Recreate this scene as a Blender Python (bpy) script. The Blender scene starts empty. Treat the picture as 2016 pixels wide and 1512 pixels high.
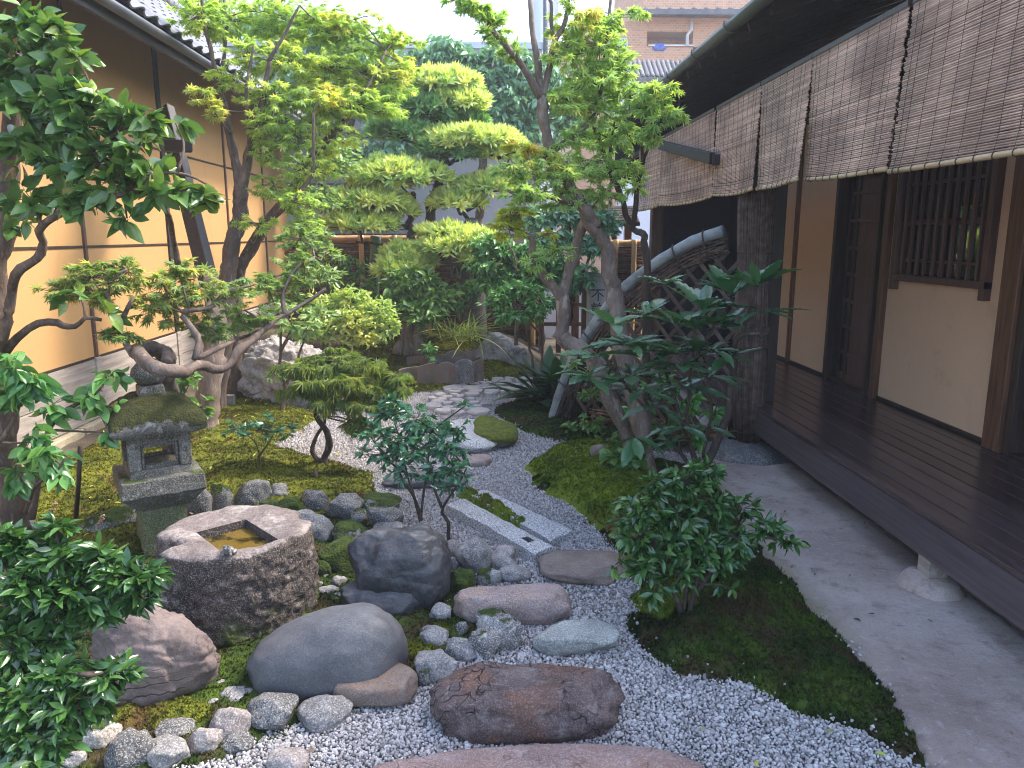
import bpy, bmesh, math, random
import numpy as np
from mathutils import Matrix, Vector

# ------------------------------------------------------------------ camera, sky, sun, exposure
sc = bpy.context.scene
COL = sc.collection
EYE, FPX = 1.9, 1500.0
PITCH = math.atan(293 / FPX)
YAW = math.atan(55 / (FPX / math.cos(PITCH)))
cam_d = bpy.data.cameras.new("camera")
cam_d.sensor_width = 36.0
cam_d.lens = 36.0 * FPX / 2016
cam_d.clip_start, cam_d.clip_end = 0.05, 800
cam = bpy.data.objects.new("camera", cam_d)
cam.location = (0, 0, EYE)
cam.rotation_euler = (math.pi / 2 - PITCH, 0, -YAW)
COL.objects.link(cam)
sc.camera = cam

SUN_EL, SUN_AZ = math.radians(52), math.radians(72)      # azimuth from +Y towards +X
world = bpy.data.worlds.new("World")
sc.world = world
world.use_nodes = True
wn = world.node_tree.nodes
sky = wn.new("ShaderNodeTexSky")
sky.sky_type = 'NISHITA'
sky.sun_disc = False
sky.sun_elevation = SUN_EL
sky.sun_rotation = SUN_AZ
sky.air_density, sky.dust_density, sky.ozone_density = 1.0, 2.5, 1.2
wn["Background"].inputs[1].default_value = 0.15
world.node_tree.links.new(sky.outputs[0], wn["Background"].inputs[0])
sun_d = bpy.data.lights.new("sun", 'SUN')
sun_d.energy = 1.5
sun_d.angle = math.radians(10)
sun_d.color = (1.0, 0.90, 0.76)
sun = bpy.data.objects.new("sun", sun_d)
sdir = Vector((math.cos(SUN_EL) * math.sin(SUN_AZ), math.cos(SUN_EL) * math.cos(SUN_AZ), math.sin(SUN_EL)))
sun.rotation_euler = sdir.to_track_quat('Z', 'Y').to_euler()
sun.location = (8, 2, 12)
COL.objects.link(sun)
sc.view_settings.view_transform = 'Standard'
sc.view_settings.look = 'None'
sc.view_settings.gamma = 1.0
sc.view_settings.exposure = 2.3
sc.cycles.use_denoising = True
sc.cycles.pixel_filter_type = 'BLACKMAN_HARRIS'
sc.cycles.filter_width = 1.05
sc.cycles.max_bounces = 7
sc.cycles.diffuse_bounces = 4
sc.cycles.glossy_bounces = 3
sc.cycles.transmission_bounces = 4
sc.cycles.sample_clamp_indirect = 6

# ------------------------------------------------------------------ pixels of the photograph -> places in the garden
cp, sp, cy, sy = math.cos(PITCH), math.sin(PITCH), math.cos(YAW), math.sin(YAW)
FW = np.array([sy * cp, cy * cp, -sp]); RT = np.array([cy, -sy, 0.0]); UP = np.cross(RT, FW)
CAM = np.array([0, 0, EYE])
def ray(x, y): return FW + RT * (x - 1008) / FPX - UP * (y - 756) / FPX
def G(x, y, z=0.0):
    r = ray(x, y); return CAM + r * (z - EYE) / r[2]
def D(x, y, Y):
    r = ray(x, y); return CAM + r * Y / r[1]
def AX(x, y, X):
    r = ray(x, y); return CAM + r * X / r[0]
def zdepth(p): return float((np.asarray(p) - CAM) @ FW)
def proj(P):
    d = np.asarray(P, float) - CAM; z = d @ FW
    return 1008 + FPX * (d @ RT) / z, 756 - FPX * (d @ UP) / z, z
rng = np.random.default_rng(7)
random.seed(7)

# ------------------------------------------------------------------ noise (vectorised)
def _h(i, j, k, s):
    n = (i.astype(np.int64) * 73856093) ^ (j.astype(np.int64) * 19349663) ^ (k.astype(np.int64) * 83492791) ^ (s * 2654435761)
    n = (n & 0xffffffff).astype(np.uint64)
    n = (n ^ (n >> np.uint64(15))) * np.uint64(2246822519) & np.uint64(0xffffffff)
    n = (n ^ (n >> np.uint64(13))) * np.uint64(3266489917) & np.uint64(0xffffffff)
    n = n ^ (n >> np.uint64(16))
    return n.astype(np.float64) / 4294967295.0
def vnoise(P, s=0):
    P = np.asarray(P, float); f = np.floor(P); u = P - f; u = u * u * (3 - 2 * u); f = f.astype(np.int64)
    o = 0
    for a in (0, 1):
        for b in (0, 1):
            for c in (0, 1):
                w = (u[:, 0] if a else 1 - u[:, 0]) * (u[:, 1] if b else 1 - u[:, 1]) * (u[:, 2] if c else 1 - u[:, 2])
                o = o + w * _h(f[:, 0] + a, f[:, 1] + b, f[:, 2] + c, s)
    return o * 2 - 1
def fbm(P, s=0, octv=4, gain=0.5):
    o, a, q = 0, 1, np.asarray(P, float)
    for k in range(octv):
        o = o + a * vnoise(q, s + k * 17); a *= gain; q = q * 2.03 + 5.1
    return o
def sm(a, b, x):
    t = np.clip((x - a) / (b - a), 0, 1); return t * t * (3 - 2 * t)

# ------------------------------------------------------------------ mesh building
class MB:
    """collects vertices and faces (world coordinates) for ONE mesh"""
    def __init__(s): s.V, s.F, s.R, s.n = [], [], [], 0
    def add(s, V, F, r=0.0):
        V = np.asarray(V, float).reshape(-1, 3)
        s.V.append(V)
        for f in F if isinstance(F, list) and len(F) and isinstance(F[0], np.ndarray) and F[0].ndim == 2 else [np.asarray(F)]:
            s.F.append(f + s.n)
        s.R.append(np.full(len(V), r) if np.isscalar(r) else np.asarray(r, float))
        s.n += len(V)
    def box(s, c, size, M=None, r=0.0):
        x, y, z = [k / 2 for k in size]
        V = np.array([(-x, -y, -z), (x, -y, -z), (x, y, -z), (-x, y, -z), (-x, -y, z), (x, -y, z), (x, y, z), (-x, y, z)])
        if M is not None: V = V @ np.asarray(M).T
        s.add(V + np.asarray(c), np.array([(0, 3, 2, 1), (4, 5, 6, 7), (0, 1, 5, 4), (1, 2, 6, 5), (2, 3, 7, 6), (3, 0, 4, 7)]), r)
    def span(s, lo, hi, r=0.0):
        lo, hi = np.asarray(lo, float), np.asarray(hi, float); s.box((lo + hi) / 2, hi - lo, r=r)
    def bar(s, a, b, w, h, up=(0, 0, 1), r=0.0):
        a, b = np.asarray(a, float), np.asarray(b, float); d = b - a; L = np.linalg.norm(d); d = d / L
        x = np.cross(d, up); x /= np.linalg.norm(x); z = np.cross(x, d)
        s.box((a + b) / 2, (w, L, h), np.stack([x, d, z], 1), r)
    def tube(s, P, R, seg=8, cap=True, r=0.0):
        P = np.asarray(P, float); n = len(P); R = np.full(n, R) if np.isscalar(R) else np.asarray(R, float)
        T = np.gradient(P, axis=0); T /= np.linalg.norm(T, axis=1)[:, None] + 1e-9
        ref = np.array([0.31, 0.2, 1.0]) if abs(T[0][2]) < 0.9 else np.array([1.0, 0.2, 0.1])
        a = np.cross(T, ref); a /= np.linalg.norm(a, axis=1)[:, None] + 1e-9; b = np.cross(T, a)
        th = np.arange(seg) * 2 * math.pi / seg
        V = P[:, None, :] + R[:, None, None] * (np.cos(th)[None, :, None] * a[:, None, :] + np.sin(th)[None, :, None] * b[:, None, :])
        i = np.arange(n - 1)[:, None] * seg; j = np.arange(seg)[None, :]; k = (j + 1) % seg
        F = np.stack([i + j, i + k, i + seg + k, i + seg + j], -1).reshape(-1, 4)
        V = V.reshape(-1, 3)
        if cap:
            V = np.vstack([V, P[0], P[-1]]); m = n * seg; t = np.arange(seg)
            C = np.vstack([np.stack([np.full(seg, m), (t + 1) % seg, t], 1), np.stack([np.full(seg, m + 1), m - seg + t, m - seg + (t + 1) % seg], 1)])
            s.add(V, [F, C], r)
        else: s.add(V, [F], r)
    def sticks(s, A, B, ra, rb, r=0.0):
        """many thin three-sided twigs at once"""
        A, B = np.asarray(A, float), np.asarray(B, float); n = len(A)
        if n == 0: return
        d = B - A; d /= np.linalg.norm(d, axis=1)[:, None] + 1e-9
        x = np.cross(d, np.array([0.3, 0.5, 0.8])); x /= np.linalg.norm(x, axis=1)[:, None] + 1e-9; y = np.cross(d, x)
        th = np.arange(3) * 2 * math.pi / 3
        o = np.cos(th)[None, :, None] * x[:, None] + np.sin(th)[None, :, None] * y[:, None]
        V = np.concatenate([A[:, None] + o * ra, B[:, None] + o * rb], 1).reshape(-1, 3)
        q = np.array([(0, 1, 4, 3), (1, 2, 5, 4), (2, 0, 3, 5)])
        s.add(V, (np.arange(n)[:, None, None] * 6 + q[None]).reshape(-1, 4), r)
    def lathe(s, c, prof, seg=20, M=None, r=0.0):
        prof = np.asarray(prof, float); n = len(prof); th = np.arange(seg) * 2 * math.pi / seg
        V = np.stack([prof[:, 0, None] * np.cos(th), prof[:, 0, None] * np.sin(th), np.repeat(prof[:, 1, None], seg, 1)], -1).reshape(-1, 3)
        if M is not None: V = V @ np.asarray(M).T
        i = np.arange(n - 1)[:, None] * seg; j = np.arange(seg)[None, :]; k = (j + 1) % seg
        s.add(V + np.asarray(c), np.stack([i + j, i + k, i + seg + k, i + seg + j], -1).reshape(-1, 4), r)
    def copies(s, tmpl, M, rnd=None):
        """template (V,F) copied with matrices M (n,3,4)"""
        V, F = tmpl; n = len(M)
        if n == 0: return
        W = np.einsum('nij,vj->nvi', M[:, :, :3], V) + M[:, None, :, 3]
        s.add(W.reshape(-1, 3), (np.arange(n)[:, None, None] * len(V) + F[None]).reshape(-1, F.shape[1]),
              np.repeat(rng.random(n) if rnd is None else rnd, len(V)))
    def mesh(s, name, origin=(0, 0, 0), smooth=True):
        V = np.vstack(s.V) - np.asarray(origin); me = bpy.data.meshes.new(name)
        me.vertices.add(len(V)); me.vertices.foreach_set('co', V.astype(np.float32).ravel())
        nl = sum(f.size for f in s.F); nf = sum(len(f) for f in s.F)
        me.loops.add(nl); me.polygons.add(nf)
        me.loops.foreach_set('vertex_index', np.concatenate([f.ravel() for f in s.F]).astype(np.int32))
        st = np.concatenate([np.full(len(f), f.shape[1]) for f in s.F])
        me.polygons.foreach_set('loop_start', np.concatenate([[0], np.cumsum(st)[:-1]]).astype(np.int32))
        me.polygons.foreach_set('use_smooth', np.full(nf, smooth))
        at = me.attributes.new('rnd', 'FLOAT', 'POINT'); at.data.foreach_set('value', np.concatenate(s.R).astype(np.float32))
        me.update(calc_edges=True)
        return me

def wl(o):
    v = Vector((0, 0, 0))
    while o is not None: v += o.location; o = o.parent
    return np.array(v)
def link(name, me, parent=None, loc=None):
    o = bpy.data.objects.new(name, me); COL.objects.link(o)
    if parent is not None: o.parent = parent
    if loc is not None: o.location = loc
    return o
def tag(o, label=None, cat=None, group=None, kind=None):
    if label: o['label'] = label
    if cat: o['category'] = cat
    if group: o['group'] = group
    if kind: o['kind'] = kind
    return o
def thing(name, label, cat, loc, group=None):
    o = bpy.data.objects.new(name, None); COL.objects.link(o)
    o.empty_display_size = 0.1
    o.location = [float(k) for k in loc]
    return tag(o, label, cat, group)
def part(name, mb, mat, parent, smooth=False, bevel=0, kind=None, label=None):
    me = mb.mesh(name, wl(parent), smooth); me.materials.append(mat)
    o = link(name, me, parent)
    if bevel:
        m = o.modifiers.new("bevel", 'BEVEL'); m.width = bevel; m.segments = 2; m.limit_method = 'ANGLE'
    return tag(o, label, None, None, kind)
def solo(name, mb, mat, label, cat, loc, smooth=False, group=None, kind=None, bevel=0):
    me = mb.mesh(name, loc, smooth); me.materials.append(mat)
    o = link(name, me, None, [float(k) for k in loc])
    if bevel:
        m = o.modifiers.new("bevel", 'BEVEL'); m.width = bevel; m.segments = 2; m.limit_method = 'ANGLE'
    return tag(o, label, cat, group, kind)
def setting(name, mb, mat, kind='structure', smooth=False):
    me = mb.mesh(name, (0, 0, 0), smooth); me.materials.append(mat)
    return tag(link(name, me), kind=kind)
def piece(name, me, parent, M):
    """a shared-mesh piece placed with a world matrix under a thing"""
    o = bpy.data.objects.new(name, me); COL.objects.link(o); o.parent = parent
    w = wl(parent); N = M.copy(); N[:3, 3] = N[:3, 3] - w
    o.matrix_basis = Matrix(N.tolist())
    return o
def rotz(a):
    c, s = math.cos(a), math.sin(a); return np.array([(c, -s, 0), (s, c, 0), (0, 0, 1)])
def mat4(R, t):
    M = np.eye(4); M[:3, :3] = R; M[:3, 3] = t; return M

# ------------------------------------------------------------------ materials
class NT:
    def __init__(s, name):
        s.m = bpy.data.materials.new(name); s.m.use_nodes = True; s.t = s.m.node_tree; s.N = s.t.nodes; s.L = s.t.links
        s.b = s.N["Principled BSDF"]; s.out = s.N["Material Output"]
    def n(s, typ, ins=None, **kw):
        d = s.N.new(typ)
        for k, v in kw.items(): setattr(d, k, v)
        for k, v in (ins or {}).items():
            if isinstance(v, bpy.types.NodeSocket): s.L.new(v, d.inputs[k])
            else: d.inputs[k].default_value = v
        return d
    def set(s, k, v):
        if isinstance(v, bpy.types.NodeSocket): s.L.new(v, s.b.inputs[k])
        else: s.b.inputs[k].default_value = v
    def math(s, op, a, b=0.0, clamp=False): return s.n("ShaderNodeMath", {0: a, 1: b}, operation=op, use_clamp=clamp).outputs[0]
    def mix(s, f, a, b, mode='MIX'):
        d = s.n("ShaderNodeMix", data_type='RGBA', blend_type=mode)
        for k, v in ((0, f), (6, a), (7, b)):
            if isinstance(v, bpy.types.NodeSocket): s.L.new(v, d.inputs[k])
            else: d.inputs[k].default_value = (*v, 1) if isinstance(v, tuple) and len(v) == 3 else v
        return d.outputs[2]
    def ramp(s, f, stops):
        d = s.n("ShaderNodeValToRGB", {0: f}); e = d.color_ramp.elements
        while len(e) < len(stops): e.new(0.5)
        for k, (p, c) in zip(e, stops): k.position = p; k.color = (*c, 1) if len(c) == 3 else c
        return d.outputs[0]
    def step(s, f, a, b): return s.n("ShaderNodeMapRange", {0: f, 1: a, 2: b, 3: 0.0, 4: 1.0}, interpolation_type='SMOOTHSTEP').outputs[0]
    def coords(s, scale=(1, 1, 1), world=False, shift=True):
        if world: v = s.n("ShaderNodeNewGeometry").outputs['Position']
        else: v = s.n("ShaderNodeTexCoord").outputs['Object']
        if shift and not world:
            r = s.n("ShaderNodeObjectInfo").outputs['Random']
            r = s.math('MULTIPLY', r, 37.0)
            v = s.n("ShaderNodeVectorMath", {0: v, 1: s.n("ShaderNodeCombineXYZ", {0: r, 1: r, 2: r}).outputs[0]}, operation='ADD').outputs[0]
        if scale != (1, 1, 1): v = s.n("ShaderNodeVectorMath", {0: v, 1: scale}, operation='MULTIPLY').outputs[0]
        return v
    def noise(s, v, scale, detail=5, rough=0.55, dist=0.0):
        return s.n("ShaderNodeTexNoise", {'Vector': v, 'Scale': scale, 'Detail': detail, 'Roughness': rough, 'Distortion': dist}).outputs[0]
    def voro(s, v, scale, feature='F1'):
        return s.n("ShaderNodeTexVoronoi", {'Vector': v, 'Scale': scale}, feature=feature)
    def bump(s, h, dist=0.01, strength=0.6, normal=None):
        d = s.n("ShaderNodeBump", {'Height': h, 'Distance': dist, 'Strength': strength})
        if normal is not None: s.L.new(normal, d.inputs['Normal'])
        return d.outputs[0]

def simple(name, c1, c2, scale=4, rough=0.7, bump=0.3, dist=0.004, stretch=(1, 1, 1), fine=60, rv=0.15, spec=0.5, jitter=0.0):
    t = NT(name); v = t.coords(stretch)
    a = t.noise(v, scale, 6); b = t.noise(v, fine, 4)
    f = t.step(t.math('ADD', t.math('MULTIPLY', a, 0.75), t.math('MULTIPLY', b, 0.25)), 0.33, 0.67)
    c = t.mix(f, c1, c2)
    if jitter:
        r = t.math('ADD', t.n("ShaderNodeObjectInfo").outputs['Random'], t.n("ShaderNodeAttribute", attribute_name='rnd').outputs['Fac'])
        r = t.math('FRACT', r)
        c = t.n("ShaderNodeHueSaturation", {'Hue': 0.5, 'Saturation': 1.0, 'Value': t.math('ADD', 1 - jitter, t.math('MULTIPLY', r, 2 * jitter)), 'Color': c}).outputs[0]
    t.set('Base Color', c)
    t.set('Roughness', t.math('ADD', rough - rv / 2, t.math('MULTIPLY', b, rv)))
    t.set('Specular IOR Level', spec)
    if bump: t.set('Normal', t.bump(t.math('ADD', a, t.math('MULTIPLY', b, 0.5)), dist, bump))
    return t.m

def rock_mat(name, dark, mid, light, speck=0.0, moss=0.0, lichen=0.0, rust=None, rough=0.75, bump=0.5, crack=0.0, sc_=5.0, mossc=((0.014, 0.032, 0.005), (0.045, 0.075, 0.009), (0.10, 0.13, 0.015)), strata=0.0):
    t = NT(name); v = t.coords()
    a = t.noise(v, sc_, 8, 0.6); b = t.noise(v, sc_ * 9, 5, 0.6); g = t.noise(v, 260, 2)
    c = t.ramp(t.math('ADD', t.math('MULTIPLY', a, 0.7), t.math('MULTIPLY', b, 0.3)), [(0.30, dark), (0.5, mid), (0.70, light)])
    if rust: c = t.mix(t.math('MULTIPLY', t.step(t.noise(v, sc_ * 0.6, 5), 0.5, 0.66), 0.8), c, rust)
    h = t.math('ADD', a, t.math('MULTIPLY', b, 0.45))
    if speck:
        p = t.step(t.noise(v, 150, 1), 0.52, 0.62); q = t.step(t.noise(v, 110, 1), 0.36, 0.46)
        c = t.mix(t.math('MULTIPLY', p, speck), c, tuple(min(1, k * 1.7 + .05) for k in light))
        c = t.mix(t.math('MULTIPLY', t.math('SUBTRACT', 1.0, q), speck), c, tuple(k * 0.3 for k in dark))
        h = t.math('ADD', h, t.math('MULTIPLY', g, 0.12 * speck))
    if crack:
        w = t.n("ShaderNodeVectorMath", {0: v, 1: t.n("ShaderNodeTexNoise", {'Vector': v, 'Scale': 4.0}).outputs[1]}, operation='ADD').outputs[0]
        vo = t.step(t.voro(w, 9.0, 'DISTANCE_TO_EDGE').outputs[0], 0.0, 0.05)
        k = t.math('MULTIPLY', t.math('SUBTRACT', 1.0, vo), t.step(t.noise(v, 6.0), 0.5, 0.62))
        c = t.mix(t.math('MULTIPLY', k, crack), c, tuple(q * 0.35 for q in dark))
        h = t.math('SUBTRACT', h, t.math('MULTIPLY', k, crack * 0.8))
    if strata:
        zv = t.n("ShaderNodeSeparateXYZ", {0: t.n("ShaderNodeTexCoord").outputs['Object']}).outputs[2]
        w = t.math('ADD', t.math('MULTIPLY', zv, 26.0), t.math('MULTIPLY', t.noise(v, 3.0, 4), 5.0))
        w = t.math('ABSOLUTE', t.math('SUBTRACT', t.math('FRACT', w), 0.5))
        k = t.math('MULTIPLY', t.math('SUBTRACT', 1.0, t.step(w, 0.0, 0.09)), t.math('MULTIPLY', t.step(t.noise(v, 2.2, 3), 0.45, 0.58), t.math('SUBTRACT', 1.0, t.step(zv, 0.14, 0.22))))
        c = t.mix(t.math('MULTIPLY', k, strata), c, tuple(q * 0.3 for q in dark)); h = t.math('SUBTRACT', h, k)
    if lichen:
        l = t.math('MULTIPLY', t.step(t.noise(v, 14, 6, 0.65), 0.56, 0.64), lichen)
        c = t.mix(l, c, (0.52, 0.52, 0.50))
    if moss:
        nz = t.n("ShaderNodeSeparateXYZ", {0: t.n("ShaderNodeNewGeometry").outputs['Normal']}).outputs[2]
        e = t.math('ADD', t.math('MULTIPLY', nz, 0.35), t.noise(v, 6, 6, 0.65))
        f = t.step(e, 1.02 - 0.75 * moss, 1.12 - 0.75 * moss)
        mc = t.ramp(t.noise(v, 25, 5), [(0.3, mossc[0]), (0.55, mossc[1]), (0.75, mossc[2])])
        c = t.mix(f, c, mc); h = t.math('ADD', h, t.math('MULTIPLY', f, t.math('MULTIPLY', t.noise(v, 90, 4), 1.5)))
        t.set('Roughness', t.math('ADD', rough, t.math('MULTIPLY', f, 0.2), True))
    else: t.set('Roughness', t.math('ADD', rough - 0.12, t.math('MULTIPLY', b, 0.25)))
    t.set('Base Color', c); t.set('Normal', t.bump(h, 0.02, bump))
    t.set('Specular IOR Level', 0.45)
    return t.m

def leaf_mat(name, c1, c2, tip=None, tipfac=0.0, rough=0.35, trans=0.35, spec=0.5, tcol=None, tipscale=1.6):
    t = NT(name)
    r = t.math('FRACT', t.math('ADD', t.n("ShaderNodeObjectInfo").outputs['Random'], t.n("ShaderNodeAttribute", attribute_name='rnd').outputs['Fac']))
    c = t.mix(r, c1, c2)
    if tip:
        p = t.coords(world=True)
        f = t.step(t.math('ADD', t.noise(p, tipscale, 3), t.math('MULTIPLY', r, 0.22)), 0.72 - 0.3 * tipfac, 0.92 - 0.3 * tipfac)
        c = t.mix(f, c, tip)
    g = t.noise(t.coords(world=True), 60, 2)
    c = t.mix(1.0, c, t.mix(g, (0.75, 0.75, 0.75), (1.25, 1.25, 1.25)), 'MULTIPLY')
    t.set('Base Color', c); t.set('Roughness', rough); t.set('Specular IOR Level', spec)
    tr = t.n("ShaderNodeBsdfTranslucent")
    t.L.new(t.mix(1.0, c, tcol or (1.5, 1.6, 0.7), 'MULTIPLY'), tr.inputs[0])
    mx = t.n("ShaderNodeMixShader", {0: trans, 1: t.b.outputs[0], 2: tr.outputs[0]})
    t.L.new(mx.outputs[0], t.out.inputs[0])
    return t.m

def moss_mat(name, bright, mid, dark, brown, bf=0.5):
    t = NT(name); p = t.coords(world=True)
    r = t.n("ShaderNodeAttribute", attribute_name='rnd').outputs['Fac']
    a = t.noise(p, 2.2, 6, 0.6); b = t.noise(p, 14, 5, 0.6); e = t.noise(p, 120, 3)
    f = t.math('ADD', t.math('ADD', t.math('MULTIPLY', a, 0.55), t.math('MULTIPLY', b, 0.3)), t.math('MULTIPLY', e, 0.15))
    f = t.math('ADD', f, t.math('MULTIPLY', t.math('SUBTRACT', r, 0.5), 0.14))
    c = t.ramp(f, [(0.36, dark), (0.5, mid), (0.62, bright)])
    c = t.mix(t.step(t.noise(p, 3.1, 6, 0.65), 0.64 - 0.25 * bf, 0.74 - 0.2 * bf), c, brown)
    t.set('Base Color', c); t.set('Roughness', 0.95); t.set('Specular IOR Level', 0.15)
    t.set('Normal', t.bump(t.math('ADD', b, t.math('MULTIPLY', e, 0.9)), 0.03, 0.8))
    return t.m

def plaster_mat(name, c, stain, dirt=0.25):
    t = NT(name); p = t.coords(world=True)
    a = t.noise(p, 0.9, 5); b = t.noise(p, 90, 4)
    s = t.noise(t.n("ShaderNodeVectorMath", {0: p, 1: (3, 3, 0.35)}, operation='MULTIPLY').outputs[0], 1.2, 5)
    k = t.mix(t.math('MULTIPLY', t.step(a, 0.45, 0.75), dirt), c, stain)
    k = t.mix(t.math('MULTIPLY', t.step(s, 0.55, 0.75), dirt), k, stain)
    k = t.mix(t.math('MULTIPLY', t.step(t.noise(p, 3.7, 7, 0.7), 0.55, 0.75), dirt * 0.8), k, tuple(q * 0.72 for q in stain))
    k = t.mix(t.math('MULTIPLY', t.step(t.noise(p, 160, 2), 0.6, 0.68), 0.25), k, tuple(q * 0.6 for q in stain))
    k = t.mix(0.18, k, t.mix(b, (0, 0, 0), (1, 1, 1)), 'SOFT_LIGHT')
    t.set('Base Color', k); t.set('Roughness', 0.9); t.set('Specular IOR Level', 0.2)
    t.set('Normal', t.bump(b, 0.003, 0.35))
    return t.m

def bark_mat(name, c1, c2, c3, scale=9):
    t = NT(name); v = t.coords((1, 1, 0.35), world=True)
    v = t.n("ShaderNodeVectorMath", {0: t.n("ShaderNodeNewGeometry").outputs['Position'], 1: (1, 1, 0.4)}, operation='MULTIPLY').outputs[0]
    a = t.noise(v, scale, 7, 0.65, 0.6); b = t.noise(v, scale * 7, 4, 0.6)
    c = t.ramp(t.math('ADD', t.math('MULTIPLY', a, 0.7), t.math('MULTIPLY', b, 0.3)), [(0.33, c1), (0.5, c2), (0.66, c3)])
    l = t.step(t.noise(v, scale * 1.7, 5), 0.58, 0.66)
    c = t.mix(t.math('MULTIPLY', l, 0.45), c, tuple(min(0.6, k * 1.6 + 0.02) for k in c3))
    t.set('Base Color', c); t.set('Roughness', 0.85); t.set('Normal', t.bump(t.math('ADD', a, t.math('MULTIPLY', b, 0.6)), 0.012, 0.8))
    return t.m

M = {}
M['soil'] = simple('soil', (0.035, 0.027, 0.018), (0.10, 0.078, 0.05), 3, 0.95, 0.8, 0.03, fine=45)
M['gravel_base'] = simple('gravel_bed', (0.097, 0.092, 0.092), (0.246, 0.238, 0.238), 60, 0.9, 0.9, 0.02, fine=160)
t = NT('white_gravel'); pw_ = t.coords(world=True); rr_ = t.n("ShaderNodeAttribute", attribute_name='rnd').outputs['Fac']
c = t.ramp(rr_, [(0.0, (0.15, 0.138, 0.136)), (0.15, (0.275, 0.256, 0.253)), (0.6, (0.40, 0.38, 0.374)), (1.0, (0.53, 0.51, 0.50))])
c = t.mix(t.math('MULTIPLY', t.step(t.noise(pw_, 1.7, 6, 0.65), 0.5, 0.7), 0.35), c, (0.26, 0.215, 0.18)); c = t.mix(t.math('MULTIPLY', t.step(t.noise(pw_, 200, 2), 0.55, 0.7), 0.25), c, (0.22, 0.21, 0.21))
t.set('Base Color', c); t.set('Roughness', 0.85); t.set('Specular IOR Level', 0.3); M['gravel'] = t.m
M['mortar'] = None
t = NT('mortar_ground'); p = t.coords(world=True)
a = t.noise(p, 1.3, 7, 0.6); b = t.noise(p, 30, 6, 0.7); e = t.noise(p, 170, 3); pit = t.step(t.noise(p, 22, 5, 0.7), 0.66, 0.72)
c = t.ramp(a, [(0.3, (0.27, 0.20, 0.17)), (0.5, (0.405, 0.32, 0.28)), (0.70, (0.52, 0.44, 0.40))])
c = t.mix(t.math('MULTIPLY', t.step(b, 0.5, 0.75), 0.4), c, (0.20, 0.16, 0.13)); c = t.mix(t.math('MULTIPLY', pit, 0.6), c, (0.10, 0.08, 0.065))
c = t.mix(t.math('MULTIPLY', t.step(t.noise(p, 260, 2), 0.62, 0.7), 0.5), c, (0.07, 0.06, 0.05))
at = t.n("ShaderNodeAttribute", attribute_name='rnd').outputs['Fac']
c = t.mix(t.math('MULTIPLY', t.math('MULTIPLY', at, t.step(a, 0.35, 0.6)), 0.75), c, (0.19, 0.165, 0.05))
c = t.mix(t.math('MULTIPLY', t.step(t.noise(p, 6, 6, 0.75), 0.5, 0.66), 0.6), c, (0.19, 0.135, 0.11))
c = t.mix(t.math('MULTIPLY', t.step(t.noise(p, 16, 6, 0.8), 0.54, 0.66), 0.45), c, (0.5, 0.47, 0.46))
ck = t.step(t.voro(t.n("ShaderNodeVectorMath", {0: p, 1: t.n("ShaderNodeTexNoise", {'Vector': p, 'Scale': 2.5, 'Detail': 5.0}).outputs[1]}, operation='ADD').outputs[0], 1.7, 'DISTANCE_TO_EDGE').outputs[0], 0.0, 0.012)
ck = t.math('MULTIPLY', t.math('SUBTRACT', 1.0, ck), t.step(t.noise(p, 1.9, 4), 0.54, 0.6)); c = t.mix(t.math('MULTIPLY', ck, 0.22), c, (0.06, 0.045, 0.04))
t.set('Base Color', c); t.set('Roughness', 0.92)
t.set('Normal', t.bump(t.math('ADD', t.math('SUBTRACT', b, t.math('MULTIPLY', pit, 1.2)), t.math('MULTIPLY', e, 0.4)), 0.014, 0.7)); M['mortar'] = t.m
M['moss_gold'] = moss_mat('moss_olive', (0.215, 0.225, 0.024), (0.120, 0.135, 0.018), (0.036, 0.048, 0.009), (0.10, 0.066, 0.024), 0.40)
M['moss_green'] = moss_mat('moss_bright', (0.25, 0.30, 0.025), (0.135, 0.185, 0.018), (0.05, 0.085, 0.010), (0.11, 0.08, 0.028), 0.2)
M['moss_dark'] = moss_mat('moss_deep', (0.090, 0.139, 0.017), (0.038, 0.065, 0.013), (0.013, 0.019, 0.007), (0.065, 0.051, 0.022), 0.7)
M['ochre'] = plaster_mat('ochre_plaster', (0.475, 0.280, 0.118), (0.37, 0.20, 0.08), 0.35)
M['ochre_r'] = plaster_mat('tan_plaster', (0.58, 0.385, 0.26), (0.42, 0.26, 0.15), 0.35)
M['wood_dark'] = simple('dark_wood', (0.020, 0.013, 0.010), (0.05, 0.03, 0.022), 6, 0.5, 0.4, 0.003, (6, 6, 0.6), 40, jitter=0.2)
M['wood_black'] = simple('black_wood', (0.012, 0.011, 0.013), (0.03, 0.026, 0.027), 5, 0.6, 0.3, 0.003, (5, 0.6, 5), 40, jitter=0.15)  # near-black wood with streaked grain
M['wood_red'] = simple('brown_post_wood', (0.06, 0.028, 0.015), (0.16, 0.075, 0.038), 6, 0.5, 0.4, 0.003, (7, 7, 0.5), 40, jitter=0.15)
M['wood_door'] = simple('door_board_wood', (0.065, 0.033, 0.026), (0.125, 0.064, 0.05), 6, 0.55, 0.3, 0.002, (7, 7, 0.5), 40)
M['deck'] = simple('lacquered_deck', (0.036, 0.023, 0.024), (0.080, 0.053, 0.052), 3, 0.24, 0.05, 0.0006, (6, 0.35, 6), 12, rv=0.10, jitter=0.30)
M['fascia'] = simple('fascia_board', (0.055, 0.042, 0.046), (0.10, 0.078, 0.083), 5, 0.45, 0.3, 0.002, (9, 0.35, 9), 45)
M['grey_board'] = simple('weathered_board', (0.22, 0.185, 0.16), (0.40, 0.35, 0.31), 4, 0.8, 0.5, 0.004, (6, 0.4, 6), 40, jitter=0.1)
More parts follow.
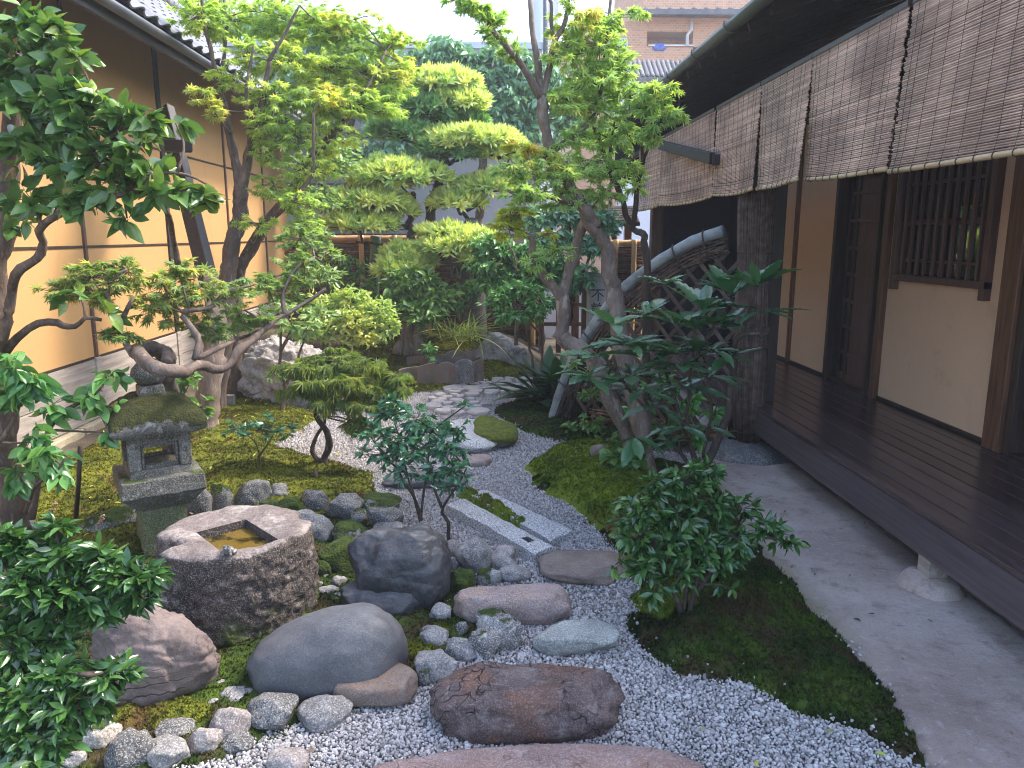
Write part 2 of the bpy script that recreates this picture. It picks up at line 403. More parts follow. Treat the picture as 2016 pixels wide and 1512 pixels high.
M['stone_found'] = rock_mat('foundation_stone', (0.2, 0.17, 0.12), (0.32, 0.27, 0.18), (0.42, 0.36, 0.26), 0.3)
M['gutter'] = simple('copper_gutter', (0.05, 0.055, 0.05), (0.10, 0.115, 0.10), 2, 0.42, 0.15, 0.002, fine=20)
M['tile'] = simple('roof_tile_clay', (0.085, 0.085, 0.095), (0.18, 0.18, 0.195), 8, 0.42, 0.3, 0.003, jitter=0.25)
M['blind'] = simple('reed_blind', (0.323, 0.207, 0.151), (0.645, 0.443, 0.329), 3, 0.6, 0.3, 0.002, (0.780, 0.780, 0.780), 30, jitter=0.28)
M['blind_rail'] = simple('blind_bamboo', (0.40, 0.27, 0.14), (0.56, 0.41, 0.25), 5, 0.45, 0.2, 0.002, (3, 0.5, 3))
M['cord'] = simple('dark_cord', (0.03, 0.022, 0.018), (0.06, 0.045, 0.035), 30, 0.9, 0.3, 0.001)
M['bamboo'] = simple('tan_bamboo', (0.40, 0.215, 0.09), (0.58, 0.36, 0.17), 4, 0.4, 0.2, 0.002, (2, 2, 0.5), 30, jitter=0.15)
M['bamboo_grey'] = simple('grey_bamboo', (0.125, 0.15, 0.155), (0.31, 0.345, 0.36), 3.5, 0.5, 0.25, 0.002, (2, 2, 2), 50)
M['bamboo_green'] = simple('green_bamboo', (0.045, 0.11, 0.06), (0.085, 0.18, 0.10), 4, 0.4, 0.2, 0.002)
M['brush'] = simple('brushwood_twig', (0.036, 0.022, 0.017), (0.137, 0.090, 0.068), 20, 0.8, 0.4, 0.002, fine=120, jitter=0.45)
M['wattle'] = simple('wattle_twig', (0.10, 0.055, 0.028), (0.24, 0.14, 0.075), 20, 0.75, 0.4, 0.002, fine=120, jitter=0.4)
M['lattice'] = simple('bamboo_lattice', (0.030, 0.019, 0.015), (0.083, 0.057, 0.044), 9, 0.7, 0.3, 0.002, jitter=0.25)
M['pale_wall'] = plaster_mat('pale_wall', (0.50, 0.51, 0.58), (0.42, 0.43, 0.50), 0.3)
M['white_conc'] = plaster_mat('white_concrete', (0.62, 0.62, 0.66), (0.5, 0.5, 0.55), 0.3)
M['glass'] = NT('dark_glass').m
gb = M['glass'].node_tree.nodes["Principled BSDF"]; gb.inputs['Base Color'].default_value = (0.012, 0.014, 0.013, 1); gb.inputs['Roughness'].default_value = 0.04; gb.inputs['IOR'].default_value = 2.3
M['pane'] = NT('window_glass').m
gb = M['pane'].node_tree.nodes["Principled BSDF"]; gb.inputs['Base Color'].default_value = (0.22, 0.25, 0.28, 1); gb.inputs['Roughness'].default_value = 0.08
M['white_metal'] = simple('white_metal', (0.62, 0.62, 0.64), (0.72, 0.72, 0.74), 3, 0.4, 0)
M['grey_metal'] = simple('grey_metal', (0.075, 0.08, 0.10), (0.12, 0.125, 0.15), 3, 0.5, 0)
t = NT('apartment_brick')
br = t.n("ShaderNodeTexBrick", {'Vector': t.n("ShaderNodeMapping", {'Vector': t.coords(world=True), 'Rotation': (math.pi / 2, 0, 0)}).outputs[0], 'Color1': (0.66, 0.32, 0.165, 1), 'Color2': (0.56, 0.25, 0.12, 1), 'Mortar': (0.55, 0.42, 0.33, 1), 'Scale': 2.6, 'Mortar Size': 0.03})
t.set('Base Color', br.outputs[0]); t.set('Roughness', 0.8); M['brick'] = t.m
M['blue_cloth'] = simple('blue_cloth', (0.05, 0.10, 0.42), (0.12, 0.2, 0.6), 8, 0.9, 0.3)
# stones
M['r_brown'] = rock_mat('brown_stone', (0.036, 0.023, 0.022), (0.095, 0.063, 0.059), (0.180, 0.135, 0.124), 0.25, 0, 0.10, (0.153, 0.072, 0.043), 0.72, 1.0, 0.9, 7)
M['r_front'] = rock_mat('reddish_slab', (0.13, 0.082, 0.072), (0.22, 0.15, 0.135), (0.32, 0.235, 0.21), 0.25, 0, 0.15, (0.24, 0.13, 0.09), 0.75, 0.5, 0.6)
M['r_pink'] = rock_mat('pinkish_stone', (0.12, 0.09, 0.085), (0.24, 0.18, 0.165), (0.34, 0.26, 0.235), 0.3, 0, 0.1, (0.32, 0.20, 0.10), 0.7, 0.35)
M['r_flat'] = rock_mat('brown_grey_stone', (0.081, 0.063, 0.052), (0.153, 0.117, 0.099), (0.225, 0.180, 0.153), 0.2, 0, 0.05, (0.189, 0.108, 0.068), 0.7, 0.45, 0.3)
M['r_grey'] = rock_mat('grey_green_stone', (0.13, 0.132, 0.122), (0.23, 0.235, 0.215), (0.36, 0.36, 0.335), 0.35, 0, 0.2, None, 0.7, 0.5)
M['r_blue'] = rock_mat('slate_blue_stone', (0.050, 0.052, 0.058), (0.083, 0.084, 0.093), (0.117, 0.120, 0.128), 0.15, 0, 0.03, None, 0.55, 0.35, 0.15, 3.0)
M['r_black'] = rock_mat('dark_wet_stone', (0.022, 0.022, 0.025), (0.042, 0.042, 0.046), (0.071, 0.071, 0.076), 0.12, 0, 0.05, None, 0.42, 0.55, 0.35, 3.5)
M['r_granite'] = rock_mat('pale_granite', (0.100, 0.095, 0.094), (0.191, 0.184, 0.180), (0.291, 0.279, 0.272), 0.42, 0, 0.25, None, 0.85, 0.6)
M['r_granpink'] = rock_mat('pinkish_granite', (0.119, 0.100, 0.093), (0.221, 0.191, 0.178), (0.332, 0.297, 0.281), 0.4, 0, 0.25, None, 0.85, 0.6)
M['r_grandark'] = rock_mat('dark_granite', (0.044, 0.044, 0.044), (0.096, 0.094, 0.092), (0.184, 0.180, 0.176), 0.7, 0, 0.2, None, 0.8, 0.7)
M['r_mossy'] = rock_mat('mossy_granite', (0.055, 0.055, 0.05), (0.13, 0.128, 0.12), (0.24, 0.235, 0.22), 0.6, 0.56, 0.2, None, 0.8, 0.7)
M['r_moss'] = rock_mat('moss_clad_stone', (0.035, 0.04, 0.03), (0.08, 0.085, 0.07), (0.14, 0.14, 0.125), 0.3, 0.90, 0, None, 0.85, 0.8)
M['r_mosspale'] = rock_mat('pale_stone_with_moss', (0.2, 0.18, 0.155), (0.36, 0.32, 0.28), (0.5, 0.46, 0.41), 0.5, 0.50, 0.1, None, 0.85, 0.6)
M['r_purple'] = rock_mat('purple_brown_rock', (0.074, 0.054, 0.051), (0.131, 0.099, 0.091), (0.195, 0.153, 0.141), 0.1, 0, 0.05, (0.160, 0.109, 0.077), 0.8, 0.6, 0.5, 4, strata=0.9)
M['r_cliff'] = rock_mat('pale_craggy_rock', (0.12, 0.108, 0.105), (0.34, 0.31, 0.30), (0.52, 0.48, 0.46), 0.2, 0, 0.3, None, 0.85, 1.3, 0.6, 9)
M['r_lichen'] = rock_mat('lichen_crusted_stone', (0.08, 0.075, 0.07), (0.19, 0.18, 0.17), (0.34, 0.33, 0.32), 0.5, 0.30, 0.9, None, 0.9, 0.9)
M['r_beam'] = rock_mat('cut_granite', (0.20, 0.195, 0.195), (0.33, 0.325, 0.325), (0.45, 0.44, 0.44), 0.8, 0, 0.2, None, 0.85, 0.45)
M['r_lantern'] = rock_mat('lantern_stone', (0.040, 0.037, 0.030), (0.090, 0.085, 0.071), (0.158, 0.151, 0.133), 0.5, 0.22, 0.25, None, 0.85, 0.6)
M['r_roof'] = rock_mat('mossy_lantern_roof', (0.043, 0.038, 0.031), (0.093, 0.085, 0.070), (0.170, 0.162, 0.145), 0.4, 0.72, 0.45, None, 0.9, 0.8, mossc=((0.014, 0.017, 0.004), (0.038, 0.043, 0.007), (0.072, 0.070, 0.010)))
M['r_pillar'] = rock_mat('mossy_pillar', (0.04, 0.045, 0.02), (0.085, 0.095, 0.04), (0.14, 0.15, 0.075), 0.4, 0.36, 0.1, None, 0.9, 0.6)
M['r_mossbright'] = rock_mat('bright_moss', (0.09, 0.09, 0.07), (0.14, 0.14, 0.12), (0.2, 0.2, 0.18), 0.2, 0.95, 0, None, 0.9, 0.9, mossc=((0.05, 0.075, 0.008), (0.125, 0.155, 0.014), (0.20, 0.22, 0.02)))
M['r_marker'] = rock_mat('pale_marker_stone', (0.36, 0.33, 0.31), (0.50, 0.46, 0.44), (0.62, 0.58, 0.56), 0.15)
M['r_cobble'] = rock_mat('cobble_stone', (0.21, 0.195, 0.19), (0.34, 0.315, 0.305), (0.46, 0.43, 0.42), 0.3, 0, 0.1, (0.36, 0.26, 0.21), 0.75, 0.3)
t = NT('carved_basin_granite'); v = t.coords(shift=False)
a = t.noise(v, 6, 7, 0.6); b = t.noise(v, 38, 6, 0.65); nz = t.n("ShaderNodeSeparateXYZ", {0: t.n("ShaderNodeNewGeometry").outputs['Normal']}).outputs[2]
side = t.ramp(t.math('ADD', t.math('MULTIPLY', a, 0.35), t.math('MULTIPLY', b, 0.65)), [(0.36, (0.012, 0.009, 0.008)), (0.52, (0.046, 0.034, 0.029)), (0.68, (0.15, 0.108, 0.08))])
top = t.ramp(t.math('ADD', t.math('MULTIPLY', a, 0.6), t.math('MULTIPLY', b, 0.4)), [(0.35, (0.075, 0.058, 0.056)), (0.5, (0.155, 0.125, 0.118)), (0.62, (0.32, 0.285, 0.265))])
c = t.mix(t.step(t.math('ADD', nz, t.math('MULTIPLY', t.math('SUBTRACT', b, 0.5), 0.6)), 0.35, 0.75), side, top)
c = t.mix(t.math('MULTIPLY', t.step(t.noise(v, 170, 1), 0.55, 0.64), 0.5), c, (0.30, 0.265, 0.245))
zz = t.n("ShaderNodeSeparateXYZ", {0: t.n("ShaderNodeTexCoord").outputs['Object']}).outputs[2]
mg = t.math('MULTIPLY', t.step(t.noise(v, 7, 6, 0.7), 0.5, 0.6), t.math('SUBTRACT', 1.0, t.step(zz, 0.05, 0.24)))
c = t.mix(mg, c, (0.06, 0.085, 0.012))
t.set('Base Color', c); t.set('Roughness', 0.85); t.set('Normal', t.bump(t.math('ADD', b, t.math('MULTIPLY', t.noise(v, 120, 3), 0.3)), 0.02, 0.8)); M['basin'] = t.m
t = NT('still_water'); t.set('Base Color', t.mix(t.step(t.noise(t.coords(), 4.5, 6, 0.6), 0.46, 0.54), (0.016, 0.015, 0.004), (0.125, 0.082, 0.016))); t.set('Roughness', 0.03); t.set('Specular IOR Level', 0.8); t.set('Normal', t.bump(t.noise(t.coords(), 9, 2), 0.004, 0.15)); M['water'] = t.m  # dark and gold patches painted in for the wall's reflection
# bark and leaves
M['bark_grey'] = bark_mat('maple_bark', (0.055, 0.038, 0.030), (0.11, 0.080, 0.066), (0.19, 0.148, 0.124))
M['bark_pale'] = bark_mat('pale_bark', (0.085, 0.060, 0.048), (0.165, 0.122, 0.098), (0.29, 0.23, 0.19))
M['bark_dark'] = bark_mat('dark_bark', (0.022, 0.016, 0.013), (0.05, 0.036, 0.028), (0.095, 0.07, 0.055), 12)
M['bark_brown'] = bark_mat('brown_bark', (0.045, 0.028, 0.02), (0.10, 0.066, 0.046), (0.17, 0.12, 0.085), 12)
M['stem_green'] = simple('green_stem', (0.02, 0.035, 0.012), (0.045, 0.07, 0.025), 8, 0.6, 0.1)
M['l_maple'] = leaf_mat('maple_leaf_green', (0.281, 0.419, 0.130), (0.491, 0.621, 0.190), (0.780, 0.780, 0.247), 0.30, 0.5, 0.45)
M['l_maple_n'] = leaf_mat('maple_leaf_low', (0.144, 0.250, 0.099), (0.287, 0.386, 0.145), (0.488, 0.450, 0.154), 0.2, 0.5, 0.45)
M['l_maple_w'] = leaf_mat('maple_leaf_turning', (0.306, 0.404, 0.134), (0.565, 0.585, 0.188), (0.780, 0.666, 0.212), 0.45, 0.5, 0.45)
M['l_maple_l'] = leaf_mat('maple_leaf_fresh', (0.253, 0.424, 0.162), (0.507, 0.623, 0.216), (0.780, 0.674, 0.224), 0.28, 0.5, 0.4)
M['l_maple_y'] = leaf_mat('maple_leaf_yellow', (0.36, 0.44, 0.07), (0.58, 0.56, 0.09), (0.66, 0.46, 0.08), 0.25, 0.5, 0.45)
M['l_lace'] = leaf_mat('laceleaf_green', (0.10, 0.17, 0.05), (0.21, 0.27, 0.07), (0.36, 0.34, 0.06), 0.3, 0.55, 0.45)
M['l_camel'] = leaf_mat('camellia_leaf', (0.048, 0.120, 0.034), (0.138, 0.258, 0.066), (0.240, 0.324, 0.060), 0.1, 0.24, 0.22, 0.6)
M['l_sasan'] = leaf_mat('sasanqua_leaf', (0.018, 0.060, 0.018), (0.075, 0.172, 0.042), (0.20, 0.29, 0.06), 0.16, 0.2, 0.2, 0.7)
M['l_blue'] = leaf_mat('bluish_shrub_leaf', (0.031, 0.107, 0.062), (0.083, 0.216, 0.107), None, 0, 0.2, 0.18, 0.65)
M['l_aucuba'] = leaf_mat('broad_glossy_leaf', (0.032, 0.110, 0.044), (0.085, 0.195, 0.080), None, 0, 0.30, 0.18, 1.0)
M['l_aspid'] = leaf_mat('strap_leaf', (0.010, 0.042, 0.017), (0.030, 0.082, 0.028), (0.13, 0.16, 0.03), 0.1, 0.48, 0.15, 0.4)
M['l_lirio'] = leaf_mat('grassy_leaf', (0.234, 0.328, 0.070), (0.562, 0.608, 0.187), (0.702, 0.702, 0.328), 0.3, 0.5, 0.3)
M['l_azalea'] = leaf_mat('azalea_leaf', (0.264, 0.393, 0.133), (0.474, 0.589, 0.198), (0.597, 0.589, 0.198), 0.3, 0.5, 0.35)
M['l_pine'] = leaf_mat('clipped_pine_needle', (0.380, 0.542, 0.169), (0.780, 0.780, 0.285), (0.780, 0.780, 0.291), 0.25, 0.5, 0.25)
M['l_pine_d'] = leaf_mat('shaded_pine_needle', (0.128, 0.280, 0.102), (0.255, 0.459, 0.153), None, 0, 0.5, 0.2)  # darker copy of the pine needle, shade painted into the colour
M['l_ever'] = leaf_mat('evergreen_leaf', (0.110, 0.244, 0.151), (0.256, 0.462, 0.268), None, 0, 0.35, 0.25, 0.6)
M['l_ever_y'] = leaf_mat('light_evergreen_leaf', (0.218, 0.346, 0.152), (0.415, 0.550, 0.217), None, 0, 0.4, 0.3)
M['l_bush'] = leaf_mat('dark_bush_leaf', (0.060, 0.179, 0.060), (0.168, 0.359, 0.095), None, 0, 0.3, 0.25, 0.5)
M['l_small'] = leaf_mat('small_plant_leaf', (0.082, 0.180, 0.054), (0.180, 0.306, 0.072), None, 0, 0.35, 0.3)
# ================================================================== THE GROUND
def inpoly(X, Y, P):
    P = np.asarray(P); c = np.zeros(X.shape, bool); n = len(P)
    for i in range(n):
        x0, y0 = P[i]; x1, y1 = P[(i + 1) % n]
        if y0 == y1: continue
        c ^= ((y0 > Y) != (y1 > Y)) & (X < (x1 - x0) * (Y - y0) / (y1 - y0) + x0)
    return c
def sdist(X, Y, P):
    P = np.asarray(P); d = np.full(X.shape, 1e9); n = len(P)
    for i in range(n):
        a = P[i]; e = P[(i + 1) % n] - a
        t_ = np.clip(((X - a[0]) * e[0] + (Y - a[1]) * e[1]) / (e @ e + 1e-12), 0, 1)
        d = np.minimum(d, np.hypot(X - a[0] - t_ * e[0], Y - a[1] - t_ * e[1]))
    return np.where(inpoly(X, Y, P), d, -d)
def gpoly(px, z=0.0, rough=0.0, seed=1, closed=True):
    """outline in photo pixels -> outline on the ground, resampled and roughened"""
    P = np.array([G(x, y, z)[:2] for x, y in px]); out = []
    for a, b in (zip(P, np.roll(P, -1, 0)) if closed else zip(P[:-1], P[1:])):
        n = max(1, int(np.linalg.norm(b - a) / 0.12))
        for k in range(n): out.append(a + (b - a) * k / n)
    out = np.array(out)
    if rough: 
        q = np.column_stack([out * 5, np.zeros(len(out))])
        out = out + np.column_stack([fbm(q, seed), fbm(q, seed + 50)]) * rough
    return out
def hb(X, Y):
    """height of the planted bank at the back of the garden"""
    X, Y = np.asarray(X, float), np.asarray(Y, float)
    return 0.34 * sm(10.0, 11.6, Y) * (1 - sm(0.3, 1.1, X)) + 0.10 * sm(7.6, 9.0, Y) * sm(-2.2, -3.0, X) + 0.05 * sm(-2.9, -3.7, X)
def grid_faces(ny, nx):
    i = np.arange(ny - 1)[:, None] * nx; j = np.arange(nx - 1)[None, :]
    return np.stack([i + j, i + j + 1, i + nx + j + 1, i + nx + j], -1).reshape(-1, 4)

b = MB(); b.span((2.9, 1.2, -.05), (2.95, 11.4, .39)); setting('under_floor_shade', b, M['wood_black'])  # black sheet added for the darkness under the deck
b = MB(); b.add([(-58, -58, -0.12), (58, -58, -0.12), (58, 58, -0.12), (-58, 58, -0.12)], np.array([(0, 1, 2, 3)])); setting('ground', b, M['soil'])
xs = np.arange(-3.88, 2.7, 0.07); ys = np.arange(0.5, 14.6, 0.07); X, Y = np.meshgrid(xs, ys)
Z = hb(X, Y) - 0.03 + 0.012 * fbm(np.column_stack([X.ravel() * 3, Y.ravel() * 3, np.zeros(X.size)]), 3).reshape(X.shape)
b = MB(); b.add(np.stack([X, Y, Z], -1).reshape(-1, 3), grid_faces(len(ys), len(xs))); setting('garden_soil', b, M['soil'], smooth=True)

def ground_sheet(name, poly, z, mat, res=0.05, relief=0.0, seed=0, att=None, kind='structure'):
    lo, hi = poly.min(0), poly.max(0); xs = np.arange(lo[0] - res, hi[0] + 2 * res, res); ys = np.arange(lo[1] - res, hi[1] + 2 * res, res)
    X, Y = np.meshgrid(xs, ys); d = sdist(X, Y, poly)
    Z = z + relief * fbm(np.column_stack([X.ravel() * 4, Y.ravel() * 4, np.zeros(X.size)]), seed).reshape(X.shape) + np.minimum(0, d) * 0.9
    F = grid_faces(len(ys), len(xs)); F = F[(d.ravel()[F] > -res * 0.9).any(1)]
    u, inv = np.unique(F, return_inverse=True)
    V = np.stack([X, Y, Z], -1).reshape(-1, 3)[u]
    b = MB(); b.add(V, inv.reshape(F.shape), 0.0 if att is None else att(V)); return setting(name, b, mat, kind, True)

GRAVEL = gpoly([(280, 1540), (470, 1455), (700, 1398), (820, 1345), (905, 1290), (995, 1235), (900, 1185), (890, 1120), (800, 1040), (738, 995), (735, 932), (640, 905), (520, 872), (600, 820), (700, 795), (800, 765), (900, 748), (1050, 744), (1070, 790), (990, 800), (972, 815), (1030, 852), (1110, 872), (1260, 885), (1420, 898), (1330, 925), (1120, 930), (1060, 950), (1150, 1000), (1180, 1050), (1235, 1100), (1270, 1180), (1235, 1230), (1265, 1290), (1345, 1332), (1480, 1348), (1560, 1402), (1700, 1445), (1850, 1530), (1900, 1700), (300, 1700)], 0, 0.02, 4)
ground_sheet('gravel_path', GRAVEL, -0.004, M['gravel_base'], 0.05, 0.004)

MOSS_R = gpoly([(1043, 925), (1062, 905), (1110, 895), (1180, 893), (1250, 905), (1330, 915), (1400, 935), (1430, 1000), (1500, 1092), (1560, 1150), (1660, 1262), (1750, 1365), (1795, 1440), (1822, 1500), (1700, 1440), (1560, 1398), (1480, 1345), (1340, 1330), (1262, 1290), (1232, 1235), (1265, 1180), (1232, 1100), (1178, 1050), (1148, 1003), (1062, 962)], 0, 0.022, 5)
TATAKI = np.vstack([gpoly([(1395, 905), (1430, 1000), (1500, 1090), (1560, 1148), (1660, 1260), (1750, 1362), (1795, 1438), (1850, 1520)], 0, 0.02, 9, False), [[1.35, 1.0], [2.62, 1.0], [2.62, 11.5], [2.45, 11.5], [2.2, 6.9]]])
def stain(V):
    d = -sdist(V[:, 0], V[:, 1], MOSS_R); return np.clip(1 - d / 0.13, 0, 1)
ground_sheet('mortar_walkway', TATAKI, 0.004, M['mortar'], 0.06, 0.006, 2, stain)

TUFT = (np.array([(-.3, 0, 0), (.3, 0, 0), (.15, .25, 1.0), (0, -.3, 0), (-.35, -.2, .8), (.3, .3, .05), (-.2, .35, 0), (.5, -.25, .7)]), np.array([(0, 1, 2), (3, 0, 4), (6, 3, 7)]))
def moss_bed(name, poly, h, w, mat, z0=0.0, res=0.04, dens=5200, size=0.017, base=None, bumps=0.03, seed=0, maxn=60000):
    lo, hi = poly.min(0), poly.max(0); xs = np.arange(lo[0] - .12, hi[0] + .12, res); ys = np.arange(lo[1] - .12, hi[1] + .12, res)
    def height(X, Y):
        d = sdist(X, Y, poly) + 0.034 * fbm(np.column_stack([X * 8, Y * 8, X * 0]), seed + 3, 5, .65)
        n = fbm(np.column_stack([X * 2.2, Y * 2.2, X * 0]), seed, 4); n2 = fbm(np.column_stack([X * 14, Y * 14, X * 0]), seed + 9, 3)
        z = z0 + (base(X, Y) if base else 0) + np.where(d > 0, (h + bumps * n) * (1 - np.exp(-np.maximum(d, 0) / w)) + 0.014 * n2 * np.clip(d / 0.05, 0, 1), d * 0.8)
        return z, d
    X, Y = np.meshgrid(xs, ys); Z, d = height(X.ravel(), Y.ravel())
    F = grid_faces(len(ys), len(xs)); F = F[(d[F] > -0.07).any(1)]; u, inv = np.unique(F, return_inverse=True)
    b = MB(); b.add(np.stack([X.ravel(), Y.ravel(), Z], -1)[u], inv.reshape(F.shape), 0.5)
    area = (d > 0).sum() * res * res; n = min(maxn, int(area * dens) + 10)
    tx = rng.uniform(lo[0], hi[0], n * 4); ty = rng.uniform(lo[1], hi[1], n * 4); tz, td = height(tx, ty)
    k = np.where(td > -0.004)[0][:n]; m = len(k)
    a = rng.uniform(0, 6.28, m); s_ = size * rng.uniform(0.5, 1.3, m); c, s = np.cos(a) * s_, np.sin(a) * s_
    Mx = np.zeros((m, 3, 4)); Mx[:, 0, 0] = c; Mx[:, 0, 1] = -s; Mx[:, 1, 0] = s; Mx[:, 1, 1] = c; Mx[:, 2, 2] = s_
    Mx[:, :, 3] = np.stack([tx[k], ty[k], tz[k] - 0.003], 1)
    b.copies(TUFT, Mx); return setting(name, b, mat, 'stuff', True)

moss_bed('moss_bed', MOSS_R, 0.085, 0.14, M['moss_dark'], dens=9000, size=0.019, seed=2, bumps=0.055)
ISLE = gpoly([(1046, 925), (1066, 905), (1120, 893), (1180, 893), (1250, 905), (1275, 935), (1330, 985), (1340, 1050), (1270, 1080), (1195, 1052), (1150, 1003), (1066, 960)], 0, 0.02, 8)
moss_bed('moss_bed', ISLE, 0.135, 0.10, M['moss_green'], z0=0.035, dens=9000, size=0.017, seed=6)
MOSS_L = np.vstack([gpoly([(700, 1012), (742, 985), (736, 932), (642, 905), (535, 880), (600, 845), (640, 822), (560, 795), (455, 788), (400, 800)], 0, 0.02, 11, False), [[-3.55, 8.3], [-3.55, 6.6], [-3.6, 5.6], [-3.3, 4.4], [-2.6, 4.1], [-2.0, 4.3]], gpoly([(420, 1020), (560, 1015)], closed=False)])
moss_bed('moss_bed', MOSS_L, 0.09, 0.22, M['moss_gold'], dens=4200, size=0.018, base=hb, seed=12, bumps=0.045)
BASIN_BED = np.vstack([gpoly([(740, 1010), (835, 1055), (905, 1130), (905, 1200), (1000, 1236), (910, 1288), (822, 1345), (700, 1396), (560, 1440), (430, 1490), (280, 1530), (130, 1540)], 0, 0.02, 15, False), [[-2.4, 2.4], [-2.7, 3.2], [-2.6, 4.0]], gpoly([(300, 1030), (560, 1015)], closed=False)])
moss_bed('moss_bed', BASIN_BED, 0.03, 0.1, M['moss_dark'], dens=5000, size=0.016, seed=21, bumps=0.03)
def spot(px, h, w, mat, seed, z0=0.0, size=0.016, base=None, dens=8000): return moss_bed('moss_bed', gpoly(px, 0, 0.015, seed), h, w, mat, z0, 0.03, dens, size, base, 0.02, seed)
spot([(200, 1400), (300, 1385), (400, 1390), (440, 1400), (400, 1430), (300, 1450), (215, 1470)], 0.07, 0.07, M['moss_gold'], 31)
spot([(350, 1395), (395, 1388), (420, 1405), (400, 1432), (360, 1430)], 0.10, 0.06, M['moss_green'], 32)
spot([(790, 1330), (790, 1280), (850, 1220), (905, 1190), (905, 1260), (860, 1300)], 0.06, 0.08, M['moss_gold'], 33)
spot([(905, 980), (926, 974), (985, 1010), (1042, 1044), (1028, 1050), (960, 1012)], 0.10, 0.02, M['moss_green'], 34)
spot([(975, 800), (1060, 783), (1160, 790), (1300, 810), (1420, 855), (1300, 878), (1240, 883), (1110, 870), (1035, 850), (975, 815)], 0.07, 0.15, M['moss_dark'], 35)
spot([(1240, 1180), (1290, 1150), (1400, 1160), (1420, 1210), (1350, 1250), (1260, 1240)], 0.13, 0.14, M['moss_green'], 37)
bank = np.array([[-2.3, 9.3], [-1.2, 9.0], [-0.4, 9.35], [0.5, 10.0], [0.6, 11.2], [-0.4, 11.9], [-1.6, 12.0], [-2.4, 10.8]])
moss_bed('moss_bed', bank, 0.05, 0.12, M['moss_gold'], dens=1800, size=0.025, base=hb, seed=41, bumps=0.04)

# gravel: real pebbles, uncountable
def icosa():
    bm = bmesh.new(); bmesh.ops.create_icosphere(bm, subdivisions=1, radius=1.0)
    V = np.array([v.co[:] for v in bm.verts]); F = np.array([[v.index for v in f.verts] for f in bm.faces]); bm.free(); return V, F
OCT = (np.array([(1, 0, 0), (-1, 0, 0), (0, 1, 0), (0, -1, 0), (0, 0, .9), (0, 0, -.9)], float), np.array([(0, 2, 4), (2, 1, 4), (1, 3, 4), (3, 0, 4), (2, 0, 5), (1, 2, 5), (3, 1, 5), (0, 3, 5)]))
def rand_rot(n):
    q = rng.normal(size=(n, 4)); q /= np.linalg.norm(q, axis=1)[:, None]; w, x, y, z = q.T
    return np.stack([np.stack([1 - 2 * (y * y + z * z), 2 * (x * y - z * w), 2 * (x * z + y * w)], -1), np.stack([2 * (x * y + z * w), 1 - 2 * (x * x + z * z), 2 * (y * z - x * w)], -1), np.stack([2 * (x * z - y * w), 2 * (y * z + x * w), 1 - 2 * (x * x + y * y)], -1)], 1)
def pebbles(b, pts, s, tmpl):
    n = len(pts); R = rand_rot(n) * (np.asarray(s)[:, None, None] * rng.uniform(0.65, 1.25, (n, 1, 3)))
    b.copies(tmpl, np.concatenate([R, pts[:, :, None]], 2))
def scatter(y0, y1, s):
    lo, hi = GRAVEL.min(0), GRAVEL.max(0); X, Y = np.meshgrid(np.arange(lo[0], hi[0], s), np.arange(y0, y1, s)); X, Y = X.ravel(), Y.ravel()
    X = X + rng.uniform(-.5, .5, X.size) * s; Y = Y + rng.uniform(-.5, .5, X.size) * s
    d = sdist(X, Y, GRAVEL); k = (d > 0) | ((d > -0.06) & (rng.random(X.size) < 0.13)); X, Y = X[k], Y[k]
    x, y, _ = proj_many(np.stack([X, Y, X * 0], 1)); k = (x > -40) & (x < 2060) & (y < 1560)
    X, Y = X[k], Y[k]
    return np.stack([X, Y, rng.uniform(0.001, 0.008, len(X))], 1)
def proj_many(P):
    d = np.asarray(P, float) - CAM; z = d @ FW
    return 1008 + FPX * (d @ RT) / z, 756 - FPX * (d @ UP) / z, z
b = MB(); ICO = icosa()
p1 = scatter(1.7, 3.6, 0.0112); pebbles(b, p1, 0.0066 * np.exp(rng.normal(0, .26, len(p1))), ICO)
p2 = scatter(3.6, 6.4, 0.0135); pebbles(b, p2, 0.0082 * np.exp(rng.normal(0, .24, len(p2))), OCT)
p3 = scatter(6.4, 10.3, 0.019); pebbles(b, p3, rng.uniform(0.009, 0.013, len(p3)), OCT)
stray = []
while len(stray) < 170:
    x, y = rng.uniform(MOSS_R.min(0), MOSS_R.max(0)); d_ = sdist(np.array([x]), np.array([y]), MOSS_R)[0]
    if -.16 < d_ < .10 and rng.random() < np.exp(-abs(d_) / .05): stray.append((x, y, .012 + max(0, d_) * .55))
pebbles(b, np.array(stray), rng.uniform(.005, .010, len(stray)), OCT)
setting('white_gravel', b, M['gravel'], 'stuff')
print('pebbles', len(p1), len(p2), len(p3))

# ================================================================== THE RIGHT-HAND HOUSE WITH ITS VERANDA
DX, WX, DZ = 2.36, 3.56, 0.43
house = thing('veranda_house', 'low wooden house with dark veranda, tan plaster walls and deep shaded eave', 'house', (3.0, 6.5, 0))
def hp(name, f, mat, bevel=0.0, smooth=False, kind=None):
    b = MB(); f(b); return part(name, b, mat, house, smooth, bevel, kind)
Y0, Y1 = 1.2, 11.5
ver = hp('veranda', lambda b: b.span((DX + .05, Y0, DZ - .16), (WX, Y1, DZ - .032)), M['wood_black'])
npl = 9; pw = (WX - DX - 0.0) / npl
for k in range(npl):
    b = MB(); b.span((DX + k * pw + .0028, Y0, DZ - .03), (DX + (k + 1) * pw - .0028, Y1, DZ + (0.0012 if k % 2 else 0.0))); part('plank', b, M['deck'], ver, bevel=0.006)
b = MB(); b.span((DX + .004, Y0, DZ - .242), (DX + .048, Y1, DZ - .034)); part('fascia_board', b, M['fascia'], ver, bevel=0.004)
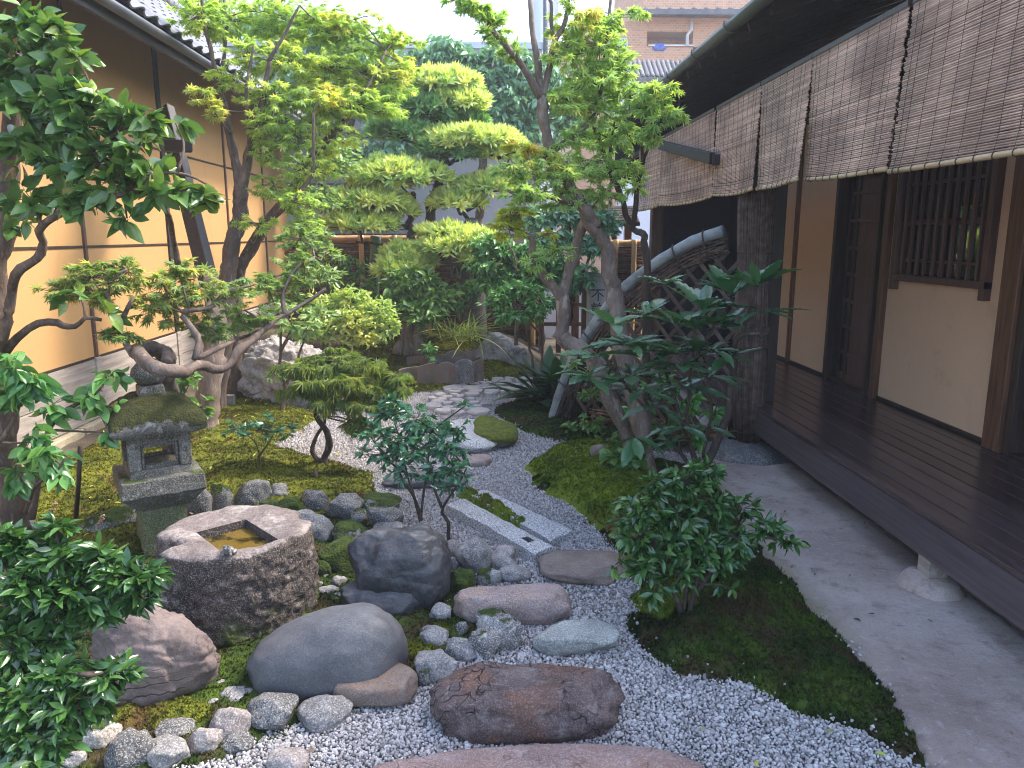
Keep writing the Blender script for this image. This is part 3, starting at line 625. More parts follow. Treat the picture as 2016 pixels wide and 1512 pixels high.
for y in (1.75, 3.82):
    hp('veranda_post', lambda b: b.span((DX + .03, y - .055, 0.075), (DX + .14, y + .055, DZ - .2425)), M['grey_board'], 0.004)
    bb = MB(); bb.lathe((DX + .085, y, 0), [(0.18, -.02), (0.165, .02), (0.14, .055), (0.12, .073), (0, .078)], 16)
    v = bb.V[0]; v += (0.022 * fbm(v * 12, 4))[:, None] * np.array([1, 1, .5]); part('footing_stone', bb, M['mortar'], house, True)
# wall at X = WX: panels between posts; heights up to the beam hidden by the blinds
def wall(y0, y1, z0, z1): hp('plaster_panel', lambda b: b.span((WX + .03, y0, z0), (WX + .10, y1, z1)), M['ochre_r'])
def post(y0, y1, mat='wood_red', x0=-.035, x1=.12, z0=DZ, z1=3.2): hp('post', lambda b: b.span((WX + x0, y0, z0), (WX + x1, y1, z1)), M[mat], 0.006)
post(4.93, 5.10, x0=-.05)
wall(5.10, 5.36, DZ + .03, 3.1); wall(5.36, 6.52, DZ + .03, 1.57); wall(5.36, 6.52, 2.56, 3.1); wall(6.52, 6.70, DZ + .03, 3.1)
post(6.70, 6.785, x0=-.02)
wall(6.785, 6.86, DZ + .03, 3.1)
wall(7.76, 8.74, DZ + .03, 3.1); post(8.74, 8.82, x0=0.0); wall(8.82, 9.42, DZ + .03, 3.1); post(9.42, 9.55, 'wood_dark')
for y0, y1 in ((5.10, 6.70), (6.785, 6.86), (7.76, 8.74), (8.82, 9.42)):
    hp('base_rail', lambda b: b.span((WX + .012, y0, DZ), (WX + .09, y1, DZ + .03)), M['wood_dark'])
hp('back_wall', lambda b: b.span((WX + .35, Y0, DZ), (WX + .42, 12.4, 3.98)), M['wood_black'])
hp('inner_floor', lambda b: b.span((WX + .101, Y0, DZ - .1), (WX + .349, Y1, DZ + .004)), M['wood_black'])
hp('door_sill', lambda b: b.span((WX + .0, 6.895, DZ + .0005), (WX + .1005, 7.70, DZ + .02)), M['wood_dark'])
hp('door_sill', lambda b: b.span((WX + .0, 3.6, DZ + .0005), (WX + .1005, 4.93, DZ + .02)), M['wood_dark'])
hp('lintel', lambda b: b.span((WX + .0, 6.86, 2.46), (WX + .11, 7.76, 3.1)), M['wood_dark'])
# boarded doors
def door(y0, y1, mat, x, nr=8, zt=2.46):
    d = hp('door', lambda b: b.span((WX + x + .02, y0 + .05, DZ + .03), (WX + x + .035, y1 - .05, zt)), M[mat])
    b = MB()
    b.span((WX + x, y0, DZ + .005), (WX + x + .034, y0 + .055, zt)); b.span((WX + x, y1 - .055, DZ + .005), (WX + x + .034, y1, zt)); part('stile', b, M['wood_dark'], d, bevel=0.003)
    for k in range(nr):
        z = DZ + .02 + k * 0.262; b = MB(); b.span((WX + x + .001, y0 + .056, z), (WX + x + .033, y1 - .056, z + (.07 if k == 0 else .034))); part('rail', b, M['wood_door'] if k else M['wood_red'], d, bevel=0.003)
    return d
door(6.90, 7.46, 'wood_door', .05)
hp('door_jamb', lambda b: b.span((WX - .02, 6.86, DZ), (WX + .11, 6.895, 2.458)), M['wood_dark'], .003)
hp('door_jamb', lambda b: b.span((WX - .02, 7.70, DZ), (WX + .11, 7.76, 2.458)), M['wood_dark'], .003)
door(7.42, 7.70, 'wood_black', .10)  # black leaf put in for the shaded recess beside the door
door(3.9, 4.86, 'wood_red', .05)
hp('door_jamb', lambda b: b.span((WX - .02, 4.86, DZ), (WX + .11, 4.93, 3.1)), M['wood_dark'], .003)
hp('door_jamb', lambda b: b.span((WX - .02, 3.6, DZ), (WX + .11, 3.9, 3.1)), M['wood_dark'], .003)
# lattice window
win = hp('lattice_window', lambda b: (b.span((WX - .03, 5.30, 1.52), (WX + .06, 6.58, 1.575)), b.span((WX - .03, 5.30, 2.52), (WX + .06, 6.58, 2.57)), b.span((WX - .032, 5.30, 1.44), (WX + .05, 5.355, 2.62)), b.span((WX - .032, 6.525, 1.44), (WX + .05, 6.58, 2.62))), M['wood_door'], .003)
b = MB(); b.span((WX + .075, 5.36, 1.575), (WX + .08, 6.52, 2.52)); part('pane', b, M['glass'], win)
b = MB()
for y in (5.37, 5.93, 6.48): b.span((WX + .04, y - .02, 1.576), (WX + .072, y + .02, 2.519))
b.span((WX + .042, 5.36, 2.0), (WX + .07, 6.52, 2.03)); part('sash', b, M['wood_dark'], win)
for k in range(10):
    y = 5.425 + k * 0.113; b = MB(); b.span((WX - .018, y - .013, 1.577), (WX + .008, y + .013, 2.518)); part('bar', b, M['wood_door'], win, bevel=.002)
for z in (1.68, 1.98, 2.30):
    b = MB(); b.span((WX + .010, 5.357, z), (WX + .03, 6.523, z + .026)); part('rail', b, M['wood_door'], win)
# far end of the veranda: black boards put in for the dark opening, red post
hp('end_backing', lambda b: b.span((DX + .1, 11.3, 0.05), (WX + .35, 11.36, 3.6)), M['wood_black'])
hp('post', lambda b: b.span((2.37, 10.9, 0.02), (2.53, 11.06, 3.1)), M['wood_red'], .006)
hp('post', lambda b: b.span((2.45, 6.62, 0.03), (2.60, 6.78, 3.1)), M['wood_dark'], .006)
hp('doorway_backing', lambda b: b.span((WX + .04, 9.55, DZ), (WX + .08, 11.3, 3.1)), M['wood_black'])  # black sheet put in for the dark doorway past the plaster
# eave: beam, rafters, soffit, gutter, roof
hp('eave_beam', lambda b: b.span((2.15, Y0, 3.0), (2.22, 12.4, 3.06)), M['wood_black'], .005)
hp('wall_beam', lambda b: b.span((WX - .04, Y0, 3.1), (WX + .14, 12.4, 3.3)), M['wood_black'], .005)
sl = 0.33
def rz(x): return 3.47 + (x - 2.02) * sl
for k in range(26):
    y = 1.3 + k * 0.45; b = MB(); b.bar((2.06, y, rz(2.06)), (5.6, y, rz(5.6)), .05, .07); part('rafter', b, M['wood_black'], house)
hp('soffit', lambda b: b.add([(2.04, Y0, rz(2.04) + .04), (6.4, Y0, rz(6.4) + .04), (6.4, 12.5, rz(6.4) + .04), (2.04, 12.5, rz(2.04) + .04), (2.04, Y0, rz(2.04) + .06), (6.4, Y0, rz(6.4) + .06), (6.4, 12.5, rz(6.4) + .06), (2.04, 12.5, rz(2.04) + .06)], np.array([(0, 3, 2, 1), (4, 5, 6, 7), (0, 1, 5, 4), (1, 2, 6, 5), (2, 3, 7, 6), (3, 0, 4, 7)])), M['wood_black'])
hp('gable_board', lambda b: b.add([(2.06, 12.30, 2.75), (6.4, 12.30, 2.75), (6.4, 12.30, rz(6.4) + .035), (2.06, 12.30, rz(2.06) + .035), (2.06, 12.36, 2.75), (6.4, 12.36, 2.75), (6.4, 12.36, rz(6.4) + .035), (2.06, 12.36, rz(2.06) + .035)], np.array([(0, 1, 2, 3), (7, 6, 5, 4), (0, 4, 5, 1), (1, 5, 6, 2), (2, 6, 7, 3), (3, 7, 4, 0)])), M['wood_black'])
def roof_r(b):
    V = [(2.0, Y0, rz(2.0) + .065), (6.5, Y0, rz(6.5) + .065), (11, Y0, rz(6.5) - 1.4), (11, 12.6, rz(6.5) - 1.4), (6.5, 12.6, rz(6.5) + .065), (2.0, 12.6, rz(2.0) + .065)]
    U = [(x, y, z + .09) for x, y, z in V]; b.add(V + U, np.array([(0, 5, 4, 1), (1, 4, 3, 2), (6, 7, 10, 11), (7, 8, 9, 10), (0, 1, 7, 6), (1, 2, 8, 7), (2, 3, 9, 8), (3, 4, 10, 9), (4, 5, 11, 10), (5, 0, 6, 11)]))
hp('roof', roof_r, M['tile'])
def gutter(b, x, z, y0, y1, r=.062):
    th = np.linspace(math.pi, 2 * math.pi, 9); pr = np.stack([np.cos(th) * r, np.sin(th) * r], 1); pr = np.vstack([pr, pr[::-1] * 0.92 + [0, .001]]); n = len(pr)
    V = np.vstack([np.column_stack([pr[:, 0] + x, np.full(n, y), pr[:, 1] + z]) for y in (y0, y1)]); i = np.arange(n); j = (i + 1) % n
    b.add(V, [np.stack([i, j, n + j, n + i], 1)])
gt = hp('gutter', lambda b: gutter(b, 1.96, 3.53, Y0, 12.65), M['gutter'], smooth=True)
for k in range(12):
    y = 1.6 + k * .95; th = np.linspace(math.pi * .9, 2.1 * math.pi, 9)
    b = MB(); b.tube([(1.96 + .07 * math.cos(a), y, 3.53 + .07 * math.sin(a)) for a in th] + [(2.05, y, 3.55)], .007, 5); part('gutter_bracket', b, M['gutter'], gt)

# reed blinds hung from the eave
BT = 3.02
BX, BK = 2.12, 2.12 / 2.36
def blind(y0, y1, zb0, zb1, label, sag=.03, x=BX):
    y0, y1, zb0, zb1 = y0 * BK, y1 * BK, EYE + (zb0 - EYE) * BK, EYE + (zb1 - EYE) * BK
    b_ = thing('reed_blind', label, 'blind', (x, (y0 + y1) / 2, BT), 'reed blinds hung in a row along the eave')
    n = 72; yy = np.linspace(y0, y1, 9); u = (yy - y0) / (y1 - y0); mb = MB()
    for k in range(n):
        q = (k + .5) / n
        z = BT - q * (BT - (zb0 + (zb1 - zb0) * u)) - sag * q * q * 4 * u * (1 - u) + rng.normal(0, .0007)
        xx = x + .03 * q * np.sin(u * 3.1 + y0) - .02 * q + rng.normal(0, .0006)
        e = rng.uniform(-.012, .012); P = np.stack([xx, yy + np.linspace(e, rng.uniform(-.012, .012), 9), z], 1)
        mb.tube(P, .0054 * rng.uniform(.85, 1.15), 5, True, rng.random())
    part('slats', mb, M['blind'], b_, True, kind='stuff')
    zb = zb0 + (zb1 - zb0) * u - sag * 4 * u * (1 - u); P = np.stack([x + .03 * np.sin(u * 3.1 + y0) - .02 - .004, yy, zb - .014], 1); mb = MB(); mb.tube(P, .014, 8); part('bottom_rail', mb, M['blind_rail'], b_, True)
    mb = MB(); mb.span((x - .012, y0, BT - .005), (x + .012, y1, BT + .025)); part('top_rail', mb, M['wood_dark'], b_)
    mb = MB(); m = max(3, int((y1 - y0) / .115))
    for k in range(m + 1):
        v = (k + .25 + .5 * (k == 0) - .5 * (k == m)) / (m + .25); y = y0 + (y1 - y0) * min(v, .99); w = min(v, .99)
        q = np.linspace(0, 1.035, 9); zz = BT - q * (BT - (zb0 + (zb1 - zb0) * w)) - sag * q * q * 4 * w * (1 - w)
        mb.tube(np.stack([x + .03 * q * math.sin(w * 3.1 + y0) - .02 * q - .0062 - .0125 * (q > .98), np.full(9, y), zz], 1), .0012, 4, False)
        mb.tube([(P[0][0] + .03 * (math.sin(w * 3.1 + y0) - math.sin(y0)) + .0165 * math.cos(a), y + rng.uniform(0, .004), zb0 + (zb1 - zb0) * w - sag * 4 * w * (1 - w) - .014 + .0165 * math.sin(a)) for a in np.linspace(0, 2 * math.pi, 9)], .0022, 4, False)
    part('cord', mb, M['cord'], b_, True)
blind(2.3, 4.40, 2.29, 2.27, 'nearest and largest reed blind, in front of the lattice window', 0.009)
blind(4.45, 5.70, 2.29, 2.32, 'reed blind in front of the boarded door, just beyond the nearest blind', 0.013)
blind(5.71, 6.72, 2.32, 2.31, 'narrow reed blind hanging just this side of the twig bundled pillar', 0.009)
blind(6.74, 7.98, 2.31, 2.32, 'reed blind hanging just past the twig bundled pillar', 0.016)
blind(8.06, 10.35, 2.31, 2.31, 'reed blind with a dark wooden strut crossing it', 0.027)
blind(10.42, 11.9, 2.30, 2.29, 'farthest reed blind, half behind the slender maple', 0.018)
p_, q_ = AX(1300, 285, 2.05), AX(1402, 312, 2.05)
b = MB(); b.bar(p_, q_, .05, .10); b.bar(q_ + (0, 0, -.01), q_ + (.10, 0, -.01), .05, .09); part('strut', b, M['wood_black'], house, bevel=.004)

# ================================================================== THE LEFT-HAND BUILDING
LX = -3.89
lh = thing('plaster_building', 'long ochre plaster building with thin dark battens and grey tiled roof', 'building', (LX, 8, 0))
def lp(name, f, mat, bevel=0.0, smooth=False, kind=None):
    b = MB(); f(b); return part(name, b, mat, lh, smooth, bevel, kind)
LY0, LY1 = 3.0, 15.6
vb = [3.0, 5.45, 7.70, 9.75, 12.02, 14.0, 15.6]; hz = [.70, 1.79, 2.91, 4.25]
for i in range(len(vb) - 1):
    for k in range(3):
        lp('plaster_panel', lambda b: b.span((LX - .12, vb[i] + .02, hz[k] + .012), (LX - .012, vb[i + 1] - .02, hz[k + 1] - .012)), M['ochre'])
    lp('plinth_board', lambda b: b.span((LX - .12, vb[i] + .03, .10), (LX + .004, vb[i + 1] - .03, .40)), M['grey_board'], .004)
    lp('plinth_board', lambda b: b.span((LX - .12, vb[i] + .03, .406), (LX + .002, vb[i + 1] - .03, .685)), M['grey_board'], .004)
    y = vb[i]; hwb = .05 if i == 3 else .022; lp('batten', lambda b: b.span((LX - .10, y - hwb, .70), (LX + .012, y + hwb, 4.2)), M['wood_black'] if i == 3 else M['wood_door'], .003)
    lp('plinth_post', lambda b: b.span((LX - .10, vb[i] - .05, .06), (LX + .02, vb[i] + .05, .70)), M['grey_board'], .005)
for z in hz[:3]: lp('batten', lambda b: b.span((LX - .11, LY0, z - .011), (LX - .002, LY1, z + .011)), M['wood_dark'])
lp('inner_wall', lambda b: b.span((LX - .2, LY0, 0), (LX - .125, LY1, 4.2)), M['wood_black'])
for k in range(9):
    y = LY0 + k * 1.4; b = MB(); b.span((LX - .14, y + .012, -.08), (LX + .075, y + 1.388, .09)); part('foundation_stone', b, M['stone_found'], lh, bevel=.015)
GX, GZ = -3.12, 3.76
def lz(x): return GZ + .06 - (x - GX) * .82
lp('soffit', lambda b: b.add([(GX, LY0, lz(GX)), (GX, LY1, lz(GX)), (-5.05, LY1, lz(-5.05)), (-5.05, LY0, lz(-5.05)), (GX, LY0, lz(GX) + .05), (GX, LY1, lz(GX) + .05), (-5.05, LY1, lz(-5.05) + .05), (-5.05, LY0, lz(-5.05) + .05)], np.array([(0, 1, 2, 3), (7, 6, 5, 4), (0, 4, 5, 1), (1, 5, 6, 2), (2, 6, 7, 3), (3, 7, 4, 0)])), M['wood_black'])
lp('eave_board', lambda b: b.span((GX - .04, LY0, GZ - .10), (GX - .005, LY1, GZ + .055)), M['wood_black'])
gl = lp('gutter', lambda b: gutter(b, GX + .065, GZ + .02, LY0, LY1 + .1, .06), M['grey_metal'], smooth=True)
# pantiles, each a piece
th = np.linspace(0, 1, 8); prof = np.stack([-.15 + .30 * th, .028 * np.sin(th * 2 * math.pi * .95 + .5)], 1)
mb = MB(); V = []
for yy_, up_ in ((-.02, 0.012), (.31, 0.0)):
    for dz in (0.0, .018): V += [(yy_, p[0], p[1] + up_ + dz) for p in prof]
V = np.array(V); n = 8; F = []
for k in range(n - 1): F += [(k, k + 1, 16 + k + 1, 16 + k), (8 + k, 24 + k, 24 + k + 1, 8 + k + 1), (k, 8 + k, 8 + k + 1, k + 1)]
F += [(0, 16, 24, 8), (7, 15, 31, 23)]
mb.add(V, np.array(F)); tile_me = mb.mesh('roof_tile', (0, 0, 0), False); tile_me.materials.append(M['tile'])
sa = math.atan(.82); Rt = np.array([(-math.cos(sa), 0, math.sin(sa)), (0, -1, 0), (math.sin(sa), 0, math.cos(sa))]).T
rf = lp('roof', lambda b: b.add([(GX + .02, LY0, lz(GX) + .06), (GX + .02, LY1, lz(GX) + .06), (-5.05, LY1, lz(-5.05) + .06), (-5.05, LY0, lz(-5.05) + .06), (-9.6, LY0, 3.6), (-9.6, LY1, 3.6)], np.array([(0, 1, 2, 3), (3, 2, 5, 4)])), M['tile'])
for c_ in range(34):
    for r_ in range(8):
        x = GX + .06 - r_ * .235; y = 5.6 + c_ * .285
        piece('roof_tile', tile_me, rf, mat4(Rt, (x, y, lz(x) + .09)))
mb = MB(); mb.tube([(-.15, 0, 0), (.15, 0, 0)], .11, 10, True); ridge_me = mb.mesh('ridge_tile', (0, 0, 0), True); ridge_me.materials.append(M['tile'])
for k in range(40): piece('ridge_tile', ridge_me, rf, mat4(rotz(math.pi / 2), (-5.02, 5.2 + k * .265, lz(-5.02) + .16)))

# ================================================================== BEHIND THE GARDEN
# pale house behind the fence
b = thing('pale_house', 'pale lavender house wall behind the pines', 'house', (-1, 16.2, 0)); ph = b
x0, x1 = D(600, 400, 16)[0], D(1062, 400, 16)[0]; zt = D(900, 96, 16)[2]
m = MB(); m.span((x0 - 2.5, 16, -.1), (x1, 20, zt)); part('wall', m, M['pale_wall'], ph)
m = MB(); m.span((x0 - 2.6, 15.94, zt), (x1 + .05, 20.1, zt + .12)); part('roof_edge', m, M['white_conc'], ph)
for z in (2.0, 2.9, 3.8, 4.7):
    m = MB(); m.span((x0 - 2.5, 15.985, z), (x1 - .02, 15.9995, z + .025)); part('joint', m, M['grey_metal'], ph)
m = MB(); m.span((x0 - 2.5, 15.62, 1.84), (x1 - .1, 15.998, 1.93)); part('ledge', m, M['grey_metal'], ph)
m = MB(); m.tube([D(1062, 200, 15.9), D(1062, -60, 15.9) ], .05, 8); m.V[0][:, 0] += .12; part('downpipe', m, M['grey_metal'], ph, True)
gb_ = thing('grey_block', 'tall narrow grey building edge beside the white sky', 'building', (D(1078, 300, 18)[0], 19, 0))
m = MB(); m.span((D(1066, 0, 18)[0], 18, -.1), (D(1100, 0, 18)[0], 22, 11)); part('wall', m, M['white_conc'], gb_)
m = MB(); m.span((D(1066, 0, 18)[0] - .05, 17.95, 11), (D(1100, 0, 18)[0] + .05, 22.05, 11.2)); part('roof', m, M['grey_metal'], gb_)
# apartment block
AY = 34.0
def a2(x, y, dy=0.0): p = D(x, y, AY); return np.array([p[0], AY + dy, p[2]])
ap = thing('apartment_building', 'orange brick apartment block with a recessed balcony, upper right', 'building', a2(1300, 250) * (1, 1, 0))
m = MB(); A, B_ = a2(1128, 40), a2(1275, 40); m.span((A[0], AY, -.1), (B_[0], AY + 8, A[2])); part('wall', m, M['brick'], ap)
C1, C2 = a2(1275, 34), a2(1365, 63); c3 = a2(1500, 130); m = MB()
m.span((C1[0], AY, -.1), (c3[0] + 6, AY + 1.2, a2(1300, 92)[2])); m.span((C1[0], AY + 1.2, a2(1300, 92)[2]), (c3[0] + 6, AY + 8, C1[2])); m.span((C2[0], AY, a2(0, 92)[2]), (c3[0] + 6, AY + 1.2, C1[2])); m.span((C1[0], AY, a2(1300, 62)[2]), (C2[0], AY + 1.2, C1[2]))
part('balcony_wall', m, M['brick'], ap)
bw = MB(); bw.span((a2(1280, 0)[0], AY + 1.14, a2(0, 92)[2]), (a2(1352, 0)[0], AY + 1.19, a2(0, 79)[2])); bw_ = part('window', bw, M['white_metal'], ap)
for xa, xb in ((1284, 1313), (1318, 1348)):
    m = MB(); m.span((a2(xa, 0)[0], AY + 1.10, a2(0, 91)[2]), (a2(xb, 0)[0], AY + 1.135, a2(0, 81)[2])); part('pane', m, M['pane'], bw_)
m = MB(); m.bar(a2(1276, 90, -.05), a2(1364, 90, -.05), .06, .06); part('railing', m, M['white_metal'], ap)
m = MB(); m.lathe(a2(1298, 90, -.06), [(0, .12), (.25, .05), (.3, -.12), (.2, -.2), (0, -.2)], 10); m.V[0] = m.V[0] * [1, .35, 1] + [0, AY * .65, 0]; o = part('hanging_cloth', m, M['blue_cloth'], ap, True)
w_ = MB(); w_.span((a2(1198, 0)[0], AY - .06, a2(0, 92)[2]), (a2(1238, 0)[0], AY - .003, a2(0, 64)[2])); w_ = part('window', w_, M['white_metal'], ap)
m = MB(); m.span((a2(1201, 0)[0], AY - .085, a2(0, 89)[2]), (a2(1235, 0)[0], AY - .0605, a2(0, 67)[2])); part('pane', m, M['pane'], w_)
w_ = MB(); w_.span((a2(1100, 0)[0] + .6, AY - .06, a2(0, 75)[2]), (a2(1124, 0)[0] + .4, AY - .003, a2(0, 60)[2])); part('window', w_, M['white_metal'], ap)
zt = a2(1300, 33)[2]; zb = a2(1300, 17)[2]
m = MB(); m.add([a2(1240, 33, -.8), a2(1620, 33, -.8), a2(1620, 12, .4), a2(1240, 12, .4)] + [a2(1240, 37, -.8), a2(1620, 37, -.8), a2(1620, 14, .5), a2(1240, 14, .5)], np.array([(0, 1, 2, 3), (7, 6, 5, 4), (0, 4, 5, 1), (3, 2, 6, 7), (0, 3, 7, 4), (1, 5, 6, 2)])); aw = part('panel_roof', m, M['white_metal'], ap)
for k in range(12):
    m = MB(); m.bar(a2(1244 + k * 24, 33, -.82), a2(1250 + k * 24, 12, .38), .1, .1); part('rib', m, M['grey_metal'], aw)
m = MB(); m.bar(a2(1236, 36, -.9), a2(1620, 36, -.9), .15, .2); part('roof_gutter', m, M['grey_metal'], ap)
m = MB(); m.span((a2(1270, 0)[0], AY + .4, zb), (a2(1620, 0)[0], AY + 8, zb + 5)); part('upper_wall', m, M['brick'], ap)
m = MB(); m.tube([a2(1360, 38, -.1), a2(1360, 60, -.1), a2(1352, 70, -.1), a2(1352, 92, -.1)], .07, 6); part('downpipe', m, M['white_metal'], ap, True)
# tiled awning lower: a small roof with visible tile courses
aw = thing('tiled_roof', 'grey tiled lean to roof under the orange apartment block', 'roof', (a2(1320, 140)[0], 30, 0))
m = MB(); P = [D(1225, 152, 29), D(1460, 152, 29), D(1460, 122, 31), D(1225, 122, 31)]; m.add(P + [p - (0, 0, .12) for p in P], np.array([(0, 1, 2, 3), (7, 6, 5, 4), (0, 4, 5, 1), (1, 5, 6, 2), (2, 6, 7, 3), (3, 7, 4, 0)])); part('roof_slab', m, M['tile'], aw)
mb = MB(); mb.tube([(0, 0, 0), (0, 1, 0)], .5, 8); tube_me = mb.mesh('roof_tile', (0, 0, 0), True); tube_me.materials.append(M['tile'])
for k in range(24):
    a, e = D(1228 + k * 9.6, 151, 29), D(1228 + k * 9.6 + 1, 122, 31); d = e - a; L = np.linalg.norm(d); d /= L; x = np.array([1, 0, 0]); z = np.cross(x, d)
    piece('roof_tile', tube_me, aw, mat4(np.stack([x * .13, d * L, z * .13], 1), a + (0, 0, .03)))
m = MB(); m.span((D(1225, 0, 31)[0], 31, -.1), (D(1460, 0, 31)[0], 31.2, D(0, 124, 31)[2])); m.span((D(1230, 0, 29.4)[0], 29.4, -.1), (D(1455, 0, 29.4)[0], 29.5, D(0, 156, 29.4)[2])); part('wall', m, M['white_conc'], aw)

# wattle fence at the back with bamboo posts and rail
FY = 12.6
def fence(x0p, x1p, zt, label, posts, rail=True):
    xa, xb = D(x0p, 500, FY)[0], D(x1p, 500, FY)[0]
    f_ = thing('wattle_fence', label, 'fence', ((xa + xb) / 2, FY, .3), 'woven twig fence panels at the back')
    m = MB(); n = int((zt - .2) / .017); k = max(6, int((xb - xa) / .12)); xs_ = np.linspace(xa, xb, k)
    for i in range(n):
        z = .2 + i * .017; ph_ = (i % 2) * math.pi
        m.tube(np.stack([xs_, FY + .02 * np.sin(xs_ * 9 + ph_) + rng.normal(0, .004, k), z + rng.normal(0, .004, k)], 1), .0075 * rng.uniform(.7, 1.2), 4, False, rng.random())
    part('woven_twigs', m, M['wattle'], f_, True, kind='stuff')
    m = MB(); m.span((xa, FY + .05, .1), (xb, FY + .07, zt)); part('backing_board', m, M['wood_dark'], f_)
    for px in posts:
        x = D(px, 500, FY - .06)[0]; m = MB(); zs = np.linspace(.1, zt + .12, 25); m.tube(np.stack([np.full(25, x), np.full(25, FY - .065), zs], 1), .042 + .004 * (np.arange(25) % 6 == 0), 9, True); part('bamboo_post', m, M['bamboo'], f_, True)
    if rail:
        m = MB(); xs_ = np.linspace(xa - .05, xb + .03, 40); m.tube(np.stack([xs_, np.full(40, FY - .02), np.full(40, zt + .06)], 1), .055 + .005 * (np.arange(40) % 8 == 0), 10, True); part('bamboo_rail', m, M['bamboo'], f_, True)
    return f_
fence(560, 905, D(0, 478, FY)[2], 'wide stretch of woven twig fence behind the clipped pine trunks', (610, 712, 778, 842))
fence(940, 1062, D(0, 500, FY)[2], 'stretch of woven twig fence between stone lantern and bamboo gatepost', (1050,))
fence(1192, 1268, D(0, 487, FY)[2], 'narrow woven twig fence panel beside the inscribed stone pillar', (1212, 1248))
# gate gap with posts
gt_ = thing('garden_gate', 'low wooden gate between bamboo post and inscribed stone pillar', 'gate', D(1115, 560, 12.4) * (1, 1, 0))
for px in (1066, 1100, 1150):
    m = MB(); p = D(px, 600, 12.4); m.span((p[0] - .04, 12.36, .0), (p[0] + .04, 12.44, 1.35)); part('gate_post', m, M['wood_red'], gt_, bevel=.004)
for py in (562, 600, 638):
    m = MB(); p, q = D(1066, py, 12.33), D(1150, py, 12.33); m.bar(p, q, .03, .06); part('gate_rail', m, M['wood_red'], gt_)
m = MB(); m.span((D(1030, 0, 14.5)[0], 14.5, -.1), (D(1190, 0, 14.5)[0], 14.6, D(0, 552, 14.5)[2])); 
solo('low_wall', m, M['white_conc'], 'bright white low wall seen through the wooden gate', 'wall', D(1110, 640, 14.5) * (1, 1, 0))
# small roofed gate behind, right of the maples
rg = thing('roofed_gate', 'small dark gate roof partly behind the right maple trunks', 'gate', (D(1180, 500, 13.4)[0], 13.4, .1))
xa, xb = D(1125, 0, 13.4)[0], D(1262, 0, 13.4)[0]; z1 = D(0, 410, 13.4)[2]; z0 = D(0, 445, 13.2)[2]
m = MB(); m.add([(xa, 12.9, z0), (xb, 12.9, z0), (xb, 13.5, z1), (xa, 13.5, z1), (xa, 12.9, z0 + .06), (xb, 12.9, z0 + .06), (xb, 13.5, z1 + .06), (xa, 13.5, z1 + .06)], np.array([(0, 3, 2, 1), (4, 5, 6, 7), (0, 1, 5, 4), (1, 2, 6, 5), (2, 3, 7, 6), (3, 0, 4, 7)])); part('roof', m, M['wood_dark'], rg)
for k in range(7):
    m = MB(); m.bar((xa + .02, 12.92 + k * .085, z0 + .075 + k * .085 * (z1 - z0) / .6), (xb - .02, 12.92 + k * .085, z0 + .075 + k * .085 * (z1 - z0) / .6), .075, .03); part('roof_board', m, M['grey_board'], rg)
for x in (xa + .15, xb - .1):
    m = MB(); m.span((x - .06, 13.4, -.05), (x + .06, 13.52, z1 - .1)); part('post', m, M['wood_red'], rg)
# ================================================================== STONES
_ico = {}
def ico(level):
    if level not in _ico:
        bm = bmesh.new(); bmesh.ops.create_icosphere(bm, subdivisions=level, radius=1.0)
        _ico[level] = (np.array([v.co[:] for v in bm.verts]), np.array([[v.index for v in f.verts] for f in bm.faces])); bm.free()
    return _ico[level]
def rock_shape(level, seed, facets=9, flat=0.0, box=0.8, rough=0.05, lump=0.12, under=True, cut=(.72, .95), furrow=0.0, skew=0.0, lobes=None):
    r = np.random.default_rng(seed); V, F = ico(level); V = V.copy()
    V = np.sign(V) * np.abs(V) ** box; V /= (np.abs(V).max())
    for k in range(facets):
        n = r.normal(size=3); n /= np.linalg.norm(n); d = r.uniform(*cut)
        e = np.maximum(0, V @ n - d); V = V - (e * 0.92)[:, None] * n
    V = V * (1 + lump * fbm(V * 1.3 + seed, seed, 2))[:, None]
    if lobes:
        for (cx, cy_, cz, rr_, am) in lobes:
            dd = np.linalg.norm(V - np.array([cx, cy_, cz]), axis=1); V = V * (1 + am * np.exp(-(dd / rr_) ** 2))[:, None]
    if furrow:
        g = 1 - np.abs(vnoise(V * [1.6, 1.6, 2.6] + seed * .7, seed + 3)) * 2; g2 = 1 - np.abs(vnoise(V * [3.4, 3.4, 5.0] + seed, seed + 4)) * 2
        V = V * (1 - furrow * (np.clip(g, 0, 1) ** 3 + .45 * np.clip(g2, 0, 1) ** 3))[:, None]
    if skew: V[:, 2] = V[:, 2] + np.where(V[:, 2] > 0, skew * V[:, 0] * (.3 + V[:, 2]), 0)
    if flat > 0:
        t_ = 1 - flat; V[:, 2] = np.where(V[:, 2] > t_, t_ + (V[:, 2] - t_) * .25, V[:, 2])
    V = V * (1 + rough * fbm(V * 4 + seed, seed + 5, 4))[:, None]
    lo, hi = V.min(0), V.max(0)
    return (V - (lo + hi) / 2) / ((hi - lo) / 2), F
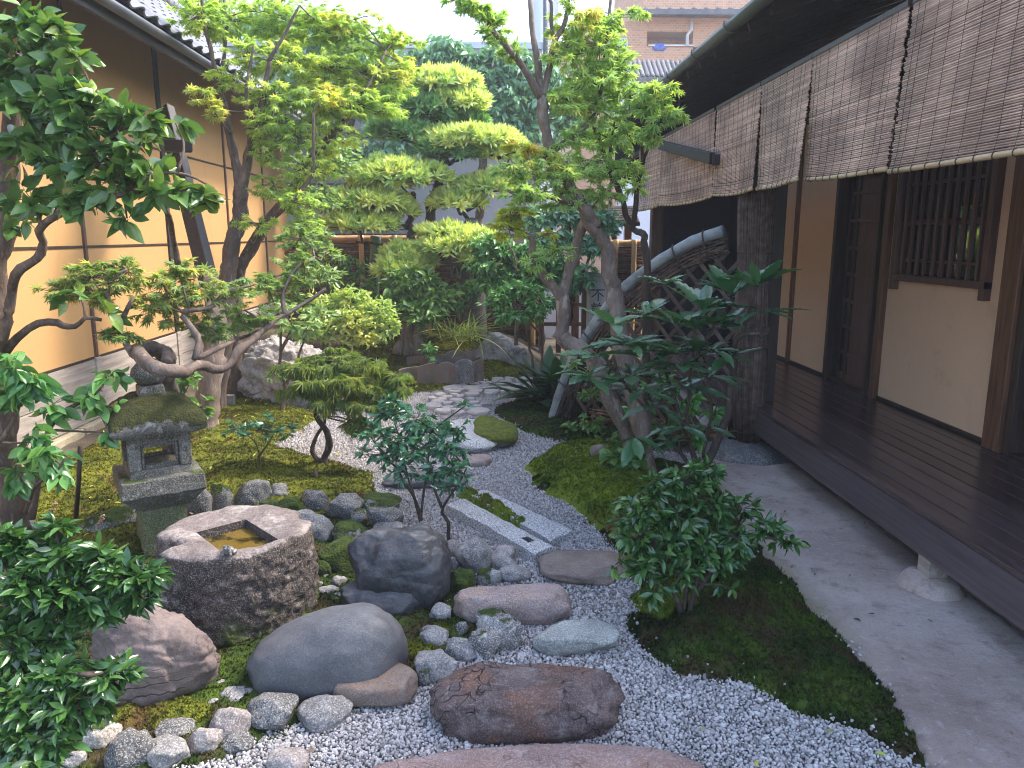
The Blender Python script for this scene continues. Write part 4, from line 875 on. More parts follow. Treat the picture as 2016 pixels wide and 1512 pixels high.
def stone(x0, x1, y0, y1, mat, label, H=None, dr=0.75, seed=0, name='stone', rot=0.0, z0=0.0, group=None, cat='stone', sink=0.3, **kw):
    """stone filling the photo box x0..x1, y0..y1 and standing on the ground there"""
    xc = (x0 + x1) / 2; f = G(xc, y1, z0); zc = zdepth(f)
    W = (x1 - x0) * zc / FPX
    if H is None:
        dep = dr * W; top = D(xc, y0, f[1] + dep * .45); H = max(0.03, top[2] - z0)
    else:
        bk = G(xc, y0, z0 + H * .85); dep = max(.3 * W, bk[1] - f[1])
    W = (x1 - x0) * (zc + dep * .5 * .9) / FPX
    lev = 6 if kw.get('furrow') else 5 if (x1 - x0) > 150 else 4 if (x1 - x0) > 45 else 3
    V, F = rock_shape(lev, seed * 13 + 5, **kw)
    c = D(xc, (y0 + y1) / 2, f[1] + dep / 2); c = np.array([c[0], f[1] + dep / 2, z0])
    V = V * [W / 2, dep / 2, H * (1 + sink) / 2]
    if rot: V = V @ rotz(rot).T
    V = V + [c[0], c[1], z0 + H - H * (1 + sink) / 2]
    b = MB(); b.add(V, F); return solo(name, b, M[mat], label, cat, c, True, group)
ST = dict(flat=.42, box=.8, facets=7, cut=(.8, .97), rough=.035, lump=.12)
stone(640, 1420, 1466, 1700, 'r_front', 'reddish flat slab cut off by the bottom edge, nearest of the stepping stones', H=.16, seed=1, name='stepping_stone', **ST)
stone(843, 1232, 1293, 1478, 'r_brown', 'large dark brown stepping stone with flaking cracked top', H=.19, seed=24, name='stepping_stone', flat=.42, box=.80, facets=9, cut=(.8, .97), rough=.06, lump=.1)
stone(1047, 1218, 1222, 1298, 'r_grey', 'grey green oval stepping stone just beyond the large brown one', H=.10, seed=3, name='stepping_stone', **ST)
stone(892, 1125, 1150, 1238, 'r_pink', 'rounded pinkish stepping stone with an ochre patch on its right end', H=.16, seed=4, name='stepping_stone', **ST)
stone(1058, 1245, 1076, 1158, 'r_flat', 'flat rusty brown stepping stone beside the low camellia shrub', H=.09, seed=5, name='stepping_stone', **ST)
stone(850, 1004, 822, 897, 'r_beam', 'broad grey stepping stone half covered by a bright moss cushion', H=.13, seed=6, name='stepping_stone', **ST)
stone(930, 1020, 818, 889, 'r_mossbright', 'bright yellow green moss cushion growing over the grey stepping stone', H=.15, seed=61, name='moss_cushion', cat='moss', flat=.45, box=.72, facets=4, rough=.05)
stone(884, 968, 893, 922, 'r_pink', 'small flat pinkish stepping stone between mossy stone and granite beams', H=.06, seed=7, name='stepping_stone', **ST)
stone(752, 926, 924, 966, 'r_blue', 'flat slate grey stepping stone behind the upright glossy shrub', H=.08, seed=8, name='stepping_stone', **ST)
BO = dict(rough=.035, lump=.1)
stone(688, 890, 1040, 1212, 'r_black', 'large dark upright boulder with wet looking furrowed face', dr=.75, seed=9, name='boulder', facets=7, flat=0, box=.92, rough=.035, lump=.14, furrow=.022, cut=(.8, .97))
stone(670, 830, 1150, 1222, 'r_black', 'low dark foot of rock under the furrowed boulder', dr=.5, seed=91, name='boulder', facets=8, **BO)
stone(490, 802, 1205, 1392, 'r_blue', 'smooth slate blue boulder leaning beside the water basin', dr=.62, seed=10, name='boulder', facets=5, box=.82, rough=.018, lump=.06, skew=.30, cut=(.85, .98))
stone(655, 822, 1302, 1404, 'r_flat', 'flat grey brown stone tucked against the slate blue boulder', H=.11, seed=11, name='boulder', flat=.3, box=.75, facets=4, rough=.02, lump=.06)
stone(182, 434, 1182, 1408, 'r_purple', 'purple brown rock with banded cracks at its foot, before the basin', dr=.7, seed=12, name='boulder', facets=7, box=.85, rough=.05, lump=.1, cut=(.78, .95), furrow=.045, lobes=[(-.35, .2, .8, .55, .35), (.6, -.2, .35, .5, .22), (-.8, -.5, -.2, .4, .2)])
stone(470, 655, 660, 806, 'r_cliff', 'tall pale craggy boulder against the plaster wall', dr=.5, seed=13, name='boulder', facets=10, box=.75, rough=.15, lump=.12, cut=(.72, .95), sink=.15, furrow=.085)
stone(925, 1040, 653, 735, 'r_cliff', 'big weathered grey boulder at the end of the cobbled path', dr=.6, seed=14, name='boulder', facets=9, rough=.06, furrow=.05)
stone(1005, 1075, 590, 690, 'r_grandark', 'dark rough boulder below the bamboo gatepost', dr=.6, seed=15, name='boulder', facets=9, rough=.07)
# border stones, front row
GR = dict(facets=11, rough=.075, lump=.13, box=.85, cut=(.68, .95))
front = [
 (583, 694, 1377, 1448, 'r_granite', 'pale granite stone resting on gravel under the flat grey brown stone'),
 (480, 586, 1374, 1452, 'r_grandark', 'dark round border stone left of the pale granite one'),
 (411, 494, 1400, 1472, 'r_granpink', 'pinkish white border stone wedged beside the dark round one'),
 (368, 440, 1433, 1492, 'r_granpink', 'grey pink border stone below and left of the pinkish white one'),
 (306, 388, 1428, 1472, 'r_grandark', 'small black border stone with a white scuffed top'),
 (285, 376, 1462, 1520, 'r_granite', 'long grey border stone at the lower edge of the bed'),
 (430, 500, 1450, 1490, 'r_grandark', 'flat mottled border stone filling the gap before the gravel'),
 (210, 312, 1448, 1530, 'r_grandark', 'dark rough border stone in the lower left corner bed'),
 (165, 242, 1418, 1485, 'r_mosspale', 'pale stone with a mossy crown under the left foreground shrub'),
 (178, 225, 1395, 1440, 'r_mosspale', 'small pointed mossy stone behind the pale moss crowned one'),
 (120, 170, 1480, 1520, 'r_granite', 'small pale stone almost hidden below the left foreground shrub'),
 (525, 610, 1478, 1540, 'r_granpink', 'pinkish stone poking out of gravel at the bottom edge'),
 (433, 512, 1358, 1396, 'r_granite', 'flat white stone set in moss beside the banded rock'),
 (817, 904, 1288, 1350, 'r_granite', 'pale border stone next to the flat grey brown stone'),
 (822, 850, 1318, 1356, 'r_mossy', 'little mossy stone under the pale border stone'),
 (876, 948, 1260, 1308, 'r_granite', 'white topped border stone halfway up the gravel edge'),
 (935, 1030, 1208, 1290, 'r_lichen', 'lichen crusted lumpy stone against the pinkish stepping stone'),
 (918, 985, 1240, 1305, 'r_lichen', 'jagged white crusted stone left of the lumpy lichen stone'),
 (895, 922, 1225, 1258, 'r_grandark', 'small dark stone between moss and the pinkish stepping stone'),
 (826, 885, 1236, 1280, 'r_granite', 'flat white stone sunk in the moss before the furrowed boulder'),
 (846, 890, 1190, 1228, 'r_granite', 'upper flat white stone in the moss below the furrowed boulder'),
 (880, 937, 1122, 1172, 'r_moss', 'moss topped stone right of the furrowed boulder'),
 (936, 970, 1117, 1156, 'r_mossy', 'small dark mossy stone between moss topped and pale rounded stones'),
 (960, 988, 1120, 1154, 'r_grey', 'narrow grey stone pressed against the pale rounded one'),
 (978, 1046, 1114, 1152, 'r_granite', 'pale rounded stone at the inner bend of the gravel'),
 (974, 1018, 1096, 1130, 'r_granite', 'small egg shaped pale stone perched behind the rounded one'),
 (958, 1016, 1076, 1122, 'r_granpink', 'beige stone behind the egg shaped pale one'),
 (896, 968, 1062, 1134, 'r_granite', 'bulky speckled stone with a dark hollow underneath'),
 (878, 910, 1064, 1100, 'r_granpink', 'small brownish stone at the foot of the thin shrub stem'),
 (884, 904, 1100, 1126, 'r_grandark', 'tiny dark stone touching the furrowed boulder'),
]
for i, (x0, x1, y0, y1, m_, lab) in enumerate(front):
    stone(x0, x1, y0, y1, m_, lab, dr=.85, seed=100 + i, name='border_stone', group='border stones between gravel and moss', **(dict(facets=12, rough=.14, lump=.2, box=.8) if m_ == 'r_lichen' else GR))
ring = [
 (362, 416, 962, 1034, 'r_grandark', 'dark grey stone beside the lantern pillar'),
 (412, 460, 950, 1012, 'r_mossy', 'upright grey stone second from the lantern pillar'),
 (458, 533, 946, 1008, 'r_grandark', 'largest dark round stone of the row behind the basin'),
 (522, 580, 953, 996, 'r_grandark', 'dark stone right of the largest dark round one'),
 (560, 600, 960, 984, 'r_granite', 'small white stone in the row behind the basin'),
 (594, 650, 966, 1010, 'r_grandark', 'grey black stone right of the small white one'),
 (638, 716, 972, 1026, 'r_grandark', 'low black stone at the right of the row behind the basin'),
 (512, 562, 984, 1012, 'r_moss', 'flat moss covered stone just above the basin rim'),
 (543, 600, 980, 1024, 'r_moss', 'moss covered stone above the right end of the basin'),
 (440, 516, 1000, 1024, 'r_moss', 'low mossy hump behind the left part of the basin'),
 (698, 792, 976, 1016, 'r_mossy', 'brownish mossy stone near the thin shrub stems'),
 (722, 796, 1002, 1046, 'r_grandark', 'dark speckled stone behind the furrowed boulder'),
 (736, 802, 1026, 1054, 'r_granite', 'whitish stone right behind the furrowed boulder'),
 (572, 660, 1006, 1072, 'r_granite', 'big pale granite stone touching the basin on its right'),
 (655, 724, 1026, 1074, 'r_mossy', 'black stone with a mossy top beside the pale granite'),
 (628, 714, 1062, 1134, 'r_moss', 'round dark green moss cushion between basin and furrowed boulder'),
 (618, 652, 1104, 1142, 'r_moss', 'small moss cushion tight against the basin'),
 (690, 725, 1000, 1030, 'r_mossy', 'small mossy stone between two dark ones'),
 (655, 690, 1050, 1080, 'r_moss', 'little moss knob under the mossy topped black stone'),
 (230, 285, 985, 1050, 'r_grandark', 'shadowed dark rock left of the lantern pillar'),
 (165, 270, 1000, 1075, 'r_mossy', 'low dark mossy rock behind the left foreground shrub'),
 (318, 350, 1098, 1120, 'r_granpink', 'pinkish flat stone between basin and lantern pillar'),
]
for i, (x0, x1, y0, y1, m_, lab) in enumerate(ring):
    stone(x0, x1, y0, y1, m_, lab, dr=.85, seed=200 + i, name='border_stone', group='stones ringing the water basin', **GR)
tiny = [(628, 1155), (640, 1172), (655, 1168), (632, 1190), (648, 1200), (662, 1215), (640, 1215), (438, 1300), (452, 1312), (472, 1318), (488, 1312), (434, 1335), (448, 1345), (470, 1350), (486, 1340), (440, 1355), (430, 1318), (462, 1332), (478, 1300), (668, 1150), (660, 1190), (300, 1180), (308, 1195), (845, 1248), (860, 1215), (455, 1372), (496, 1325), (645, 1140), (672, 1182), (420, 1390)]
for i, (x, y) in enumerate(tiny):
    w = 9 + (i * 7) % 9
    stone(x - w, x + w, y - w * 1.0, y + w * .55, 'r_granite', 'small white stone strewn in the moss around the basin', dr=.8, seed=300 + i, name='white_pebble', group='small white stones in the moss around the basin', cat='pebble', **GR)
stone(1160, 1200, 874, 935, 'r_flat', 'upright brown stone on the bright moss island', dr=.7, seed=401, name='standing_stone', facets=7, rough=.04)
stone(1146, 1164, 908, 940, 'r_flat', 'small narrow stone leaning by the upright brown one', dr=.6, seed=402, name='standing_stone', facets=7, rough=.04)
stone(1165, 1225, 925, 950, 'r_grandark', 'dark low stone under the round leaved plant', dr=.7, seed=403, name='standing_stone', facets=7, rough=.04)
for i, (x0, x1, y0, y1, lab) in enumerate([(890, 950, 772, 800, 'grey edge stone at the near end of the cobbled path'), (955, 1000, 806, 826, 'flat grey stone by the moss cushion')]): pass
stone(905, 995, 600, 648, 'r_grandark', 'dark stone base under the tall stone lantern at the back', dr=.6, seed=405, name='boulder')
stone(660, 730, 676, 720, 'r_grandark', 'shadowed stone under the bright clipped azalea', dr=.6, seed=406, name='boulder')

# cut granite beams lying in the gravel
def beam(name, c4, H, label, hole=None):
    P = [G(x, y, H) for x, y in c4]; n1, n2 = 26, 7; u = np.linspace(0, 1, n1); v = np.linspace(0, 1, n2)
    top = np.array([[(P[0] * (1 - a) + P[1] * a) * (1 - b_) + (P[3] * (1 - a) + P[2] * a) * b_ for b_ in v] for a in u])
    th_ = thing(name, label, 'stone beam', top.mean((0, 1)) * (1, 1, 0), 'granite beams lying side by side in the gravel')
    top[:, :, 2] += .006 * fbm(top.reshape(-1, 3) * 14, 3).reshape(n1, n2); top[:, (0, -1), :2] += .006 * fbm(top[:, (0, -1)].reshape(-1, 3) * 9, 8).reshape(n1, 2, 1)
    top[:, (0, -1), 2] -= .008; top[(0, -1), :, 2] -= .008
    keep = grid_faces(n1, n2)
    if hole: keep = np.array([f for f in keep if not (f[0] // n2 in hole[0] and f[0] % n2 in hole[1])])
    b = MB(); V = top.reshape(-1, 3); b.add(V, keep[:, ::-1])
    rim = [i * n2 for i in range(n1)] + [(n1 - 1) * n2 + j for j in range(1, n2)] + [i * n2 + n2 - 1 for i in range(n1 - 2, -1, -1)] + [j for j in range(n2 - 2, 0, -1)]
    A = V[rim]; B2 = A.copy(); B2[:, 2] = -.02; n = len(rim); i = np.arange(n); j = (i + 1) % n
    b.add(np.vstack([A, B2]), np.stack([i, n + i, n + j, j], 1)); o = part('beam', b, M['r_beam'], th_)
    if hole:
        i0, i1, j0, j1 = hole[0][0], hole[0][-1] + 1, hole[1][0], hole[1][-1] + 1
        rm = [i0 * n2 + q for q in range(j0, j1 + 1)] + [q * n2 + j1 for q in range(i0 + 1, i1 + 1)] + [i1 * n2 + q for q in range(j1 - 1, j0 - 1, -1)] + [q * n2 + j0 for q in range(i1 - 1, i0, -1)]
        A = V[rm]; B2 = A.copy(); B2[:, 2] -= .05; n = len(rm); i = np.arange(n); j = (i + 1) % n
        b = MB(); b.add(np.vstack([A, B2]), [np.stack([i, j, n + j, n + i], 1)]); b.add(B2, np.arange(n)[None, :]); part('socket', b, M['r_grandark'], th_)
beam('granite_beam', [(880, 990), (1051, 1086), (1091, 1074), (912, 979)], .085, 'long granite beam with a square socket cut in its near end', ((20, 21), (2, 3)))
beam('granite_beam', [(928, 972), (1083, 1061), (1129, 1042), (952, 960)], .06, 'thinner granite beam right of the moss strip with a worn tip')

# cobbled path: flat stones bedded in mortar, children of one piece of setting
COB = gpoly([(845, 790), (870, 775), (905, 762), (960, 752), (1035, 747), (1052, 762), (1030, 774), (965, 782), (915, 788), (960, 798), (965, 812), (935, 824), (880, 822), (850, 808)])
cobble = ground_sheet('cobbled_path', COB, .004, M['gravel_base'], .06, .004, 4)
pts = []; lo, hi = COB.min(0), COB.max(0)
for k in range(6000):
    p = rng.uniform(lo, hi); r = rng.uniform(.05, .12)
    if sdist(np.array([p[0]]), np.array([p[1]]), COB)[0] < .03: continue
    if all(math.hypot(p[0] - a, p[1] - c) > (r + s) * .98 for a, c, s in pts): pts.append((p[0], p[1], r))
cob_me = []
for k in range(6):
    V, F = rock_shape(3, 700 + k, flat=.5, box=.6, facets=6, cut=(.8, .97), rough=.03); b = MB(); b.add(V, F); me = b.mesh('paving_stone'); me.materials.append(M['r_cobble']); cob_me.append(me)
for k, (x, y, r) in enumerate(pts[:290]):
    a = rng.uniform(0, 6.3); S = np.diag([r * rng.uniform(.95, 1.25), r * rng.uniform(.8, 1.0), .05]); piece('paving_stone', cob_me[k % 6], cobble, mat4(rotz(a) @ S, (x, y, .008)))
print('cobbles', len(pts))

# old roof tiles set on edge along the bank
te = thing('tile_edging', 'row of old grey roof tiles set on edge along the bank', 'edging', D(870, 760, 9.6) * (1, 1, 0))
def edge_tile(x0, x1, y0, y1, Y, arch, mat='r_flat', dark=False):
    a, c = D(x0, y1, Y), D(x1, y1, Y); h = D((x0 + x1) / 2, y0, Y)[2] - min(a[2], c[2]); n = 9; u = np.linspace(0, 1, n)
    bx = a[0] + (c[0] - a[0]) * u; zt = min(a[2], c[2]) + h * (.72 + .28 * (np.sin(u * math.pi) if arch > 0 else u if arch == 0 else .5 + .5 * np.cos(u * 2 * math.pi)))
    by = Y + .05 * np.sin(u * math.pi); zb = np.full(n, min(a[2], c[2]) - .12)
    ring = lambda dy: np.vstack([np.stack([bx, by + dy, zt], 1), np.stack([bx, by + dy, zb], 1)])
    V = np.vstack([ring(0), ring(.035)]); F = []
    for k in range(n - 1): F += [(k, n + k, n + k + 1, k + 1), (2 * n + k, 2 * n + k + 1, 3 * n + k + 1, 3 * n + k), (k, k + 1, 2 * n + k + 1, 2 * n + k)]
    F += [(0, 2 * n, 3 * n, n), (n - 1, 2 * n - 1, 4 * n - 1, 3 * n - 1)]
    b = MB(); b.add(V, np.array(F)); part('edge_tile', b, M[mat], te, bevel=.006)
for q in [(785, 824, 722, 742, 9.75, 0), (822, 858, 714, 744, 9.55, 0), (858, 898, 714, 740, 9.5, 1), (898, 912, 722, 738, 9.5, -1), (896, 934, 708, 736, 9.38, 1), (932, 952, 706, 732, 9.4, 0), (842, 878, 698, 714, 10.3, 0), (878, 918, 690, 712, 10.2, 1), (916, 936, 688, 708, 10.1, -1), (800, 845, 700, 712, 10.4, 0)]:
    edge_tile(*q, mat='r_grandark' if q[0] in (896, 842) else 'r_flat')

# ================================================================== WATER BASIN
bc = G(468, 1255, 0); BH = .475
bc = np.array([G(466, 1290)[0], G(466, 1290)[1] + .36, 0]); bc[0] = D(466, 1100, bc[1])[0]
basin = thing('water_basin', 'round carved granite water basin with a square pool', 'water basin', bc)
hole = np.array([G(x, y, BH)[:2] - bc[:2] for x, y in ((395, 1049), (482, 1026), (546, 1066), (442, 1084))])
n = 220; th = np.arange(n) * 2 * math.pi / n; dirs = np.stack([np.cos(th), np.sin(th)], 1)
hc = hole.mean(0); hole = hc + (hole - hc) * 1.13
def hole_r(d):
    best = 9
    for a, e in zip(hole, np.roll(hole, -1, 0)):
        w = e - a; den = d[0] * w[1] - d[1] * w[0]
        if abs(den) < 1e-9: continue
        q = a - hc; t_ = (q[0] * w[1] - q[1] * w[0]) / den; u_ = (q[0] * d[1] - q[1] * d[0]) / den
        if t_ > 0 and -1e-6 <= u_ <= 1 + 1e-6: best = min(best, t_)
    return best
hr = np.array([hole_r(d) for d in dirs]); inner = hc + dirs * hr[:, None]
R0 = .362; Rr = R0 * (1 + .03 * fbm(np.column_stack([dirs * 1.6, th * 0]), 4) + .012 * fbm(np.column_stack([dirs * 7, th * 0]), 9))
notch = np.exp(-((th - 3.62) / .16) ** 2); notch2 = np.exp(-((th - .62) / .12) ** 2)
outer = dirs * (Rr * (1 - .10 * notch - .05 * notch2))[:, None]
b = MB(); rings = []
for k, q in enumerate(np.linspace(0, 1, 9)):
    P = inner * (1 - q) + outer * q; z = BH + .012 * math.sin(q * math.pi) - .02 * max(0, q - .8) * 5 * .6 - (.10 * notch + .03 * notch2) * max(0, q - .45) / .55
    z = z + .007 * fbm(np.column_stack([P * 16, th * 0]), 2) * min(1, q * 4); rings.append(np.column_stack([P, z]))
for q in np.linspace(.03, 1, 44):
    s_ = 1 + .035 * math.sin(q * 2.6) - .10 * max(0, q - .6) ** 1.5
    P = outer * s_; z0_ = rings[8][:, 2] * (1 - q) - .06 * q
    g = fbm(np.column_stack([P * 24, z0_ * 30]), 6, 4, .75)
    P = P * (1 + .034 * g * min(1, q * 6))[:, None]; rings.append(np.column_stack([P, z0_]))
V = np.vstack(rings) + bc; m_ = len(rings); i = np.arange(m_ - 1)[:, None] * n; j = np.arange(n)[None, :]; k = (j + 1) % n
b.add(V, np.stack([i + j, i + n + j, i + n + k, i + k], -1).reshape(-1, 4)[:, ::1])
iw = np.column_stack([inner, np.full(n, BH - .20)]) + bc; jj = np.arange(n); kk = (jj + 1) % n
b.add(np.vstack([rings[0] + bc, iw]), np.stack([jj, kk, n + kk, n + jj], 1)); b.add(iw, np.arange(n)[None, :])
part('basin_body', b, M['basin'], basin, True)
b = MB(); b.add(np.column_stack([inner * 1.0, np.full(n, BH - .045)]) + bc, np.arange(n)[None, :]); part('water', b, M['water'], basin)
fp = G(450, 1091, BH + .005); b = MB()
for c, s in (((0, 0, .022), (.030, .036, .022)), ((0, -.022, .042), (.02, .022, .017)), ((-.03, .008, .012), (.014, .026, .013)), ((.03, .008, .012), (.014, .026, .013)), ((-.02, -.03, .01), (.008, .016, .011)), ((.02, -.03, .01), (.008, .016, .011)), ((-.011, -.03, .058), (.006, .006, .006)), ((.011, -.03, .058), (.006, .006, .006))):
    V, F = ico(2); b.add((V * s + c) * .85 + fp, F)
solo('frog_figurine', b, M['r_grandark'], 'tiny grey stone frog sitting on the rim of the water basin', 'figurine', fp, True)

# ================================================================== STONE LANTERN (near)
lc = np.array([0, 4.45, 0.0]); lc[0] = D(318, 1000, 4.45)[0]
lan = thing('stone_lantern', 'squat stone lantern with moss covered cap beside the water basin', 'stone lantern', lc)
LR = rotz(math.radians(31)); zz = lambda y: D(318, y, 4.45)[2]
mpx = zdepth(lc + (0, 0, .8)) / FPX
def noisy(b, a, s): 
    for V in b.V: V += (a * fbm(V * s, 3))[:, None] * np.array([1, 1, .6])
    return b
def block(w0, w1, z0, z1, nz=6, nx=8):
    """square tapered block with subdivided faces"""
    b = MB(); ring = []; e = np.linspace(-1, 1, nx + 1)[:-1]
    sq = np.vstack([np.stack([e, -np.ones(nx)], 1), np.stack([np.ones(nx), e], 1), np.stack([-e, np.ones(nx)], 1), np.stack([-np.ones(nx), -e], 1)]); m = len(sq)
    zs = np.linspace(z0, z1, nz); ws = np.linspace(w0, w1, nz)
    V = np.vstack([np.column_stack([sq * w / 2, np.full(m, z)]) for w, z in zip(ws, zs)] + [np.column_stack([sq * w1 / 2 * q, np.full(m, z1)]) for q in (.6, .05)] + [np.column_stack([sq * w0 / 2 * q, np.full(m, z0)]) for q in (.6, .05)])
    def rf(a, c): j = np.arange(m); k = (j + 1) % m; return np.stack([a * m + j, a * m + k, c * m + k, c * m + j], 1)
    F = [rf(k, k + 1) for k in range(nz - 1)] + [rf(nz - 1, nz), rf(nz, nz + 1), rf(nz + 2, 0), rf(nz + 3, nz + 2)]
    b.add(V @ LR.T + lc, F); return b
wpil, wplat, wbox, wroof = 82 * mpx, 150 * mpx, 112 * mpx, 172 * mpx
zpl0, zpl1, zpl2 = zz(985), zz(955), zz(922)
part('pillar', noisy(block(wpil * 1.06, wpil, -.1, zpl0 + .003, 14), .006, 16), M['r_pillar'], lan)
part('platform', noisy(block(wpil * 1.15, wplat * .97, zpl0, zpl1, 4), .004, 14), M['r_lantern'], lan)
part('platform_slab', noisy(block(wplat, wplat * .985, zpl1 + .001, zpl2, 3), .004, 14), M['r_lantern'], lan, bevel=.01)
zb0, zb1 = zpl2 - .004, zz(846); t_ = wbox * .195; fb = part('fire_box', noisy(block(wbox * 1.0, wbox * .97, zb0, zb0 + .05, 2), .003, 14), M['r_lantern'], lan, bevel=.006)
for sx in (-1, 1):
    for sy_ in (-1, 1):
        b = MB(); b.box(LR @ np.array([sx * (wbox - t_) / 2, sy_ * (wbox - t_) / 2, (zb0 + zb1) / 2 + .02]) + lc, (t_, t_, zb1 - zb0 - .055), LR); part('corner_post', b, M['r_lantern'], fb, bevel=.008)
part('head_slab', noisy(block(wbox * .97, wbox, zb1 - .045, zb1 + .01, 2), .003, 14), M['r_lantern'], fb, bevel=.006)
for a in (0, 1, 2, 3):
    R4 = LR @ rotz(a * math.pi / 2); b = MB(); hw = wbox / 2 - t_
    for q, s_ in (((-hw + .012, 0), (.013, .018, zb1 - zb0 - .1)), ((hw - .012, 0), (.013, .018, zb1 - zb0 - .1))):
        b.box(R4 @ np.array([q[0], -wbox / 2 + .035, (zb0 + zb1) / 2 + .002]) + lc, s_, R4)
    b.box(R4 @ np.array([0, -wbox / 2 + .035, zb0 + .062]) + lc, (2 * hw - .045, .018, .02), R4); b.box(R4 @ np.array([0, -wbox / 2 + .035, zb1 - .058]) + lc, (2 * hw - .045, .018, .02), R4)
    part('window_frame', b, M['r_lantern'], fb)
# cap: square plan with upswept corners, domed top
n = 49; g = np.linspace(-1, 1, n); X, Y = np.meshgrid(g, g); rr = np.maximum(np.abs(X), np.abs(Y)); rc = np.sqrt(X * X + Y * Y)
zr0, zr1 = zb1 + .0, zz(772); hr_ = zr1 - zr0 - .085
px_ = 1 - .06 * (1 - np.minimum(1, np.abs(X * Y) * 1.2))
ztop = zr0 + .085 + hr_ * (1 - (.5 * rr + .5 * rc / 1.2) ** 2.9) - .02 * (rr > .97) + .028 * np.abs(X * Y) ** 2
Xw, Yw = X * wroof / 2 * px_, Y * wroof / 2 * px_
top = np.stack([Xw, Yw, ztop], -1).reshape(-1, 3); bot = np.stack([Xw * .93, Yw * .93, np.where(rr > .55, zr0 + .028 * np.abs(X * Y) ** 2, zr0 + .004)], -1).reshape(-1, 3)
V = np.vstack([top, bot]) @ LR.T + lc; top_n = n * n; V[:top_n] += (.012 * fbm(V[:top_n] * 9, 5) + .006 * fbm(V[:top_n] * 30, 6))[:, None] * np.array([.5, .5, 1])
F = grid_faces(n, n); b = MB(); rim = [i for i in range(n)] + [i * n + n - 1 for i in range(1, n)] + [n * n - 1 - i for i in range(1, n)] + [(n - 1 - i) * n for i in range(1, n - 1)]; rim = np.array(rim); nx_ = np.roll(rim, -1)
b.add(V, [F, F[:, ::-1] + top_n, np.stack([rim, top_n + rim, top_n + nx_, nx_], 1)]); part('cap', b, M['r_roof'], lan, True)
part('finial_base', noisy(block(.155, .135, zr1 - .035, zr1 + .05, 3), .003, 14), M['r_lantern'], lan, bevel=.008)
b = MB(); b.lathe(lc + (0, 0, zr1 + .045), [(0.03, 0), (.075, .02), (.098, .06), (.092, .10), (.06, .135), (.02, .165), (0, .17)], 20); part('finial', noisy(b, .004, 20), M['r_lantern'], lan, True)

# far stone lantern behind the liriope
fc = np.array([D(930, 560, 11.6)[0], 11.6, hb(0.0, 11.6)])
fl = thing('stone_lantern', 'tall stone lantern with lotus carved bracket, half hidden by shrubs at the back', 'stone lantern', fc)
zf = lambda y: D(930, y, 11.6)[2]; pm = zdepth(fc) / FPX
b = MB(); b.lathe((fc[0], fc[1], 0), [(28 * pm, .2), (26 * pm, zf(570)), (25 * pm, zf(548))], 18); part('pillar', noisy(b, .01, 8), M['r_lantern'], fl, True)
b = MB(); b.lathe((fc[0], fc[1], 0), [(24 * pm, zf(550)), (34 * pm, zf(545)), (40 * pm, zf(535)), (38 * pm, zf(522)), (34 * pm, zf(516))], 20); br_ = part('lotus_bracket', b, M['r_lantern'], fl, True)
for k in range(10):
    a = k * 2 * math.pi / 10; b = MB(); th = np.linspace(0, math.pi, 8); b.tube([(fc[0] + math.cos(a + .27 * math.cos(q)) * 41 * pm, fc[1] + math.sin(a + .27 * math.cos(q)) * 41 * pm, zf(546) + (zf(524) - zf(546)) * math.sin(q)) for q in th], .013, 5); part('lotus_petal', b, M['r_grey'], br_, True)
b = MB(); b.lathe((fc[0], fc[1], 0), [(5 * pm, zf(516.5)), (40 * pm, zf(516)), (42 * pm, zf(508)), (38 * pm, zf(503)), (3 * pm, zf(502))], 20); part('platform', b, M['r_grey'], fl, True)
b = MB(); b.lathe((fc[0], fc[1], 0), [(24 * pm, zf(503)), (25 * pm, zf(476))], 6); part('fire_box', b, M['r_lantern'], fl)
b = MB(); b.lathe((fc[0], fc[1], 0), [(3 * pm, zf(478)), (40 * pm, zf(477)), (41 * pm, zf(470)), (32 * pm, zf(456)), (24 * pm, zf(447)), (3 * pm, zf(443))], 18); part('cap', b, M['r_moss'], fl, True)
b = MB(); b.lathe((fc[0], fc[1], 0), [(14 * pm, zf(445)), (14 * pm, zf(436)), (10 * pm, zf(430)), (0, zf(428))], 14); part('finial', b, M['r_lantern'], fl, True)

# inscribed stone pillar by the gate
sp_ = D(1176, 640, 10.9); sp_[2] = 0
pil = thing('stone_pillar', 'pale squared stone pillar with dark engraved characters by the gate', 'stone pillar', sp_)
zt = D(1176, 545, 10.9)[2]; hw = 17.5 * zdepth(sp_) / FPX
b = MB(); b.span((sp_[0] - hw, 10.9, -.1), (sp_[0] + hw, 10.9 + 2 * hw, zt)); part('shaft', b, M['r_marker'], pil, bevel=.015)
b = MB(); b.span((sp_[0] - hw * 1.12, 10.9 - hw * .12, zt + .001), (sp_[0] + hw * 1.12, 10.9 + 2.12 * hw, zt + .05)); part('cap', b, M['r_marker'], pil, bevel=.01)
G1 = [((0, .9), (1, .9)), ((.55, .9), (.32, .55), (.02, .32)), ((.52, .66), (.52, 0)), ((.62, .62), (.92, .36))]
G2 = [((.18, 1), (.26, .92)), ((0, .84), (.44, .84)), ((.06, .7), (.38, .7)), ((.06, .57), (.38, .57)), ((.08, .42), (.08, .08), (.37, .08), (.37, .42), (.08, .42)), ((.64, 1), (.5, .72)), ((.56, .8), (.95, .8)), ((.46, .48), (1.0, .48)), ((.75, .8), (.75, 0))]
